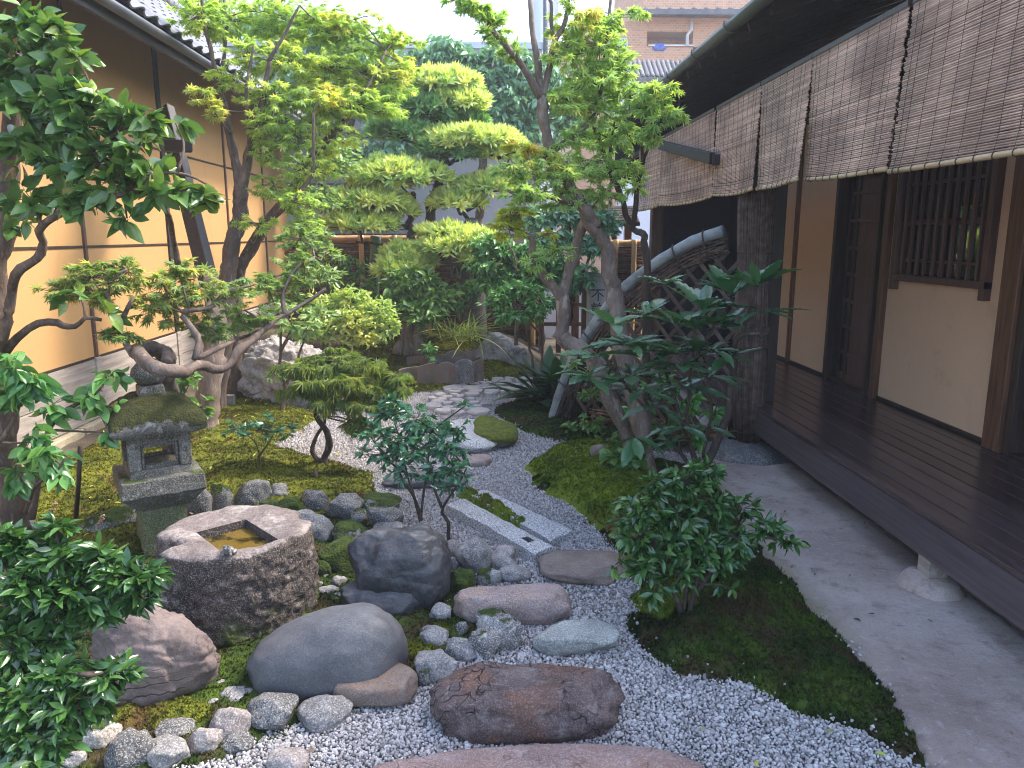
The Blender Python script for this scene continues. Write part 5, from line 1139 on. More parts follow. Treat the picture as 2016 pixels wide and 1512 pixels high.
G3 = [((.04, .9), (.96, .9)), ((.33, 1), (.33, .82)), ((.67, 1), (.67, .82)), ((.1, .66), (.1, .76), (.92, .76), (.88, .66)), ((.2, .63), (.8, .63)), ((.24, .5), (.24, .24), (.76, .24), (.76, .5), (.24, .5)), ((.24, .37), (.76, .37)), ((.04, .12), (.96, .12)), ((.5, .7), (.5, -.05))]
for gi, gl_ in enumerate((G1, G2, G3)):
    s_ = 25 * zdepth(sp_) / FPX; top_y = (570, 598, 627)[gi]; z0 = D(1176, top_y + 22, 10.9)[2]; b = MB()
    for st in gl_:
        for a, c in zip(st[:-1], st[1:]):
            p = np.array([sp_[0] - s_ / 2 + a[0] * s_, 10.898, z0 + a[1] * s_ * .92]); q = np.array([sp_[0] - s_ / 2 + c[0] * s_, 10.898, z0 + c[1] * s_ * .92]); e = (q - p) / np.linalg.norm(q - p) * .006
            b.bar(p - e, q + e, .015, .006, (0, 1, 0))
    part('engraved_character', b, M['wood_black'], pil)

# ================================================================== TWIG PILLAR AND ARCHED BAMBOO FENCE
tp = D(1462, 885, 6.62); tp = np.array([2.335, 6.50, 0])
tw = thing('twig_pillar', 'tall pillar wrapped in a bundle of brushwood twigs at the veranda corner', 'pillar', tp)
b = MB(); n = 330
for k in range(n):
    a = rng.uniform(0, 6.283); r0 = rng.uniform(.105, .135); zs = np.linspace(.10 + rng.uniform(0, .05), 2.29, 9); w = .015 * np.sin(zs * 3 + a * 2) + rng.normal(0, .003, 9)
    rr_ = r0 * (.82 + .18 * np.clip((zs - .1) / .5, 0, 1)) + .02 * np.clip((zs - 1.5), 0, 1) + w * .3
    b.tube(np.stack([tp[0] - .02 * zs + rr_ * np.cos(a + w), tp[1] + rr_ * np.sin(a + w), zs], 1), rng.uniform(.005, .010), 4, True, rng.random())
part('twig_bundle', b, M['brush'], tw, True, kind='stuff')
b = MB(); b.tube([(tp[0], tp[1], .02), (tp[0] - .045, tp[1], 2.28)], .085, 12); part('core_post', b, M['wood_black'], tw, True)
for z in (.2, .95, 1.75):
    b = MB(); th = np.linspace(0, 2 * math.pi, 21); b.tube(np.stack([tp[0] - .02 * z + .142 * np.cos(th), tp[1] + .142 * np.sin(th), np.full(21, z)], 1), .006, 5); part('binding', b, M['cord'], tw, True)
b = MB(); b.lathe((tp[0], tp[1] - .02, 0), [(.44, -.02), (.41, .03), (.33, .075), (.22, .10), (0, .105)], 22); b.V[0] += (.02 * fbm(b.V[0] * 7, 2))[:, None]
solo('mortar_mound', b, M['r_grandark'], 'dark rounded mortar mound under the twig pillar', 'footing', tp, True)

P0, P1 = np.array([2.20, 6.50]), np.array([.66, 7.72]); PD = (P1 - P0) / np.linalg.norm(P1 - P0); PN = np.array([PD[1], -PD[0]])
if PN[1] > 0: PN = -PN
def onplane(x, y):
    r = ray(x, y); t_ = ((P0 - CAM[:2]) @ PN) / (r[:2] @ PN); p = CAM + r * t_; return (p[:2] - P0) @ PD, p[2]
def pl(s, z, off=0.0): q = P0 + PD * s + PN * off; return np.array([q[0], q[1], z])
def smooth_path(P, n):
    P = np.asarray(P, float); Q = np.vstack([2 * P[0] - P[1], P, 2 * P[-1] - P[-2]]); out = []
    m = len(P) - 1
    for t_ in np.linspace(0, m - 1e-6, n):
        i = int(t_); u = t_ - i; a, b_, c, d = Q[i], Q[i + 1], Q[i + 2], Q[i + 3]
        out.append(.5 * (2 * b_ + (c - a) * u + (2 * a - 5 * b_ + 4 * c - d) * u * u + (3 * b_ - a - 3 * c + d) * u ** 3))
    return np.array(out)
curve = smooth_path([onplane(x, y) for x, y in [(1425, 455), (1372, 473), (1325, 498), (1262, 540), (1212, 585), (1165, 648), (1128, 712), (1106, 765), (1086, 832)]], 60)
kf = thing('arched_bamboo_fence', 'arched fence of diamond lattice under a curved grey bamboo rail', 'fence', np.array([*(P0 + PD * .8), 0]))
b = MB(); rad = .052 + .004 * (np.abs((np.arange(60) % 9) - 4) > 3); b.tube(np.array([pl(s, z) for s, z in curve]), rad, 12); part('bamboo_rail', b, M['bamboo_grey'], kf, True)
tan = np.gradient(curve, axis=0); tan /= np.linalg.norm(tan, axis=1)[:, None]; nor = np.stack([-tan[:, 1], tan[:, 0]], 1); nor = np.where((nor[:, 1] > 0)[:, None], -nor, nor)
b = MB()
for k in range(170):
    d = rng.uniform(.05, .19); off = rng.uniform(-.055, .06) * (1 - .3 * abs(d - .12) / .07); i0, i1 = sorted(rng.integers(0, 60, 2)); 
    if i1 - i0 < 14: i0, i1 = max(0, i0 - 10), min(59, i1 + 10)
    q = np.arange(i0, i1 + 1); dd = d + .012 * np.sin(q * .3 + k); P = curve[q] + nor[q] * dd[:, None]
    b.tube(np.array([pl(s, z, off) for s, z in P])[::2], rng.uniform(.004, .009), 4, True, rng.random())
part('twig_bundle', b, M['brush'], kf, True, kind='stuff')
for i in (5, 14, 27, 38, 50):
    th = np.linspace(0, 2 * math.pi, 15); b = MB(); s, z = curve[i]; N_ = nor[i]
    b.tube(np.array([pl(s + N_[0] * (.07 + .135 * math.cos(a)), z + N_[1] * (.07 + .135 * math.cos(a)), .075 * math.sin(a)) for a in th]), .008, 5); part('binding', b, M['cord'], kf, True)
low = curve + nor * .17
def ztop(s): return np.interp(s, low[:, 0], low[:, 1]) if low[0, 0] < low[-1, 0] else np.interp(-s, -low[:, 0], low[:, 1])
S1 = low[:, 0].max()
for sgn in (1, -1):
    for k in range(-3, 17):
        c0 = k * .175; q = np.linspace(0, 2.6, 120); s = (c0 - .6 + q * .62) if sgn > 0 else (c0 + 1.2 - q * .62); z = .16 + q * .78 * .9; ok = (s > .02) & (s < S1 - .03); ok &= z < np.array([ztop(a) for a in s])
        if ok.sum() < 6: continue
        i = np.where(ok)[0]; b = MB(); b.bar(pl(s[i[0]], z[i[0]], .012 * sgn), pl(s[i[-1]], z[i[-1]], .012 * sgn), .036, .014, tuple(pl(0, 0, 1) - pl(0, 0, 0))); part('lattice_slat', b, M['lattice'], kf)
b = MB()
for k in range(60):
    s0, s1 = rng.uniform(-.05, .5), rng.uniform(.7, 1.55); q = np.linspace(s0, s1, 7); z = rng.uniform(.03, .20); b.tube(np.array([pl(a, z + .006 * math.sin(a * 9 + k), rng.uniform(-.06, .09)) for a in q]), rng.uniform(.005, .010), 4, True, rng.random())
part('base_bundle', b, M['wattle'], kf, True, kind='stuff')
for i_, (s, zt_) in enumerate(((.05, 1.5), (.75, .9))):
    b = MB(); b.tube([pl(s, -.03, -.09), pl(s, zt_, -.09)], .028, 8); part('fence_post', b, M['wood_dark'], kf, True)

# stakes and leaning timber
def stake(px, y0, y1, Y, w, mat, label, lean=0.0, name='stake'):
    a, c = D(px, y1, Y), D(px + lean, y0, Y); a = a - (c - a) * .1; b = MB(); b.tube([a, (a + c) / 2 + (.004, 0, 0), c], w * zdepth(a) / FPX / 2, 7); solo(name, b, M[mat], label, 'stake', a, True)
stake(150, 878, 1012, 4.6, 9, 'wood_dark', 'thin dark stake stuck in the moss left of the lantern', 8)
stake(624, 925, 968, 5.65, 9, 'bark_dark', 'short dark stub in the moss above the stone row', -4)
stake(52, 985, 1045, 4.4, 26, 'white_conc', 'pale grey stake at the foot of the left tree')
b = MB(); p = D(452, 800, 8.3); b.span((p[0] - .06, 8.27, p[2] - .05), (p[0] + .06, 8.33, p[2] + .13)); solo('plant_marker', b, M['r_granpink'], 'small pale plant marker block under the left maple', 'marker', p, bevel=.005)
# ================================================================== PLANTS
def leaf_tmpl(outline, fold=.12, droop=.15, wave=0.0):
    """leaf along +y, length 1, made of strips across a folded midrib; outline = [(t, halfwidth)]"""
    V, F = [], []
    for i, (t_, w) in enumerate(outline):
        z = -droop * t_ * t_; e = wave * (1 if i % 2 else -1)
        V += [(-w, t_ - e * .3, z + fold * w * 2 + e), (0, t_, z), (w, t_ - e * .3, z + fold * w * 2 - e)]
    for i in range(len(outline) - 1):
        a = i * 3
        for k in (0, 1): F += [(a + k, a + k + 1, a + 4 + k), (a + k, a + 4 + k, a + 3 + k)]
    V = np.array(V, float); return V, np.array(F)
ELL = [(0, .012), (.10, .15), (.33, .275), (.58, .255), (.82, .13), (1, .004)]
T_CAM = [leaf_tmpl(ELL, f, d) for f, d in ((.18, .10), (.30, .28), (.08, .02), (.22, .18))]
T_SAS = [leaf_tmpl([(0, .01), (.15, .10), (.4, .185), (.65, .165), (.85, .08), (1, .004)], f, d) for f, d in ((.2, .12), (.32, .3), (.1, .0))]
T_BIG = [leaf_tmpl([(0, .015), (.1, .05), (.22, .12), (.26, .115), (.4, .155), (.44, .14), (.56, .165), (.6, .145), (.72, .135), (.76, .11), (.86, .07), (1, .004)], f, d, .012) for f, d in ((.15, .10), (.25, .22), (.10, .02))]
T_STRAP = [leaf_tmpl([(0, .02), (.2, .03), (.35, .075), (.55, .105), (.75, .09), (.9, .05), (1, .004)], f, d, .006) for f, d in ((.2, .25), (.2, .55), (.15, .1))]
T_GRASS = [leaf_tmpl([(0, .012), (.25, .016), (.5, .016), (.7, .013), (.85, .01), (1, .002)], .2, d) for d in (.5, .9, .3)]
T_DROOP = [leaf_tmpl([(0, .012), (.15, .10), (.4, .20), (.65, .18), (.85, .09), (1, .004)], f, d) for f, d in ((.2, .3), (.3, .5))]
T_LANCE = [leaf_tmpl([(0, .01), (.3, .075), (.6, .07), (1, .003)], .25, d) for d in (.1, .3)]
def star(lobes, inner, droop=.25, wid=.5):
    """palmate leaf: lobes = [(angle from tip direction, length)]"""
    P = []; ang = [math.radians(a) for a, l in lobes]
    for i, (a, l) in enumerate(lobes):
        A = math.radians(a); tip = (math.sin(A) * l, math.cos(A) * l)
        w = .085 * wid * 2; m = .55 * l
        P.append((math.sin(A) * m - math.cos(A) * w * l, math.cos(A) * m + math.sin(A) * w * l)); P.append(tip); P.append((math.sin(A) * m + math.cos(A) * w * l, math.cos(A) * m - math.sin(A) * w * l))
        if i < len(lobes) - 1:
            B = math.radians((a + lobes[i + 1][0]) / 2); P.append((math.sin(B) * inner, math.cos(B) * inner))
    P = np.array(P); P = np.vstack([[0, 0], P, [0, 0]]); V = np.column_stack([P[:, 0], P[:, 1] * .95 + .0, -droop * (P ** 2).sum(1)])
    V = np.vstack([V[:-1], [[0.012, 0, 0], [-.012, 0, 0], [0, -.55, .06]]]); n = len(P) - 1
    F = [(0, i + 1, i) if False else (0, i + 1, i) for i in range(1, n - 1)] + [(n, n + 1, n + 2)]
    return V * [1, 1, 1] * .62, np.array(F)
L7 = [(-128, .45), (-82, .75), (-40, .95), (0, 1.05), (40, .95), (82, .75), (128, .45)]
T_MAPLE = [star(L7, .30, d) for d in (.18, .35, .05, .5)]
T_LACE = [star([(-100, .7), (-66, .9), (-33, 1.1), (0, 1.2), (33, 1.1), (66, .9), (100, .7)], .10, d, .28) for d in (.4, .7)]
def tuft(n, up, w, seed):
    r = np.random.default_rng(seed); V, F = [], []
    for k in range(n):
        a = r.uniform(0, 6.283); e = math.radians(r.uniform(up, 88)); d = np.array([math.cos(a) * math.cos(e), math.sin(a) * math.cos(e), math.sin(e)]); x = np.cross(d, [.2, .1, 1.0]); x /= np.linalg.norm(x)
        l = r.uniform(.7, 1.1); i = len(V); V += [-x * w, x * w, d * l * .55 + x * w * 1.2, d * l, d * l * .55 - x * w * 1.2]; F += [(i, i + 1, i + 2), (i, i + 2, i + 4), (i + 4, i + 2, i + 3)]
    return np.array(V), np.array(F)
T_TUFT = [tuft(11, -5, .085, k) for k in range(3)]

def frames(pos, dirs, nrm, size):
    d = dirs / (np.linalg.norm(dirs, axis=1)[:, None] + 1e-9); x = np.cross(d, nrm); x /= np.linalg.norm(x, axis=1)[:, None] + 1e-9; z = np.cross(x, d)
    R = np.stack([x, d, z], 2) * np.asarray(size)[:, None, None]; return np.concatenate([R, pos[:, :, None]], 2)
def foliage(root, mats, tmpls, Ms, nobj=300, name='leaf', rest='foliage', extra=None):
    """the leaves that show largest become pieces, the others one mesh"""
    Ms = np.asarray(Ms); x, y, z = proj_many(Ms[:, :, 3]); ok = (x > -20) & (x < 2036) & (y > -20) & (y < 1532)
    size = np.linalg.norm(Ms[:, :, 1], axis=1) / np.maximum(z, .1); bias = z - z.min()
    score = np.where(ok, -size * (1.6 - bias / (bias.max() + 1e-6)), 9); order = np.argsort(score); n = min(nobj, int(ok.sum())); first, other = order[:n], order[n:]
    if not isinstance(mats, (list, tuple)): mats = [mats]
    mes = []
    if n:
        for mt in mats:
            for t_ in tmpls:
                b = MB(); b.add(t_[0], t_[1]); me = b.mesh(name, (0, 0, 0), True); me.materials.append(mt); mes.append(me)
        w = wl(root); ch = rng.integers(0, len(mes), n)
        for k, i in enumerate(first):
            o = bpy.data.objects.new(name, mes[ch[k]]); COL.objects.link(o); o.parent = root
            A = np.eye(4); A[:3] = Ms[i]; A[:3, 3] -= w; o.matrix_basis = Matrix(A.tolist())
    if len(other):
        g = rng.integers(0, len(mats), len(other)); v = rng.integers(0, len(tmpls), len(other))
        for gi, mt in enumerate(mats):
            b = MB()
            for vi, t_ in enumerate(tmpls): b.copies(t_, Ms[other[(g == gi) & (v == vi)]])
            if b.n: part(rest, b, mt, root, True, kind='stuff')
def limb(b, P, r0, r1, n=None, kn=.12, seg=9, seed=0, jit=.012):
    P = np.asarray(P, float); L = np.linalg.norm(np.diff(P, axis=0), axis=1).sum(); n = n or max(8, int(L / .045)); Q = smooth_path(P, n); u = np.linspace(0, 1, n)
    q = np.column_stack([u * L * 6, np.full(n, seed * 3.1), u * 0]); Q = Q + np.stack([fbm(q, seed, 3), fbm(q, seed + 4, 3), fbm(q, seed + 9, 3)], 1) * jit * min(1.5, L) * np.sin(np.pi * np.clip(u, .02, .98))[:, None] ** .5
    R = (r0 * (1 - u) + r1 * u) * (1 + kn * fbm(q * 2.3, seed + 2, 3)); b.tube(Q, R, seg); return Q
def pxpath(P): return [D(*q) for q in P]
def unit(n): 
    v = rng.normal(size=(n, 3)); return v / np.linalg.norm(v, axis=1)[:, None]
def crown(b, skel, clusters, size, per=7, up=.6, droop=.25, twr=.0028, tip=.5, spread=.35, out=1.0, minr=.004, mul=1.7, layers=0):
    """twigs in clusters (photo box centre, depth, radii in photo pixels) hung on the nearest limb; returns leaf matrices"""
    Ms = []; skel = np.asarray(skel)
    for cl in clusters:
        px, py, Y, rx, ry, n = cl[:6]; c = D(px, py, Y); s = zdepth(c) / FPX; rad = np.array([rx * s, (cl[6] if len(cl) > 6 else (rx + ry) / 2 * s), ry * s])
        dd = np.linalg.norm(skel - c, axis=1) + .6 * np.maximum(0, skel[:, 2] - c[2]); q = skel[np.argmin(dd)]
        if np.linalg.norm(q - c) > .05:
            m = (q + c) / 2 + unit(1)[0] * .12 * np.linalg.norm(q - c); limb(b, [q, m, c], max(minr * 2, twr * 2.6), max(minr, twr * 1.3), None, .1, 5, int(px) % 91, .02)
        nt = max(2, int(n * mul / per)); e = c + unit(nt) * (rng.random(nt) ** (1 / 2.4))[:, None] * rad * out; a = c + (e - c) * rng.uniform(.0, .35, nt)[:, None] + unit(nt) * rad * .08
        if layers:
            keep_ = rng.random(nt) < .45; e0, a0_ = e, a; k = rng.integers(0, layers, nt); cj = c + unit(layers) * rad * .62; th_ = rng.uniform(0, 6.283, nt); q_ = np.sqrt(rng.random(nt)) * .72
            e = cj[k] + np.stack([np.cos(th_) * q_ * rad[0], np.sin(th_) * q_ * rad[1], rng.normal(0, .07, nt) * rad[2] - .22 * q_ ** 2 * rad[2]], 1); a = cj[k] * .75 + c * .25 + (e - cj[k]) * rng.uniform(.1, .5, nt)[:, None] - (0, 0, .02); e = np.where(keep_[:, None], e0, e); a = np.where(keep_[:, None], a0_, a)
            for g_ in cj: b.sticks(c[None], g_[None] - (0, 0, .015), twr * 2, twr * 1.4)
        mid = (a + e) / 2 + unit(nt) * np.linalg.norm(e - a, axis=1)[:, None] * .10; b.sticks(a, mid, twr, twr * .75); b.sticks(mid, e, twr * .75, twr * .35)
        u = rng.uniform(tip, 1.03, (nt, per)); td = (e - a); tl = np.linalg.norm(td, axis=1); td = td / (tl[:, None] + 1e-9)
        w1 = np.where(u < .5, u * 2, 1)[..., None]; w2 = np.clip(u * 2 - 1, 0, 1.1)[..., None]
        pos = (a[:, None] + (mid - a)[:, None] * w1 + (e - mid)[:, None] * w2).reshape(-1, 3); k = len(pos)
        dr = np.repeat(td, per, 0) * .6 + unit(k) * (.4 + spread) ; dr[:, 2] = dr[:, 2] * .6 - droop
        nm = np.array([0, 0, 1.0]) * up + unit(k) * (1 - up)
        Ms.append(frames(pos, dr, nm, size * rng.uniform(.6, 1.15, k)))
    return np.concatenate(Ms)
def plant(name, label, cat, base, group=None): return thing(name, label, cat, base, group)
def trunk_part(root, b, mat, name='trunk'): return part(name, b, M[mat], root, True)

# ---- left maple with several stems
Y8 = 8.0
t1 = plant('maple_tree', 'tall maple with forked stems and yellowing top, before the plaster wall', 'tree', D(440, 800, 8.2) * (1, 1, 0))
b = MB(); S = []
S.append(limb(b, pxpath([(425, 815, 8.2), (440, 640, 8.2), (452, 520, 8.2), (470, 430, 8.2), (474, 370, 8.15)]), .105, .075, seed=1))
S.append(limb(b, pxpath([(474, 380, 8.15), (462, 310, 8.2), (450, 250, 8.2), (440, 200, 8.1)]), .055, .03, seed=2))
S.append(limb(b, pxpath([(474, 380, 8.15), (488, 320, 8.1), (502, 250, 8.0), (518, 200, 7.9), (530, 120, 7.8)]), .06, .022, seed=3))
S.append(limb(b, pxpath([(440, 200, 8.1), (425, 150, 8.1), (415, 100, 8.1), (400, 40, 8.0), (395, -40, 8.0)]), .03, .014, seed=4))
S.append(limb(b, pxpath([(436, 190, 8.1), (441, 120, 8.2), (444, 50, 8.3), (440, -40, 8.4)]), .024, .012, seed=5))
S.append(limb(b, pxpath([(462, 812, 8.6), (462, 640, 8.5), (470, 540, 8.4), (500, 480, 8.3), (550, 410, 8.2), (605, 330, 8.1), (650, 270, 8.1), (690, 235, 8.0)]), .09, .025, seed=6))
S.append(limb(b, pxpath([(480, 500, 8.3), (520, 440, 8.0), (575, 400, 7.8), (608, 355, 7.8), (618, 300, 7.7), (617, 220, 7.7)]), .035, .013, seed=7))
S.append(limb(b, pxpath([(650, 270, 8.1), (700, 205, 8.1), (735, 150, 8.2), (760, 100, 8.3)]), .024, .008, seed=8))
S.append(limb(b, pxpath([(530, 120, 7.8), (560, 70, 7.8), (590, 10, 7.8)]), .02, .01, seed=9))
S.append(limb(b, pxpath([(455, 265, 8.2), (430, 230, 8.0), (418, 200, 7.9)]), .014, .007, seed=10))
S.append(limb(b, pxpath([(480, 330, 8.1), (490, 260, 7.9), (486, 170, 7.7), (500, 90, 7.7)]), .022, .010, seed=11))
sk = np.vstack(S)
cl = [(390, 30, 8.1, 60, 45, 260), (455, 40, 8.3, 70, 50, 330), (540, 30, 8.4, 80, 50, 400), (620, 40, 8.4, 85, 55, 450), (700, 70, 8.5, 85, 50, 420), (775, 90, 8.6, 60, 45, 260), (720, 140, 8.5, 90, 50, 420), (800, 130, 8.7, 45, 30, 130), (640, 130, 8.3, 90, 50, 420), (560, 120, 8.1, 80, 50, 350), (490, 110, 8.0, 60, 45, 250), (540, 190, 7.9, 80, 40, 330), (620, 200, 8.0, 80, 45, 360), (700, 205, 8.2, 80, 40, 340), (765, 195, 8.4, 50, 35, 190), (655, 255, 8.1, 80, 40, 280), (580, 265, 7.9, 70, 40, 240), (520, 240, 7.8, 45, 35, 140), (600, 330, 7.9, 70, 35, 220), (540, 365, 7.9, 50, 35, 150), (580, 400, 7.7, 60, 35, 170), (640, 320, 8.2, 45, 40, 150), (510, 440, 7.8, 45, 25, 90), (450, 150, 8.0, 45, 30, 120), (600, 440, 7.7, 50, 25, 110), (530, 300, 7.9, 50, 30, 120)]
Ms = crown(b, sk, cl, .108, 7, .68, .12, .003, mul=1.75, layers=6)
clw = [(405, 190, 7.7, 42, 26, 110), (420, 215, 7.6, 30, 22, 60), (760, 150, 8.3, 60, 30, 130), (690, 40, 8.3, 70, 30, 120), (690, 175, 8.2, 70, 28, 120), (790, 70, 8.5, 40, 30, 80), (640, 190, 7.9, 50, 24, 80)]
Mw = crown(b, sk, clw, .108, 7, .68, .12, .003, mul=1.9, layers=3)
trunk_part(t1, b, 'bark_grey')
foliage(t1, M['l_maple'], T_MAPLE, Ms, 220); foliage(t1, M['l_maple_w'], T_MAPLE, Mw, 80)

# leaning dark timber / second stem at the wall
lt = plant('leaning_timber', 'dark slanting timber prop with a short cross peg, against the plaster wall', 'prop', D(405, 860, 7.3) * (1, 1, 0))
b = MB(); b.bar(D(412, 560, 7.5), D(326, 215, 8.6), .17, .10, (0.3, 1, .2)); part('timber', b, M['wood_black'], lt, bevel=.01)
b = MB(); b.bar(D(330, 287, 8.2), D(372, 288, 8.0), .10, .12); part('peg', b, M['wood_black'], lt, bevel=.02)
b = MB(); limb(b, pxpath([(403, 872, 7.2), (410, 780, 7.2), (420, 690, 7.25), (424, 620, 7.3), (414, 540, 7.5)]), .125, .075, seed=21); part('stem', b, M['bark_pale'], lt, True)

# ---- right maple
t2 = plant('maple_tree', 'maple with two pale mottled trunks and a bent elbow, centre right', 'tree', G(1262, 935))
b = MB(); S = []
S.append(limb(b, pxpath([(1278, 945, 5.7), (1266, 860, 5.75), (1246, 776, 5.8), (1227, 690, 5.8), (1213, 621, 5.8), (1210, 569, 5.8), (1203, 535, 5.8), (1193, 493, 5.8), (1165, 442, 5.75), (1138, 395, 5.7), (1108, 345, 5.7), (1082, 303, 5.65), (1072, 240, 5.6), (1066, 190, 5.6)]), .074, .036, seed=31, kn=.16))
S.append(limb(b, pxpath([(1066, 195, 5.6), (1030, 130, 5.5), (1000, 92, 5.4), (960, 45, 5.35), (930, -10, 5.3)]), .028, .012, seed=32))
S.append(limb(b, pxpath([(1066, 195, 5.6), (1058, 120, 5.6), (1046, 50, 5.65), (1040, -40, 5.7)]), .028, .016, seed=33))
S.append(limb(b, pxpath([(1068, 195, 5.6), (1082, 130, 5.6), (1092, 80, 5.6), (1112, 40, 5.6), (1122, -30, 5.6)]), .026, .014, seed=34))
S.append(limb(b, pxpath([(1092, 80, 5.6), (1084, 40, 5.55), (1084, 0, 5.5), (1050, -40, 5.5)]), .014, .01, seed=35))
S.append(limb(b, pxpath([(1082, 303, 5.65), (1110, 285, 5.7), (1140, 262, 5.75), (1170, 225, 5.8), (1185, 150, 5.8), (1200, 40, 5.8), (1205, -30, 5.8)]), .026, .010, seed=36))
S.append(limb(b, pxpath([(1140, 400, 5.7), (1105, 392, 5.6), (1072, 385, 5.5), (1040, 392, 5.5), (1000, 376, 5.4)]), .03, .010, seed=37))
S.append(limb(b, pxpath([(1072, 388, 5.5), (1052, 350, 5.45), (1045, 330, 5.4)]), .012, .006, seed=38))
S.append(limb(b, pxpath([(1258, 925, 5.95), (1238, 870, 5.95), (1196, 776, 5.9), (1165, 715, 5.85), (1130, 680, 5.8), (1104, 660, 5.8)]), .066, .06, seed=41, kn=.14))
S.append(limb(b, pxpath([(1100, 668, 5.8), (1108, 645, 5.8), (1110, 615, 5.8), (1107, 582, 5.8)]), .06, .05, seed=42, kn=.2))
S.append(limb(b, pxpath([(1107, 590, 5.8), (1088, 565, 5.75), (1066, 540, 5.7), (1046, 502, 5.65), (1048, 474, 5.6), (1030, 460, 5.55), (1005, 450, 5.5)]), .042, .016, seed=43))
S.append(limb(b, pxpath([(1107, 590, 5.8), (1118, 545, 5.85), (1130, 500, 5.9), (1146, 450, 5.9), (1160, 420, 5.8)]), .046, .035, seed=44))
S.append(limb(b, pxpath([(1175, 445, 5.75), (1160, 425, 5.7), (1150, 405, 5.65)]), .055, .05, seed=45, kn=.3))
sk = np.vstack(S)
cl = [(935, 15, 5.3, 45, 35, 150), (975, 60, 5.4, 45, 40, 150), (905, -5, 5.3, 40, 25, 70), (1010, 100, 5.5, 30, 30, 60), (1140, 30, 5.6, 60, 45, 260), (1180, 90, 5.7, 70, 50, 330), (1120, 110, 5.6, 50, 45, 200), (1210, 30, 5.8, 50, 45, 210), (1160, 160, 5.7, 70, 40, 270), (1215, 130, 5.8, 45, 45, 180), (1110, 190, 5.6, 50, 40, 170), (1180, 215, 5.8, 60, 40, 220), (1030, 330, 5.5, 60, 45, 220), (1085, 345, 5.6, 50, 40, 180), (1150, 330, 5.8, 70, 45, 260), (1040, 375, 5.4, 60, 35, 160), (1120, 390, 5.7, 50, 35, 150), (1185, 385, 5.8, 60, 35, 180), (1065, 300, 5.6, 40, 30, 110), (1140, 270, 5.7, 50, 30, 120), (1055, 520, 5.6, 35, 30, 70), (1100, 490, 5.7, 40, 28, 70)]
Ms = crown(b, sk, cl, .100, 7, .62, .15, .0026, mul=1.25, layers=6)
cly = [(1005, 425, 5.45, 40, 28, 130), (1000, 445, 5.45, 45, 25, 110), (1035, 290, 5.5, 35, 25, 70), (1085, 460, 5.6, 26, 14, 28)]
My = crown(b, sk, cly, .098, 7, .65, .15, .0026, mul=1.3, layers=3)
trunk_part(t2, b, 'bark_pale')
foliage(t2, M['l_maple_l'], T_MAPLE, Ms, 240); foliage(t2, M['l_maple_y'], T_MAPLE, My, 60)

# ---- slender dark maple
t3 = plant('maple_tree', 'slender dark stemmed maple standing before the arched fence', 'tree', D(1272, 860, 6.3) * (1, 1, 0))
b = MB(); S = []
S.append(limb(b, pxpath([(1275, 850, 6.3), (1273, 700, 6.3), (1270, 580, 6.2), (1270, 490, 6.1), (1256, 455, 6.1), (1242, 436, 6.1), (1216, 370, 6.0), (1188, 300, 6.0), (1165, 240, 5.9), (1146, 170, 5.9)]), .036, .014, seed=51))
S.append(limb(b, pxpath([(1247, 445, 6.1), (1252, 390, 6.0), (1262, 330, 5.95), (1267, 240, 5.9), (1285, 215, 5.8)]), .022, .011, seed=52))
S.append(limb(b, pxpath([(1205, 350, 6.0), (1200, 300, 5.9), (1210, 240, 5.8)]), .014, .007, seed=53))
S.append(limb(b, pxpath([(1262, 330, 5.95), (1285, 270, 5.8), (1310, 220, 5.7)]), .013, .006, seed=54))
sk = np.vstack(S)
cl = [(1300, 185, 5.6, 42, 28, 130), (1270, 210, 5.7, 45, 35, 160), (1318, 220, 5.6, 32, 35, 120), (1240, 190, 5.8, 45, 35, 150), (1225, 250, 5.8, 50, 40, 170), (1285, 265, 5.7, 40, 30, 110), (1195, 270, 5.9, 45, 35, 140), (1245, 320, 5.9, 45, 30, 120), (1205, 330, 5.9, 40, 35, 110), (1160, 180, 5.9, 40, 35, 110), (1250, 365, 6.0, 35, 25, 70), (1300, 240, 5.6, 28, 20, 60)]
Ms = crown(b, sk, cl, .104, 7, .58, .2, .0024, mul=1.15, layers=6)
trunk_part(t3, b, 'bark_dark'); foliage(t3, M['l_maple_l'], T_MAPLE, Ms, 300)

# ---- maple trained over the lantern
t4 = plant('maple_tree', 'low trained maple with a knotted horizontal limb above the stone lantern', 'tree', D(322, 930, 5.0) * (1, 1, 0))
b = MB(); S = []
S.append(limb(b, pxpath([(335, 960, 5.1), (338, 830, 5.0), (332, 760, 4.9), (322, 700, 4.75), (300, 686, 4.6)]), .055, .05, seed=61, kn=.2))
S.append(limb(b, pxpath([(268, 694, 4.35), (290, 715, 4.15), (320, 728, 4.1), (355, 732, 4.2), (378, 718, 4.3), (395, 716, 4.4), (440, 722, 4.5), (470, 690, 4.6), (500, 672, 4.7), (528, 645, 4.8), (560, 620, 4.9), (600, 596, 5.0), (640, 568, 5.1)]), .042, .010, seed=62, kn=.18))
S.append(limb(b, pxpath([(268, 697, 4.35), (280, 688, 4.5), (305, 684, 4.55), (330, 694, 4.5), (328, 715, 4.4)]), .036, .03, seed=63, kn=.25))
S.append(limb(b, pxpath([(262, 700, 4.35), (245, 670, 4.35), (234, 645, 4.35), (250, 610, 4.3), (262, 585, 4.3)]), .022, .010, seed=64))
S.append(limb(b, pxpath([(234, 645, 4.35), (216, 610, 4.3), (214, 560, 4.3), (250, 530, 4.3)]), .016, .008, seed=65))
S.append(limb(b, pxpath([(385, 708, 4.4), (390, 670, 4.45), (372, 640, 4.45), (356, 616, 4.45), (395, 608, 4.5), (430, 595, 4.6), (460, 572, 4.7), (500, 560, 4.8)]), .022, .008, seed=66))
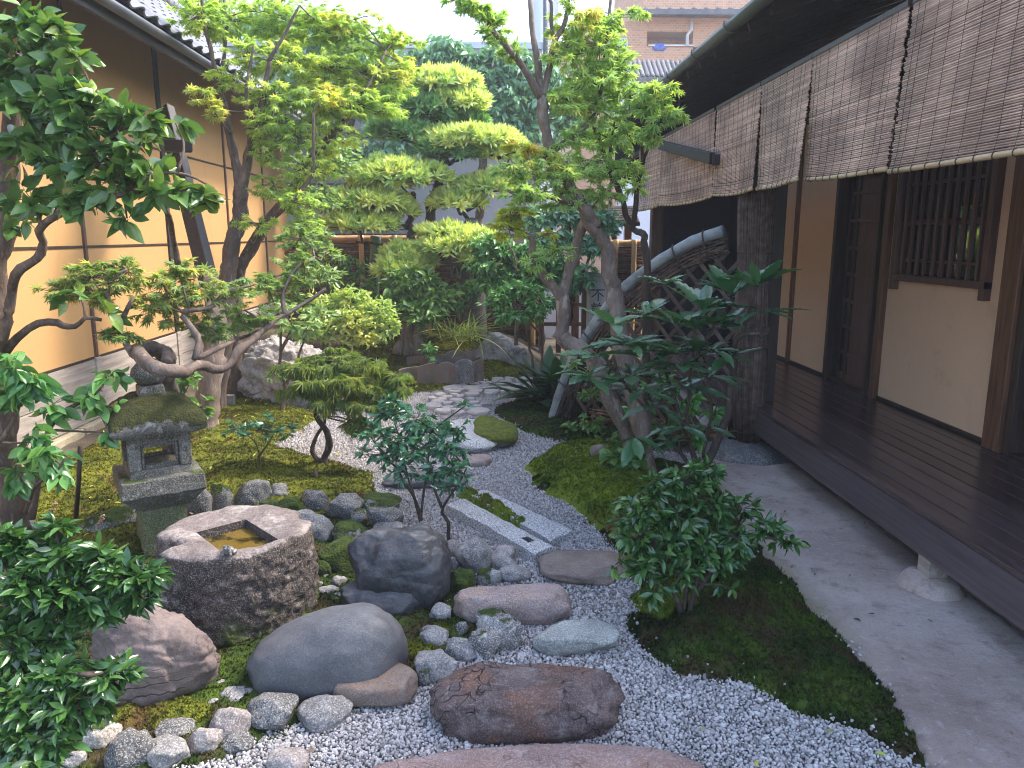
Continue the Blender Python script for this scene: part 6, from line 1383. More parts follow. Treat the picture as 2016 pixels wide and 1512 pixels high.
S.append(limb(b, pxpath([(390, 705, 4.4), (440, 680, 4.6), (475, 665, 4.8), (510, 650, 5.0)]), .018, .007, seed=67))
S.append(limb(b, pxpath([(528, 645, 4.8), (500, 622, 4.8), (480, 610, 4.8)]), .010, .005, seed=68))
S.append(limb(b, pxpath([(560, 620, 4.9), (558, 580, 5.0), (580, 530, 5.1), (620, 505, 5.2)]), .016, .006, seed=69))
sk = np.vstack(S)
cl = [(120, 568, 4.3, 55, 28, 130), (180, 545, 4.35, 55, 35, 170), (250, 535, 4.4, 60, 40, 220), (320, 560, 4.5, 65, 45, 260), (385, 575, 4.6, 60, 50, 240), (300, 610, 4.5, 55, 40, 180), (200, 590, 4.35, 45, 30, 110), (440, 570, 4.7, 60, 45, 220), (470, 620, 4.8, 55, 40, 170), (400, 640, 4.6, 55, 35, 140), (530, 570, 5.0, 55, 45, 170), (560, 540, 5.1, 50, 40, 150), (600, 520, 5.2, 40, 40, 120), (350, 530, 4.6, 60, 30, 170), (250, 660, 4.35, 35, 22, 50), (200, 655, 4.3, 25, 15, 28), (520, 625, 4.9, 40, 30, 80), (600, 590, 5.1, 35, 25, 60), (430, 655, 4.7, 40, 25, 70), (590, 470, 5.4, 60, 30, 130), (640, 500, 5.5, 40, 30, 80)]
Ms = crown(b, sk, cl, .080, 7, .7, .1, .002, mul=1.35, layers=4)
trunk_part(t4, b, 'bark_grey'); foliage(t4, M['l_maple_n'], T_MAPLE, Ms, 300)

# ---- tall camellia at the left edge
t5 = plant('camellia_tree', 'camellia tree with big glossy leaves at the left edge of the garden', 'tree', G(25, 1040))
b = MB(); S = []
S.append(limb(b, pxpath([(28, 1050, 4.35), (12, 900, 4.3), (0, 780, 4.25), (-10, 690, 4.2), (-8, 560, 4.2), (5, 440, 4.2), (20, 300, 4.2), (30, 120, 4.2)]), .085, .04, seed=71, kn=.15))
S.append(limb(b, pxpath([(-5, 690, 4.2), (8, 640, 4.1), (22, 590, 4.1), (28, 545, 4.05), (60, 510, 4.0), (84, 480, 4.0), (80, 445, 3.95), (110, 425, 3.9), (170, 412, 3.85), (240, 385, 3.8), (300, 360, 3.8)]), .03, .012, seed=72))
S.append(limb(b, pxpath([(5, 700, 4.25), (35, 665, 4.2), (70, 638, 4.2), (105, 634, 4.2), (125, 642, 4.2), (150, 640, 4.2), (170, 625, 4.2), (200, 630, 4.25)]), .026, .010, seed=73))
S.append(limb(b, pxpath([(20, 300, 4.2), (80, 260, 4.1), (150, 220, 4.0), (220, 215, 3.95)]), .025, .010, seed=74))
S.append(limb(b, pxpath([(110, 425, 3.9), (150, 360, 3.9), (180, 300, 3.9), (230, 260, 3.9)]), .016, .008, seed=75))
S.append(limb(b, pxpath([(240, 385, 3.8), (310, 345, 3.8), (370, 345, 3.85), (420, 370, 3.9)]), .012, .005, seed=76))
S.append(limb(b, pxpath([(312, 385, 3.9), (335, 430, 4.0), (345, 480, 4.2), (350, 520, 4.25)]), .013, .016, seed=77))
sk = np.vstack(S)
cl = [(40, 40, 4.1, 60, 45, 95), (100, 70, 4.0, 45, 35, 60), (30, 120, 4.1, 60, 50, 90), (110, 140, 4.0, 50, 40, 65), (150, 110, 3.95, 30, 20, 18), (40, 210, 4.0, 60, 45, 90), (120, 190, 3.9, 55, 35, 75), (60, 290, 4.0, 65, 45, 90), (200, 200, 3.9, 45, 35, 45), (170, 250, 3.9, 60, 40, 85), (240, 230, 3.85, 45, 30, 45), (290, 240, 3.85, 40, 20, 22), (120, 330, 3.95, 65, 40, 85), (200, 320, 3.85, 60, 40, 80), (270, 300, 3.8, 50, 35, 55), (300, 340, 3.8, 45, 30, 55), (230, 370, 3.8, 60, 30, 65), (160, 390, 3.85, 60, 28, 55), (60, 390, 4.0, 60, 40, 60), (20, 430, 4.1, 45, 35, 35), (310, 375, 3.8, 45, 25, 40), (400, 385, 3.9, 45, 22, 26), (430, 400, 3.95, 25, 18, 10), (250, 430, 3.8, 30, 25, 20), (160, 590, 4.2, 70, 26, 26), (215, 625, 4.25, 30, 22, 14), (345, 240, 3.9, 25, 10, 8)]
Ms = crown(b, sk, cl, .108, 6, .42, .1, .003, .35, mul=1.0)
trunk_part(t5, b, 'bark_brown'); foliage(t5, M['l_camel'], T_CAM, Ms, 300)
yl = plant('small_shrub', 'thin leggy shrub with drooping leaves at the foot of the left camellia', 'shrub', G(70, 1000))
b = MB(); S = [limb(b, pxpath([(60, 1020, 4.2), (80, 930, 4.2), (105, 840, 4.2), (140, 800, 4.2), (190, 770, 4.2), (210, 740, 4.25)]), .022, .006, seed=81), limb(b, pxpath([(50, 1010, 4.1), (70, 960, 4.0), (110, 930, 3.9), (130, 900, 3.9)]), .012, .005, seed=82), limb(b, pxpath([(0, 870, 4.0), (30, 820, 4.0), (40, 770, 4.0), (20, 710, 4.0)]), .012, .005, seed=83)]
cl = [(30, 720, 4.0, 45, 30, 40), (60, 750, 4.0, 45, 25, 36), (20, 770, 4.0, 40, 30, 34), (180, 780, 4.2, 40, 22, 20), (215, 740, 4.2, 30, 25, 14), (100, 800, 4.2, 40, 25, 18), (60, 870, 4.0, 45, 35, 22), (90, 900, 3.9, 50, 30, 30), (120, 930, 3.9, 30, 25, 12), (40, 930, 4.0, 40, 35, 18), (220, 800, 4.25, 25, 20, 8), (200, 850, 4.2, 30, 20, 8)]
Ms = crown(b, np.vstack(S), cl, .105, 5, .4, .5, .0022, .3); trunk_part(yl, b, 'bark_brown'); foliage(yl, M['l_bush'], T_CAM, Ms, 300)
fs = plant('flower_spike', 'two dry brown flower spikes rising above the left foreground shrub', 'plant', D(90, 1060, 2.9) * (1, 1, 0))
b = MB()
for q in ([(78, 1120, 2.9), (92, 1040, 2.9), (110, 990, 2.9)], [(180, 1060, 2.9), (195, 1030, 2.9), (204, 1015, 2.9)]):
    P = smooth_path(pxpath(q), 40); b.tube(P, .002, 4); 
    for k in range(16, 40):
        V, F = ico(1); b.add(V * .0055 + P[k] + unit(1)[0] * .006, F)
part('spike', b, M['wattle'], fs, True)

# ---- glossy low shrubs
def shrub(label, base, stems, cl, mat, tm, size, seed, nobj=300, per=7, group=None, bark='bark_dark', r=.018, name='camellia_shrub', cat='shrub', up=.5, droop=.1, tip=.35, twr=.0022):
    s_ = plant(name, label, cat, base, group); b = MB(); S = []
    for k, q in enumerate(stems): S.append(limb(b, pxpath(q), r * (1 if k < 2 else .7), r * .3, None, .15, 7, seed + k, .02))
    Ms = crown(b, np.vstack(S), cl, size, per, up, droop, twr, tip); trunk_part(s_, b, bark); foliage(s_, mat, tm, Ms, nobj); return s_
shrub('dense glossy shrub filling the lower left corner in the foreground', G(60, 1400), [[(70, 1420, 2.55), (50, 1330, 2.5), (20, 1240, 2.4), (-20, 1200, 2.4)], [(60, 1400, 2.55), (60, 1320, 2.5), (120, 1230, 2.4), (180, 1180, 2.4)], [(60, 1350, 2.4), (100, 1320, 2.3), (180, 1330, 2.2)]],
      [(40, 1080, 2.5, 55, 35, 175), (110, 1100, 2.45, 60, 40, 202), (190, 1105, 2.45, 60, 35, 189), (60, 1150, 2.4, 70, 40, 229), (150, 1160, 2.4, 70, 38, 229), (240, 1140, 2.4, 55, 32, 155), (295, 1135, 2.4, 40, 22, 74), (30, 1220, 2.4, 55, 35, 121), (200, 1200, 2.4, 60, 28, 114), (110, 1215, 2.4, 60, 28, 94), (40, 1320, 2.3, 60, 40, 135), (120, 1330, 2.25, 60, 35, 121), (200, 1330, 2.25, 50, 32, 81), (50, 1390, 2.2, 60, 38, 128), (140, 1390, 2.2, 60, 32, 94), (40, 1450, 2.15, 55, 40, 108), (200, 1380, 2.25, 40, 25, 40), (10, 1060, 2.5, 40, 35, 81), (20, 1270, 2.3, 45, 40, 94), (90, 1270, 2.35, 60, 30, 81), (20, 1370, 2.2, 45, 40, 81), (100, 1450, 2.15, 60, 35, 94), (60, 1500, 2.1, 60, 30, 81), (240, 1320, 2.3, 35, 22, 40), (270, 1180, 2.4, 40, 22, 48), (110, 1040, 2.5, 35, 22, 40)], M['l_sasan'], T_SAS, .062, 101)
shrub('leafy glossy shrub on the dark moss bed beside the veranda', G(1345, 1240), [[(1347, 1252, 3.4), (1340, 1190, 3.4), (1300, 1120, 3.4), (1290, 1060, 3.35)], [(1347, 1245, 3.4), (1365, 1180, 3.4), (1380, 1110, 3.4), (1370, 1020, 3.45)], [(1358, 1190, 3.4), (1410, 1120, 3.4), (1480, 1060, 3.4)], [(1345, 1200, 3.4), (1355, 1120, 3.45), (1340, 1010, 3.5)], [(1375, 1150, 3.4), (1430, 1080, 3.5), (1440, 1020, 3.6)]],
      [(1350, 950, 3.55, 60, 35, 150), (1400, 930, 3.6, 40, 22, 65), (1290, 960, 3.5, 40, 28, 75), (1260, 1010, 3.4, 55, 35, 115), (1330, 1020, 3.45, 60, 40, 150), (1400, 1000, 3.5, 60, 38, 135), (1460, 1000, 3.55, 40, 25, 60), (1250, 1060, 3.35, 45, 30, 85), (1310, 1080, 3.35, 55, 38, 120), (1380, 1070, 3.4, 55, 35, 110), (1450, 1060, 3.4, 50, 28, 80), (1510, 1040, 3.4, 45, 25, 60), (1545, 1065, 3.4, 32, 16, 26), (1270, 1120, 3.3, 40, 26, 60), (1340, 1130, 3.3, 50, 28, 60), (1420, 1110, 3.35, 45, 22, 45), (1215, 1020, 3.4, 22, 16, 20), (1220, 1110, 3.35, 22, 16, 16), (1290, 1160, 3.3, 35, 20, 24), (1440, 1160, 3.35, 25, 12, 8)], M['l_sasan'], T_SAS, .067, 111)
shrub('upright bluish glossy shrub with thin bent stems between boulder and beams', G(870, 1060), [[(884, 1068, 4.55), (882, 1030, 4.55), (870, 1000, 4.55), (905, 950, 4.5), (920, 920, 4.5)], [(828, 1025, 4.9), (815, 980, 4.85), (790, 940, 4.8), (760, 900, 4.75), (730, 860, 4.75)], [(828, 1025, 4.9), (835, 970, 4.85), (845, 920, 4.8), (850, 850, 4.8)], [(870, 1000, 4.55), (850, 950, 4.6), (840, 900, 4.6)], [(826, 1020, 4.9), (810, 960, 4.9), (790, 880, 4.9), (775, 820, 4.9)]],
      [(775, 810, 4.9, 40, 28, 90), (820, 825, 4.85, 45, 32, 110), (740, 850, 4.75, 40, 25, 75), (790, 865, 4.8, 50, 32, 120), (850, 850, 4.8, 45, 32, 100), (900, 850, 4.7, 35, 28, 65), (830, 890, 4.7, 50, 30, 110), (890, 890, 4.6, 42, 28, 80), (770, 900, 4.75, 38, 24, 60), (850, 930, 4.6, 45, 26, 80), (905, 930, 4.5, 35, 22, 55), (730, 895, 4.75, 26, 16, 24), (800, 930, 4.7, 35, 22, 40), (885, 965, 4.5, 32, 16, 26), (915, 800, 4.7, 20, 16, 12), (780, 790, 4.9, 30, 16, 30)], M['l_blue'], T_SAS, .062, 121, r=.014)
shrub('tiny seedling shrub with a thin stem on the left moss', G(508, 945), [[(490, 972, 5.75), (507, 940, 5.75), (510, 900, 5.75), (505, 875, 5.7)], [(508, 900, 5.75), (530, 870, 5.7), (540, 850, 5.7)]],
      [(470, 845, 5.7, 40, 22, 50), (510, 850, 5.7, 40, 22, 55), (555, 850, 5.7, 35, 18, 36), (520, 830, 5.7, 35, 16, 28)], M['l_blue'], T_SAS, .06, 131, r=.010, bark='bark_brown')
# broad leaved glossy shrub before the arched fence
au = plant('broadleaf_shrub', 'shrub with large pale shining serrated leaves before the arched fence', 'shrub', G(1378, 915)); b = MB(); S = []
S.append(limb(b, pxpath([(1382, 925, 5.1), (1405, 880, 5.05), (1432, 820, 5.0), (1440, 760, 5.0), (1446, 690, 4.95), (1462, 660, 4.9), (1500, 655, 4.85)]), .034, .014, seed=141, kn=.2))
S.append(limb(b, pxpath([(1495, 662, 4.85), (1515, 652, 4.85), (1505, 640, 4.85), (1480, 640, 4.85)]), .016, .006, seed=142))
S.append(limb(b, pxpath([(1378, 920, 5.1), (1345, 840, 5.05), (1320, 760, 5.0), (1300, 700, 4.95)]), .016, .008, seed=143)); S.append(limb(b, pxpath([(1370, 920, 5.1), (1352, 820, 5.0), (1360, 720, 4.95), (1370, 620, 4.95)]), .015, .007, seed=144))
S.append(limb(b, pxpath([(1365, 925, 5.1), (1330, 880, 5.0), (1270, 800, 4.9), (1225, 745, 4.85), (1205, 700, 4.8)]), .015, .007, seed=145)); S.append(limb(b, pxpath([(1360, 720, 4.95), (1400, 650, 4.9), (1440, 590, 4.9)]), .011, .005, seed=146))
S.append(limb(b, pxpath([(1385, 900, 5.1), (1400, 780, 5.0), (1380, 680, 4.95)]), .012, .006, seed=147)); S.append(limb(b, pxpath([(1462, 660, 4.9), (1475, 610, 4.85), (1490, 570, 4.8)]), .010, .005, seed=148))
Ms = []
def whorl(px, py, Y, n, L, tilt=.3, aim=None):
    c = D(px, py, Y); a0 = rng.uniform(0, 6.28)
    for k in range(n + 2):
        a = a0 + k * 2.4 + rng.uniform(-.3, .3); d = np.array([math.cos(a), math.sin(a), tilt + .18 + rng.uniform(-.3, .3)]); Ms.append(frames(c[None] + d * .01, d[None], (np.array([0, 0, 1.0]) + unit(1)[0] * .22)[None], np.array([L * 1.12 * rng.uniform(.75, 1.15)]))[0])
for q in [(1490, 565, 4.8, 6, .25, .5), (1440, 580, 4.9, 7, .25, .5), (1385, 610, 4.95, 7, .25, .4), (1310, 560, 4.95, 4, .16, .3), (1330, 640, 4.9, 6, .25, .2), (1270, 620, 4.95, 4, .20, .3), (1230, 680, 4.8, 7, .27, .1), (1180, 700, 4.75, 6, .25, -.05), (1245, 740, 4.8, 6, .25, -.1), (1310, 700, 4.9, 7, .25, .1), (1370, 690, 4.9, 6, .26, 0), (1350, 760, 4.95, 6, .24, -.1), (1420, 640, 4.85, 6, .22, .1), (1500, 610, 4.8, 4, .24, -.3), (1290, 800, 4.9, 4, .20, -.3), (1340, 840, 4.9, 5, .20, -.2), (1400, 740, 4.95, 4, .2, -.2), (1250, 860, 4.85, 3, .22, -.6), (1395, 840, 5.0, 4, .16, -.2), (1320, 870, 4.9, 4, .17, 0), (1210, 640, 4.85, 5, .22, .1), (1275, 690, 4.85, 5, .24, 0), (1160, 740, 4.75, 4, .24, -.2), (1340, 720, 4.8, 6, .24, 0), (1270, 770, 4.8, 5, .22, -.1), (1400, 690, 4.85, 5, .22, 0), (1440, 700, 4.9, 3, .2, -.2), (1370, 650, 4.85, 6, .24, .2)]: whorl(*q)
trunk_part(au, b, 'bark_dark'); foliage(au, M['l_aucuba'], T_BIG, np.array(Ms), 300)
# strap-leaved plants
asp = plant('strap_leaf_plant', 'clump of dark broad strap leaves at the end of the arched fence', 'plant', G(1100, 815)); Ms = []
for k in range(72):
    px, py, Y = [(1085, 790, 8.3), (1120, 775, 8.2), (1060, 785, 8.4), (1105, 760, 8.5), (1140, 770, 8.1)][k % 5]; c = D(px + rng.uniform(-25, 25), py + rng.uniform(-5, 15), Y); c[2] = max(.02, min(c[2], .12)); a = rng.uniform(0, 6.28); e = rng.uniform(.35, 1.5)
    d = np.array([math.cos(a), math.sin(a), e * 1.2]); Ms.append(frames(c[None], d[None], np.array([[-math.cos(a) * .9 + rng.normal(0, .2), -math.sin(a) * .9, .8]]), np.array([rng.uniform(.45, .75)]))[0])
foliage(asp, M['l_aspid'], T_STRAP, np.array(Ms), 300)
lir = plant('grass_clump', 'striped grassy clump arching over the tile edged bank', 'plant', D(905, 680, 10.6)); Ms = []
for k in range(130):
    c = D(905 + rng.normal(0, 18), 668 + rng.uniform(-6, 6), 10.6 + rng.uniform(-.15, .15)); a = rng.uniform(0, 6.28); d = np.array([math.cos(a), math.sin(a), rng.uniform(.5, 1.9)]); Ms.append(frames(c[None], d[None], np.array([[-math.cos(a), -math.sin(a), .9]]), np.array([rng.uniform(.35, .62)]))[0])
foliage(lir, M['l_lirio'], T_GRASS, np.array(Ms), 130)
# laceleaf maple
lm = plant('laceleaf_maple', 'small weeping laceleaf maple with a twisted double stem on the left moss', 'tree', G(638, 920)); b = MB(); S = []
S.append(limb(b, pxpath([(638, 928, 6.15), (636, 905, 6.15), (650, 880, 6.15), (644, 850, 6.1), (622, 820, 6.1), (632, 790, 6.1), (660, 760, 6.1), (690, 730, 6.1)]), .034, .012, seed=151, kn=.2)); S.append(limb(b, pxpath([(636, 915, 6.15), (616, 890, 6.15), (622, 860, 6.15), (640, 830, 6.1), (628, 800, 6.05), (610, 770, 6.0)]), .022, .008, seed=152)); S.append(limb(b, pxpath([(660, 760, 6.1), (720, 735, 6.1), (770, 735, 6.0)]), .012, .005, seed=153)); S.append(limb(b, pxpath([(690, 730, 6.1), (650, 710, 6.1), (600, 720, 6.0)]), .012, .005, seed=154))
cl = [(600, 725, 6.0, 50, 28, 230), (660, 715, 6.1, 60, 25, 270), (730, 720, 6.1, 55, 25, 240), (780, 735, 6.0, 32, 20, 100), (620, 760, 5.9, 55, 26, 210), (690, 755, 5.95, 60, 28, 260), (750, 765, 5.95, 45, 28, 180), (590, 755, 6.0, 35, 25, 110), (700, 800, 5.85, 45, 26, 160), (750, 800, 5.9, 35, 24, 110), (650, 790, 5.85, 40, 22, 110), (715, 835, 5.85, 32, 22, 80), (690, 835, 5.85, 28, 18, 50), (660, 695, 6.2, 60, 14, 120)]
Ms = crown(b, np.vstack(S), cl, .125, 8, .6, .45, .0016, .4, mul=1.0, layers=3); trunk_part(lm, b, 'bark_dark'); foliage(lm, M['l_lace'], T_LACE, Ms, 300)
# azalea dome and the camellia standard behind
shrub('rounded bright yellow green azalea behind the pale craggy boulder', D(690, 690, 9.5) * (1, 1, 0), [[(680, 790, 9.5), (680, 720, 9.5), (690, 660, 9.5)], [(700, 790, 9.5), (720, 700, 9.5), (740, 650, 9.5)]],
      [(640, 600, 9.5, 50, 32, 340), (690, 590, 9.5, 45, 28, 300), (740, 615, 9.4, 45, 32, 320), (690, 630, 9.3, 60, 32, 420), (640, 645, 9.3, 45, 32, 300), (755, 650, 9.3, 32, 28, 210), (710, 665, 9.25, 50, 22, 280), (615, 620, 9.5, 28, 24, 140), (600, 650, 9.4, 25, 25, 120), (770, 640, 9.3, 20, 18, 80)], M['l_azalea'], T_SAS, .085, 161, name='azalea_shrub', r=.03, per=8, up=.4)
shrub('dark green camellia bush on a thick old stump behind the azalea', D(808, 690, 10.6) * (1, 1, 0), [[(800, 700, 10.6), (805, 650, 10.6), (812, 600, 10.6)], [(820, 700, 10.6), (822, 640, 10.6), (840, 590, 10.6)], [(780, 698, 10.5), (795, 660, 10.6), (800, 620, 10.6)]],
      [(770, 600, 10.5, 28, 22, 80), (790, 560, 10.6, 42, 28, 190), (840, 560, 10.6, 45, 28, 200), (800, 595, 10.5, 48, 26, 200), (855, 595, 10.5, 38, 26, 160), (830, 620, 10.4, 48, 22, 170), (775, 575, 10.6, 22, 20, 70), (880, 585, 10.5, 20, 16, 50), (810, 540, 10.6, 40, 14, 90)], M['l_small'], T_DROOP, .135, 171, r=.10, bark='bark_pale', up=.45)
# middle right bushes
shrub('dark bush with bare bent stems left of the bent maple trunk', D(1040, 700, 8.8) * (1, 1, 0), [[(1060, 790, 8.6), (1052, 720, 8.6), (1035, 650, 8.6), (1010, 600, 8.6)], [(1055, 780, 8.6), (1065, 690, 8.7), (1040, 620, 8.7), (1000, 560, 8.7)], [(1018, 540, 9.0), (1010, 500, 9.0), (1000, 480, 9.0)]],
      [(985, 590, 8.6, 40, 24, 160), (1030, 575, 8.6, 40, 24, 170), (1060, 600, 8.5, 32, 22, 120), (1000, 620, 8.5, 40, 18, 120), (1045, 625, 8.5, 32, 16, 80), (1085, 590, 8.6, 20, 16, 50)], M['l_bush'], T_SAS, .09, 181, r=.022, bark='bark_brown', name='bush')
shrub('leafy green bush between clipped pine and right maple', D(1000, 600, 9.8) * (1, 1, 0), [[(1015, 680, 9.8), (1018, 600, 9.8), (1010, 520, 9.8), (990, 470, 9.8)], [(1015, 660, 9.8), (1040, 560, 9.8), (1060, 500, 9.8)]],
      [(960, 480, 9.8, 40, 25, 170), (1000, 500, 9.8, 45, 30, 220), (950, 520, 9.7, 35, 26, 140), (1040, 500, 9.8, 40, 30, 190), (1080, 510, 9.8, 40, 32, 190), (1010, 545, 9.7, 45, 25, 180), (1060, 550, 9.7, 35, 25, 130), (1110, 530, 9.8, 35, 30, 130), (960, 555, 9.7, 30, 18, 80)], M['l_bush'], T_DROOP, .115, 191, name='bush', r=.03, bark='bark_brown')
shrub('dense evergreen bush behind the bare trunk of the right maple', D(1120, 470, 10.8) * (1, 1, 0), [[(1120, 640, 10.8), (1130, 540, 10.8), (1120, 440, 10.8)], [(1125, 600, 10.8), (1090, 500, 10.8), (1070, 440, 10.8)], [(1140, 580, 10.7), (1165, 480, 10.8), (1180, 430, 10.8)]],
      [(1060, 430, 10.8, 45, 30, 200), (1110, 420, 10.8, 50, 32, 250), (1160, 430, 10.8, 45, 32, 220), (1080, 470, 10.7, 50, 28, 210), (1130, 480, 10.7, 50, 30, 230), (1175, 480, 10.7, 30, 30, 120), (1200, 440, 10.8, 30, 25, 100), (1150, 540, 10.7, 28, 32, 100), (1120, 560, 10.7, 28, 25, 80)], M['l_ever'], T_DROOP, .12, 201, name='bush', r=.035, bark='bark_brown')
shrub('light green evergreen shrub left of the pines in front of the plaster wall', D(620, 620, 10.8) * (1, 1, 0), [[(640, 700, 10.8), (640, 560, 10.8), (630, 430, 10.8), (640, 340, 10.8)], [(640, 650, 10.8), (600, 520, 10.8), (590, 420, 10.8)]],
      [(610, 330, 10.8, 45, 35, 240), (660, 320, 10.9, 50, 35, 260), (670, 290, 11.0, 40, 26, 160), (600, 390, 10.7, 45, 35, 230), (632, 390, 10.8, 42, 35, 220), (600, 460, 10.6, 45, 32, 200), (622, 470, 10.6, 36, 32, 170), (590, 520, 10.5, 42, 30, 170), (560, 560, 10.4, 35, 26, 120), (640, 540, 10.4, 40, 26, 150)], M['l_ever_y'], T_SAS, .10, 211, name='evergreen_shrub', r=.035, bark='bark_brown')
shrub('dull green small leaved shrub in front of the wattle fence, left', D(680, 560, 11.6) * (1, 1, 0), [[(690, 640, 11.6), (690, 580, 11.6), (680, 520, 11.6)], [(690, 640, 11.6), (720, 560, 11.6)]],
      [(660, 520, 11.6, 35, 26, 140), (700, 530, 11.6, 35, 28, 150), (670, 560, 11.5, 38, 24, 140), (720, 565, 11.5, 28, 22, 90), (640, 555, 11.5, 28, 22, 90)], M['l_bush'], T_SAS, .09, 221, name='bush', bark='bark_brown')
shrub('dark leaves around the back stone lantern', D(940, 600, 11.0) * (1, 1, 0), [[(905, 640, 11.1), (900, 580, 11.1), (920, 550, 11.1)], [(905, 640, 11.1), (940, 570, 11.0), (980, 540, 11.0)]],
      [(900, 575, 11.1, 30, 20, 90), (930, 570, 11.1, 30, 22, 90), (960, 555, 11.0, 30, 18, 80), (870, 570, 11.1, 24, 16, 50), (985, 565, 11.0, 24, 18, 60), (905, 605, 11.0, 18, 20, 40)], M['l_bush'], T_DROOP, .10, 225, name='bush', bark='bark_brown')
# undergrowth along the arched fence
shrub('light green pachysandra sprigs at the foot of the arched fence', G(1180, 830), [[(1165, 880, 7.0), (1168, 800, 7.0), (1165, 740, 7.0)], [(1230, 880, 6.7), (1225, 840, 6.7)], [(1170, 860, 7.0), (1190, 780, 7.0), (1190, 730, 7.0)]],
      [(1165, 730, 7.0, 35, 18, 70), (1120, 715, 7.2, 24, 14, 36), (1200, 745, 6.9, 28, 18, 44), (1160, 775, 7.0, 26, 18, 38), (1165, 830, 6.9, 30, 18, 46), (1120, 845, 7.1, 24, 14, 30), (1190, 860, 6.8, 28, 14, 36), (1240, 845, 6.6, 24, 18, 28)], M['l_small'], T_SAS, .075, 231, name='ground_plant', cat='plant', r=.008, bark='bark_brown')
shrub('round leaved creeping plant beside the upright brown stone', G(1225, 930), [[(1215, 945, 5.5), (1218, 915, 5.5)], [(1235, 940, 5.5), (1240, 905, 5.5)]],
      [(1215, 895, 5.5, 26, 14, 22), (1245, 905, 5.5, 24, 16, 22), (1225, 920, 5.45, 30, 12, 24), (1195, 915, 5.5, 16, 10, 10)], M['l_small'], [leaf_tmpl([(0, .03), (.15, .28), (.4, .45), (.7, .40), (.9, .22), (1, .05)], .1, .1)], .085, 241, name='ground_plant', cat='plant', r=.005, bark='stem_green', up=.7)
shrub('dark tangled twigs and leaves under the broad leaved shrub', G(1300, 880), [[(1300, 890, 6.2), (1320, 800, 6.2), (1345, 740, 6.2)], [(1340, 890, 6.1), (1330, 810, 6.1), (1290, 740, 6.1)], [(1230, 890, 6.3), (1250, 820, 6.3), (1290, 760, 6.2)], [(1360, 890, 6.0), (1400, 830, 6.0), (1420, 770, 6.0)]],
      [(1300, 760, 6.2, 40, 25, 40), (1350, 790, 6.1, 40, 25, 40), (1250, 810, 6.3, 35, 25, 36), (1380, 850, 5.9, 30, 22, 22), (1310, 840, 6.1, 40, 22, 30), (1410, 810, 6.0, 25, 25, 18)], M['l_bush'], T_CAM, .10, 251, name='bush', bark='bark_dark', r=.014)
shrub('small ferny plants along the foot of the left wall', D(340, 830, 6.6) * (1, 1, 0), [[(345, 870, 6.6), (350, 820, 6.6)], [(300, 880, 6.4), (300, 840, 6.4)]],
      [(360, 760, 6.6, 30, 18, 30), (340, 800, 6.5, 28, 18, 24), (400, 800, 6.6, 26, 18, 24), (380, 745, 6.7, 30, 14, 24)], M['l_small'], T_CAM, .10, 261, name='ground_plant', cat='plant', bark='bark_brown', r=.008)
shrub('small dark seedling on the bank beside the tile edging', D(850, 700, 10.0), [[(850, 705, 10.0), (848, 690, 10.0)]], [(845, 684, 10.0, 18, 10, 36), (852, 700, 9.95, 14, 8, 20)], M['l_bush'], T_SAS, .09, 265, name='ground_plant', cat='plant', r=.006)
shrub('young sapling with a bare reddish stem before the craggy boulder', D(556, 810, 8.1) * (1, 1, 0), [[(556, 815, 8.1), (560, 760, 8.1), (552, 700, 8.1), (555, 640, 8.1)], [(560, 760, 8.1), (580, 720, 8.1), (600, 670, 8.1)], [(553, 690, 8.1), (570, 660, 8.1), (575, 630, 8.1)]],
      [(560, 640, 8.1, 35, 24, 60), (600, 650, 8.1, 35, 22, 60), (630, 620, 8.2, 30, 24, 60), (540, 740, 8.0, 20, 14, 20), (560, 600, 8.2, 35, 20, 50)], M['l_ever_y'], T_SAS, .10, 271, name='sapling', cat='tree', bark='bark_brown', r=.03)

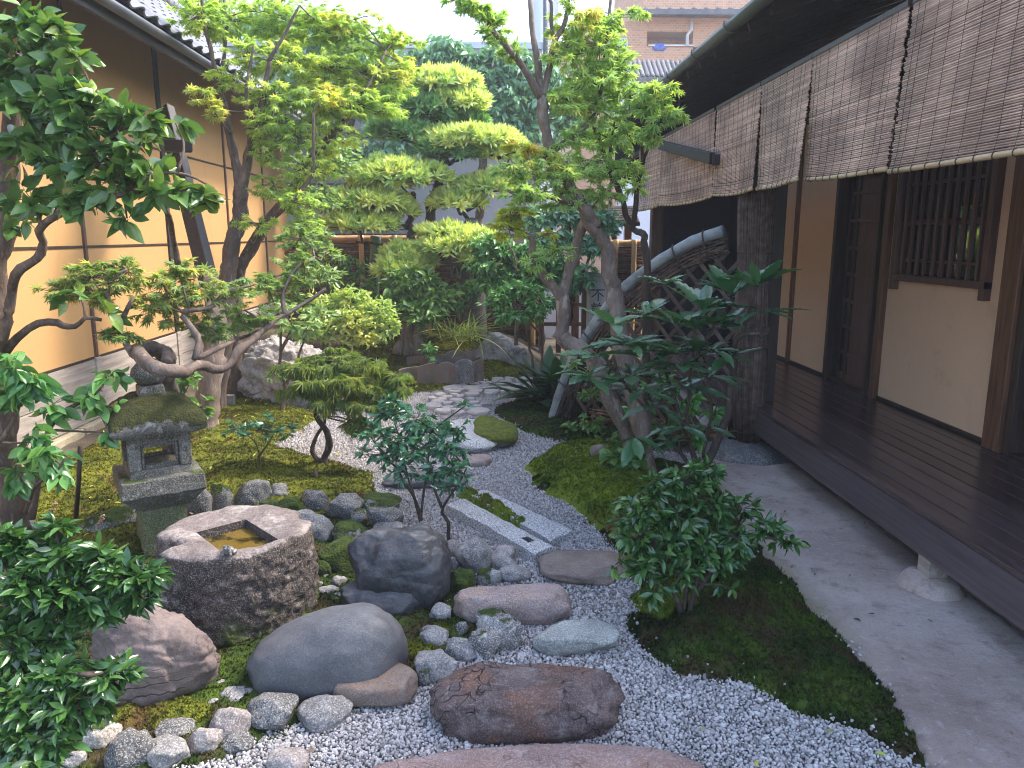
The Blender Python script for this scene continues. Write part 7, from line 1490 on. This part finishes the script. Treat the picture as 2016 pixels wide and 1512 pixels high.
# ---- clipped pine in cloud pads
def pine(label, base, limbs, pads, bark='bark_dark', dark=(), den=560):
    pt = plant('cloud_pruned_pine', label, 'tree', base); b = MB(); S = []
    for k, (q, r0, r1) in enumerate(limbs): S.append(limb(b, pxpath(q), r0, r1, None, .12, 8, 300 + k, .03))
    sk = np.vstack(S)
    for i, (px, py, Y, rx, ry) in enumerate(pads):
        c = D(px, py + ry * .35, Y); s = zdepth(c) / FPX; R = np.array([rx * s, rx * s * .75, ry * s * 1.25]); n = int(den * (R[0] * R[1]) / .42) + 60
        th = rng.uniform(0, 6.283, n); rr_ = np.sqrt(rng.random(n)); x, y = rr_ * np.cos(th), rr_ * np.sin(th); dome = np.sqrt(np.clip(1 - rr_ ** 2, 0, 1)) ** .8
        lump = 1 + .35 * fbm(np.column_stack([x * 2.5 + px, y * 2.5 + py, x * 0]), 5, 3); lay = rng.random(n); z = dome * lump * np.where(lay < .75, 1, rng.uniform(-.25, .9, n))
        pos = c + np.stack([x, y, z], 1) * R * [1, 1, 1]; nm = np.stack([x * .9, y * .9, dome + .25], 1) + unit(n) * .35
        # templates point along +z: put z on the outward direction
        zc = nm / np.linalg.norm(nm, axis=1)[:, None]; xx = np.cross(zc, unit(n)); xx /= np.linalg.norm(xx, axis=1)[:, None]; yy = np.cross(zc, xx); sz = rng.uniform(.11, .18, n)
        Mx = np.concatenate([np.stack([xx, yy, zc], 2) * sz[:, None, None], pos[:, :, None]], 2); v = rng.integers(0, 3, n); pb = MB()
        for k in range(3): pb.copies(T_TUFT[k], Mx[v == k])
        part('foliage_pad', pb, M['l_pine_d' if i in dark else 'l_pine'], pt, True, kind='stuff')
        q = sk[np.argmin(np.linalg.norm(sk - (c - (0, 0, .1)), axis=1))]; cc = c - (0, 0, .02); limb(b, [q, (q + cc) / 2 - (0, 0, .06), cc], .028, .016, None, .1, 6, i, .03)
        m = 14; e = c + np.stack([rng.uniform(-.8, .8, m), rng.uniform(-.8, .8, m), rng.uniform(.05, .35, m)], 1) * R; b.sticks(np.repeat(cc[None], m, 0), e, .010, .004)
    trunk_part(pt, b, bark); return pt
pine('clipped pine with layered flat pads left of the back stone lantern', D(830, 540, 11.9) * (1, 1, 0),
     [([(830, 620, 11.9), (840, 540, 11.9), (842, 460, 11.9), (860, 400, 11.9), (868, 340, 11.9), (868, 250, 11.9), (850, 180, 11.9)], .12, .04), ([(806, 610, 11.8), (806, 500, 11.8), (808, 440, 11.8), (815, 380, 11.8)], .085, .04), ([(862, 400, 11.9), (900, 400, 11.8), (920, 430, 11.7), (945, 455, 11.6)], .04, .025), ([(868, 330, 11.9), (920, 310, 11.8), (980, 300, 11.7)], .035, .02), ([(808, 450, 11.8), (770, 440, 11.7), (715, 455, 11.6)], .035, .02), ([(800, 480, 11.8), (740, 480, 11.6), (700, 475, 11.6)], .02, .015)],
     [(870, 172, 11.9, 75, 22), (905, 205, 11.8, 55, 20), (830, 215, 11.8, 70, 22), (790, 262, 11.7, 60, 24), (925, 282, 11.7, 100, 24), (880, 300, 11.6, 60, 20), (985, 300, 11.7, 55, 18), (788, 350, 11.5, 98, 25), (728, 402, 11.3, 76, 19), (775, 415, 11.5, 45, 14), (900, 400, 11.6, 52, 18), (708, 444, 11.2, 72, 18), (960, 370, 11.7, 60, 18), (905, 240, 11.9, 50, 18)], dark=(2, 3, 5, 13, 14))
pine('low spreading pine of pale pads in front of the back stone lantern', D(850, 600, 11.1) * (1, 1, 0),
     [([(840, 640, 11.2), (835, 560, 11.2), (850, 500, 11.2), (890, 475, 11.1)], .05, .025), ([(850, 500, 11.2), (910, 490, 11.0), (950, 500, 10.9)], .03, .016), ([(838, 560, 11.2), (800, 530, 11.1), (780, 520, 11.1)], .025, .015)],
     [(880, 462, 11.1, 55, 14), (930, 480, 10.9, 60, 18), (890, 490, 10.9, 60, 18), (950, 510, 10.8, 40, 14), (800, 505, 11.1, 45, 20), (790, 535, 11.0, 50, 18), (820, 520, 11.0, 35, 15)], den=420)
# ---- evergreens behind
def tall(label, base, limbs, cl, mat, size, seed, tm=T_DROOP, nobj=300, name='evergreen_tree', up=.35, droop=.6, bark='bark_brown'):
    e = plant(name, label, 'tree', base); b = MB(); S = []
    for k, (q, r0, r1) in enumerate(limbs): S.append(limb(b, pxpath(q), r0, r1, None, .1, 8, seed + k, .03))
    Ms = crown(b, np.vstack(S), cl, size, 8, up, droop, .006, .4, .3, 1.0, .012, mul=2.6); trunk_part(e, b, bark); foliage(e, mat, tm, Ms, nobj)
tall('tall bluish evergreen with hanging leaves behind the clipped pine', D(950, 500, 14.6) * (1, 1, 0), [([(940, 640, 14.6), (945, 400, 14.6), (960, 250, 14.6), (975, 120, 14.6)], .11, .03), ([(945, 380, 14.6), (1020, 280, 14.6), (1050, 200, 14.6)], .05, .02), ([(950, 300, 14.6), (880, 200, 14.8), (850, 120, 14.8)], .05, .02)],
     [(880, 95, 14.8, 60, 32, 200), (830, 120, 14.8, 55, 32, 180), (920, 120, 14.7, 50, 34, 170), (985, 110, 14.6, 40, 34, 130), (1030, 130, 14.6, 45, 40, 170), (960, 160, 14.6, 60, 36, 230), (1010, 190, 14.5, 55, 38, 230), (1060, 200, 14.6, 50, 45, 200), (970, 220, 14.5, 60, 36, 240), (1030, 250, 14.5, 55, 36, 220), (920, 180, 14.6, 45, 32, 160), (940, 260, 14.6, 45, 30, 150), (990, 280, 14.5, 40, 26, 110), (1090, 150, 14.7, 40, 50, 160), (1120, 230, 14.7, 45, 50, 200), (1060, 300, 14.6, 45, 32, 130)], M['l_ever'], .17, 401)
tall('dense dark evergreen behind the left maple crown', D(680, 500, 14.8) * (1, 1, 0), [([(700, 640, 14.8), (700, 400, 14.8), (690, 200, 14.8), (690, 60, 14.8)], .11, .03), ([(700, 400, 14.8), (780, 300, 14.8), (800, 180, 14.9)], .05, .02), ([(700, 380, 14.8), (630, 260, 14.8), (600, 150, 14.9)], .05, .02)],
     [(560, 60, 14.9, 70, 45, 260), (650, 70, 14.9, 70, 45, 260), (720, 120, 14.9, 60, 45, 230), (600, 150, 14.8, 70, 50, 280), (680, 190, 14.8, 70, 50, 280), (750, 210, 14.8, 60, 45, 220), (800, 170, 14.9, 45, 40, 140), (600, 250, 14.7, 60, 45, 220), (670, 290, 14.7, 60, 45, 220), (740, 310, 14.7, 60, 45, 220), (760, 390, 14.7, 55, 40, 160), (690, 390, 14.7, 55, 40, 160), (790, 280, 14.7, 40, 40, 120)], M['l_ever'], .17, 411, nobj=200)
tall('pale green tree rising above the left tiled roof', D(420, 100, 17) * (1, 1, 0), [([(440, 560, 17), (430, 300, 17), (420, 60, 17)], .14, .04)],
     [(370, 30, 17, 50, 40, 200), (420, 20, 17, 60, 45, 260), (400, 80, 17, 50, 40, 180), (470, 60, 17, 60, 45, 220), (350, 55, 17, 28, 26, 80), (520, 40, 17, 60, 50, 220), (440, 130, 17, 50, 40, 150)], M['l_ever_y'], .17, 421, nobj=120, name='background_tree')
tall('leafy tree between right maple and the orange apartment block', D(1210, 300, 13.6) * (1, 1, 0), [([(1210, 640, 13.6), (1205, 400, 13.6), (1190, 200, 13.6)], .07, .02)],
     [(1150, 180, 13.7, 45, 35, 120), (1200, 170, 13.6, 45, 35, 130), (1230, 220, 13.5, 40, 30, 100), (1160, 260, 13.6, 50, 35, 140), (1210, 280, 13.5, 45, 30, 110), (1245, 180, 13.6, 25, 25, 50), (1120, 320, 13.7, 45, 30, 100)], M['l_ever_y'], .14, 431, nobj=100, name='background_tree', bark='bark_brown')
# green bamboo stakes holding the pine
for px, y0, y1, lab in ((737, 465, 640, 'thick green bamboo stake before the wattle fence, left of the pine'),):
    a, c = D(px - 4, y1, 11.9), D(px + 3, y0, 11.9); b = MB(); P = np.linspace(a, c, 24); b.tube(P, .085 * (1 + .05 * (np.arange(24) % 8 == 0)), 10); solo('bamboo_stake', b, M['bamboo_green'], lab, 'stake', a, True)
# ---- fallen leaves
def litter(poly, n, mats, tm, size, z, name):
    P = np.asarray(poly); lo, hi = P.min(0), P.max(0); k = 0; Ms = []
    while len(Ms) < n and k < n * 40:
        k += 1; x, y = rng.uniform(lo, hi)
        if sdist(np.array([x]), np.array([y]), P)[0] > .02: Ms.append(frames(np.array([[x, y, z + (hb(x, y) if z > .03 else 0)]]), unit(1) * [1, 1, .1], np.array([[rng.normal(0, .25), rng.normal(0, .25), 1]]), np.array([size * rng.uniform(.6, 1.2)]))[0])
    Ms = np.array(Ms)
    for i, mt in enumerate(mats):
        b = MB(); b.copies(tm[i % len(tm)], Ms[i::len(mats)]); setting(name, b, mt, 'stuff', True)
litter(TATAKI, 34, [M['wattle'], M['cord']], T_SAS, .035, .014, 'fallen_leaves')
litter(GRAVEL, 90, [M['wattle'], M['l_maple_y']], [T_MAPLE[0], T_SAS[0]], .035, .018, 'fallen_leaves')
litter(MOSS_L, 120, [M['wattle'], M['l_maple_y']], [T_MAPLE[0], T_SAS[1]], .04, .11, 'fallen_leaves')
litter(bank, 160, [M['wattle'], M['l_maple_y']], [T_MAPLE[0], T_SAS[1]], .05, .07, 'fallen_leaves')
# ---- thin haze added as a pale veil over the background
b = MB(); b.span((-60, -60, -1.2), (60, 60, 19)); hz_ = setting('haze', b, M['soil'], 'stuff')
hm = bpy.data.materials.new('thin_haze'); hm.use_nodes = True; hn = hm.node_tree.nodes; hn.remove(hn['Principled BSDF'])
pv = hn.new('ShaderNodeVolumePrincipled'); pv.inputs['Color'].default_value = (0.93, 0.95, 1.0, 1); pv.inputs['Density'].default_value = 0.0026; pv.inputs['Anisotropy'].default_value = 0.2
hm.node_tree.links.new(pv.outputs[0], hn['Material Output'].inputs['Volume']); hz_.data.materials.clear(); hz_.data.materials.append(hm)
print('objects', len(bpy.data.objects), 'tris', sum(len(m.loops) - 2 * len(m.polygons) for m in bpy.data.meshes))
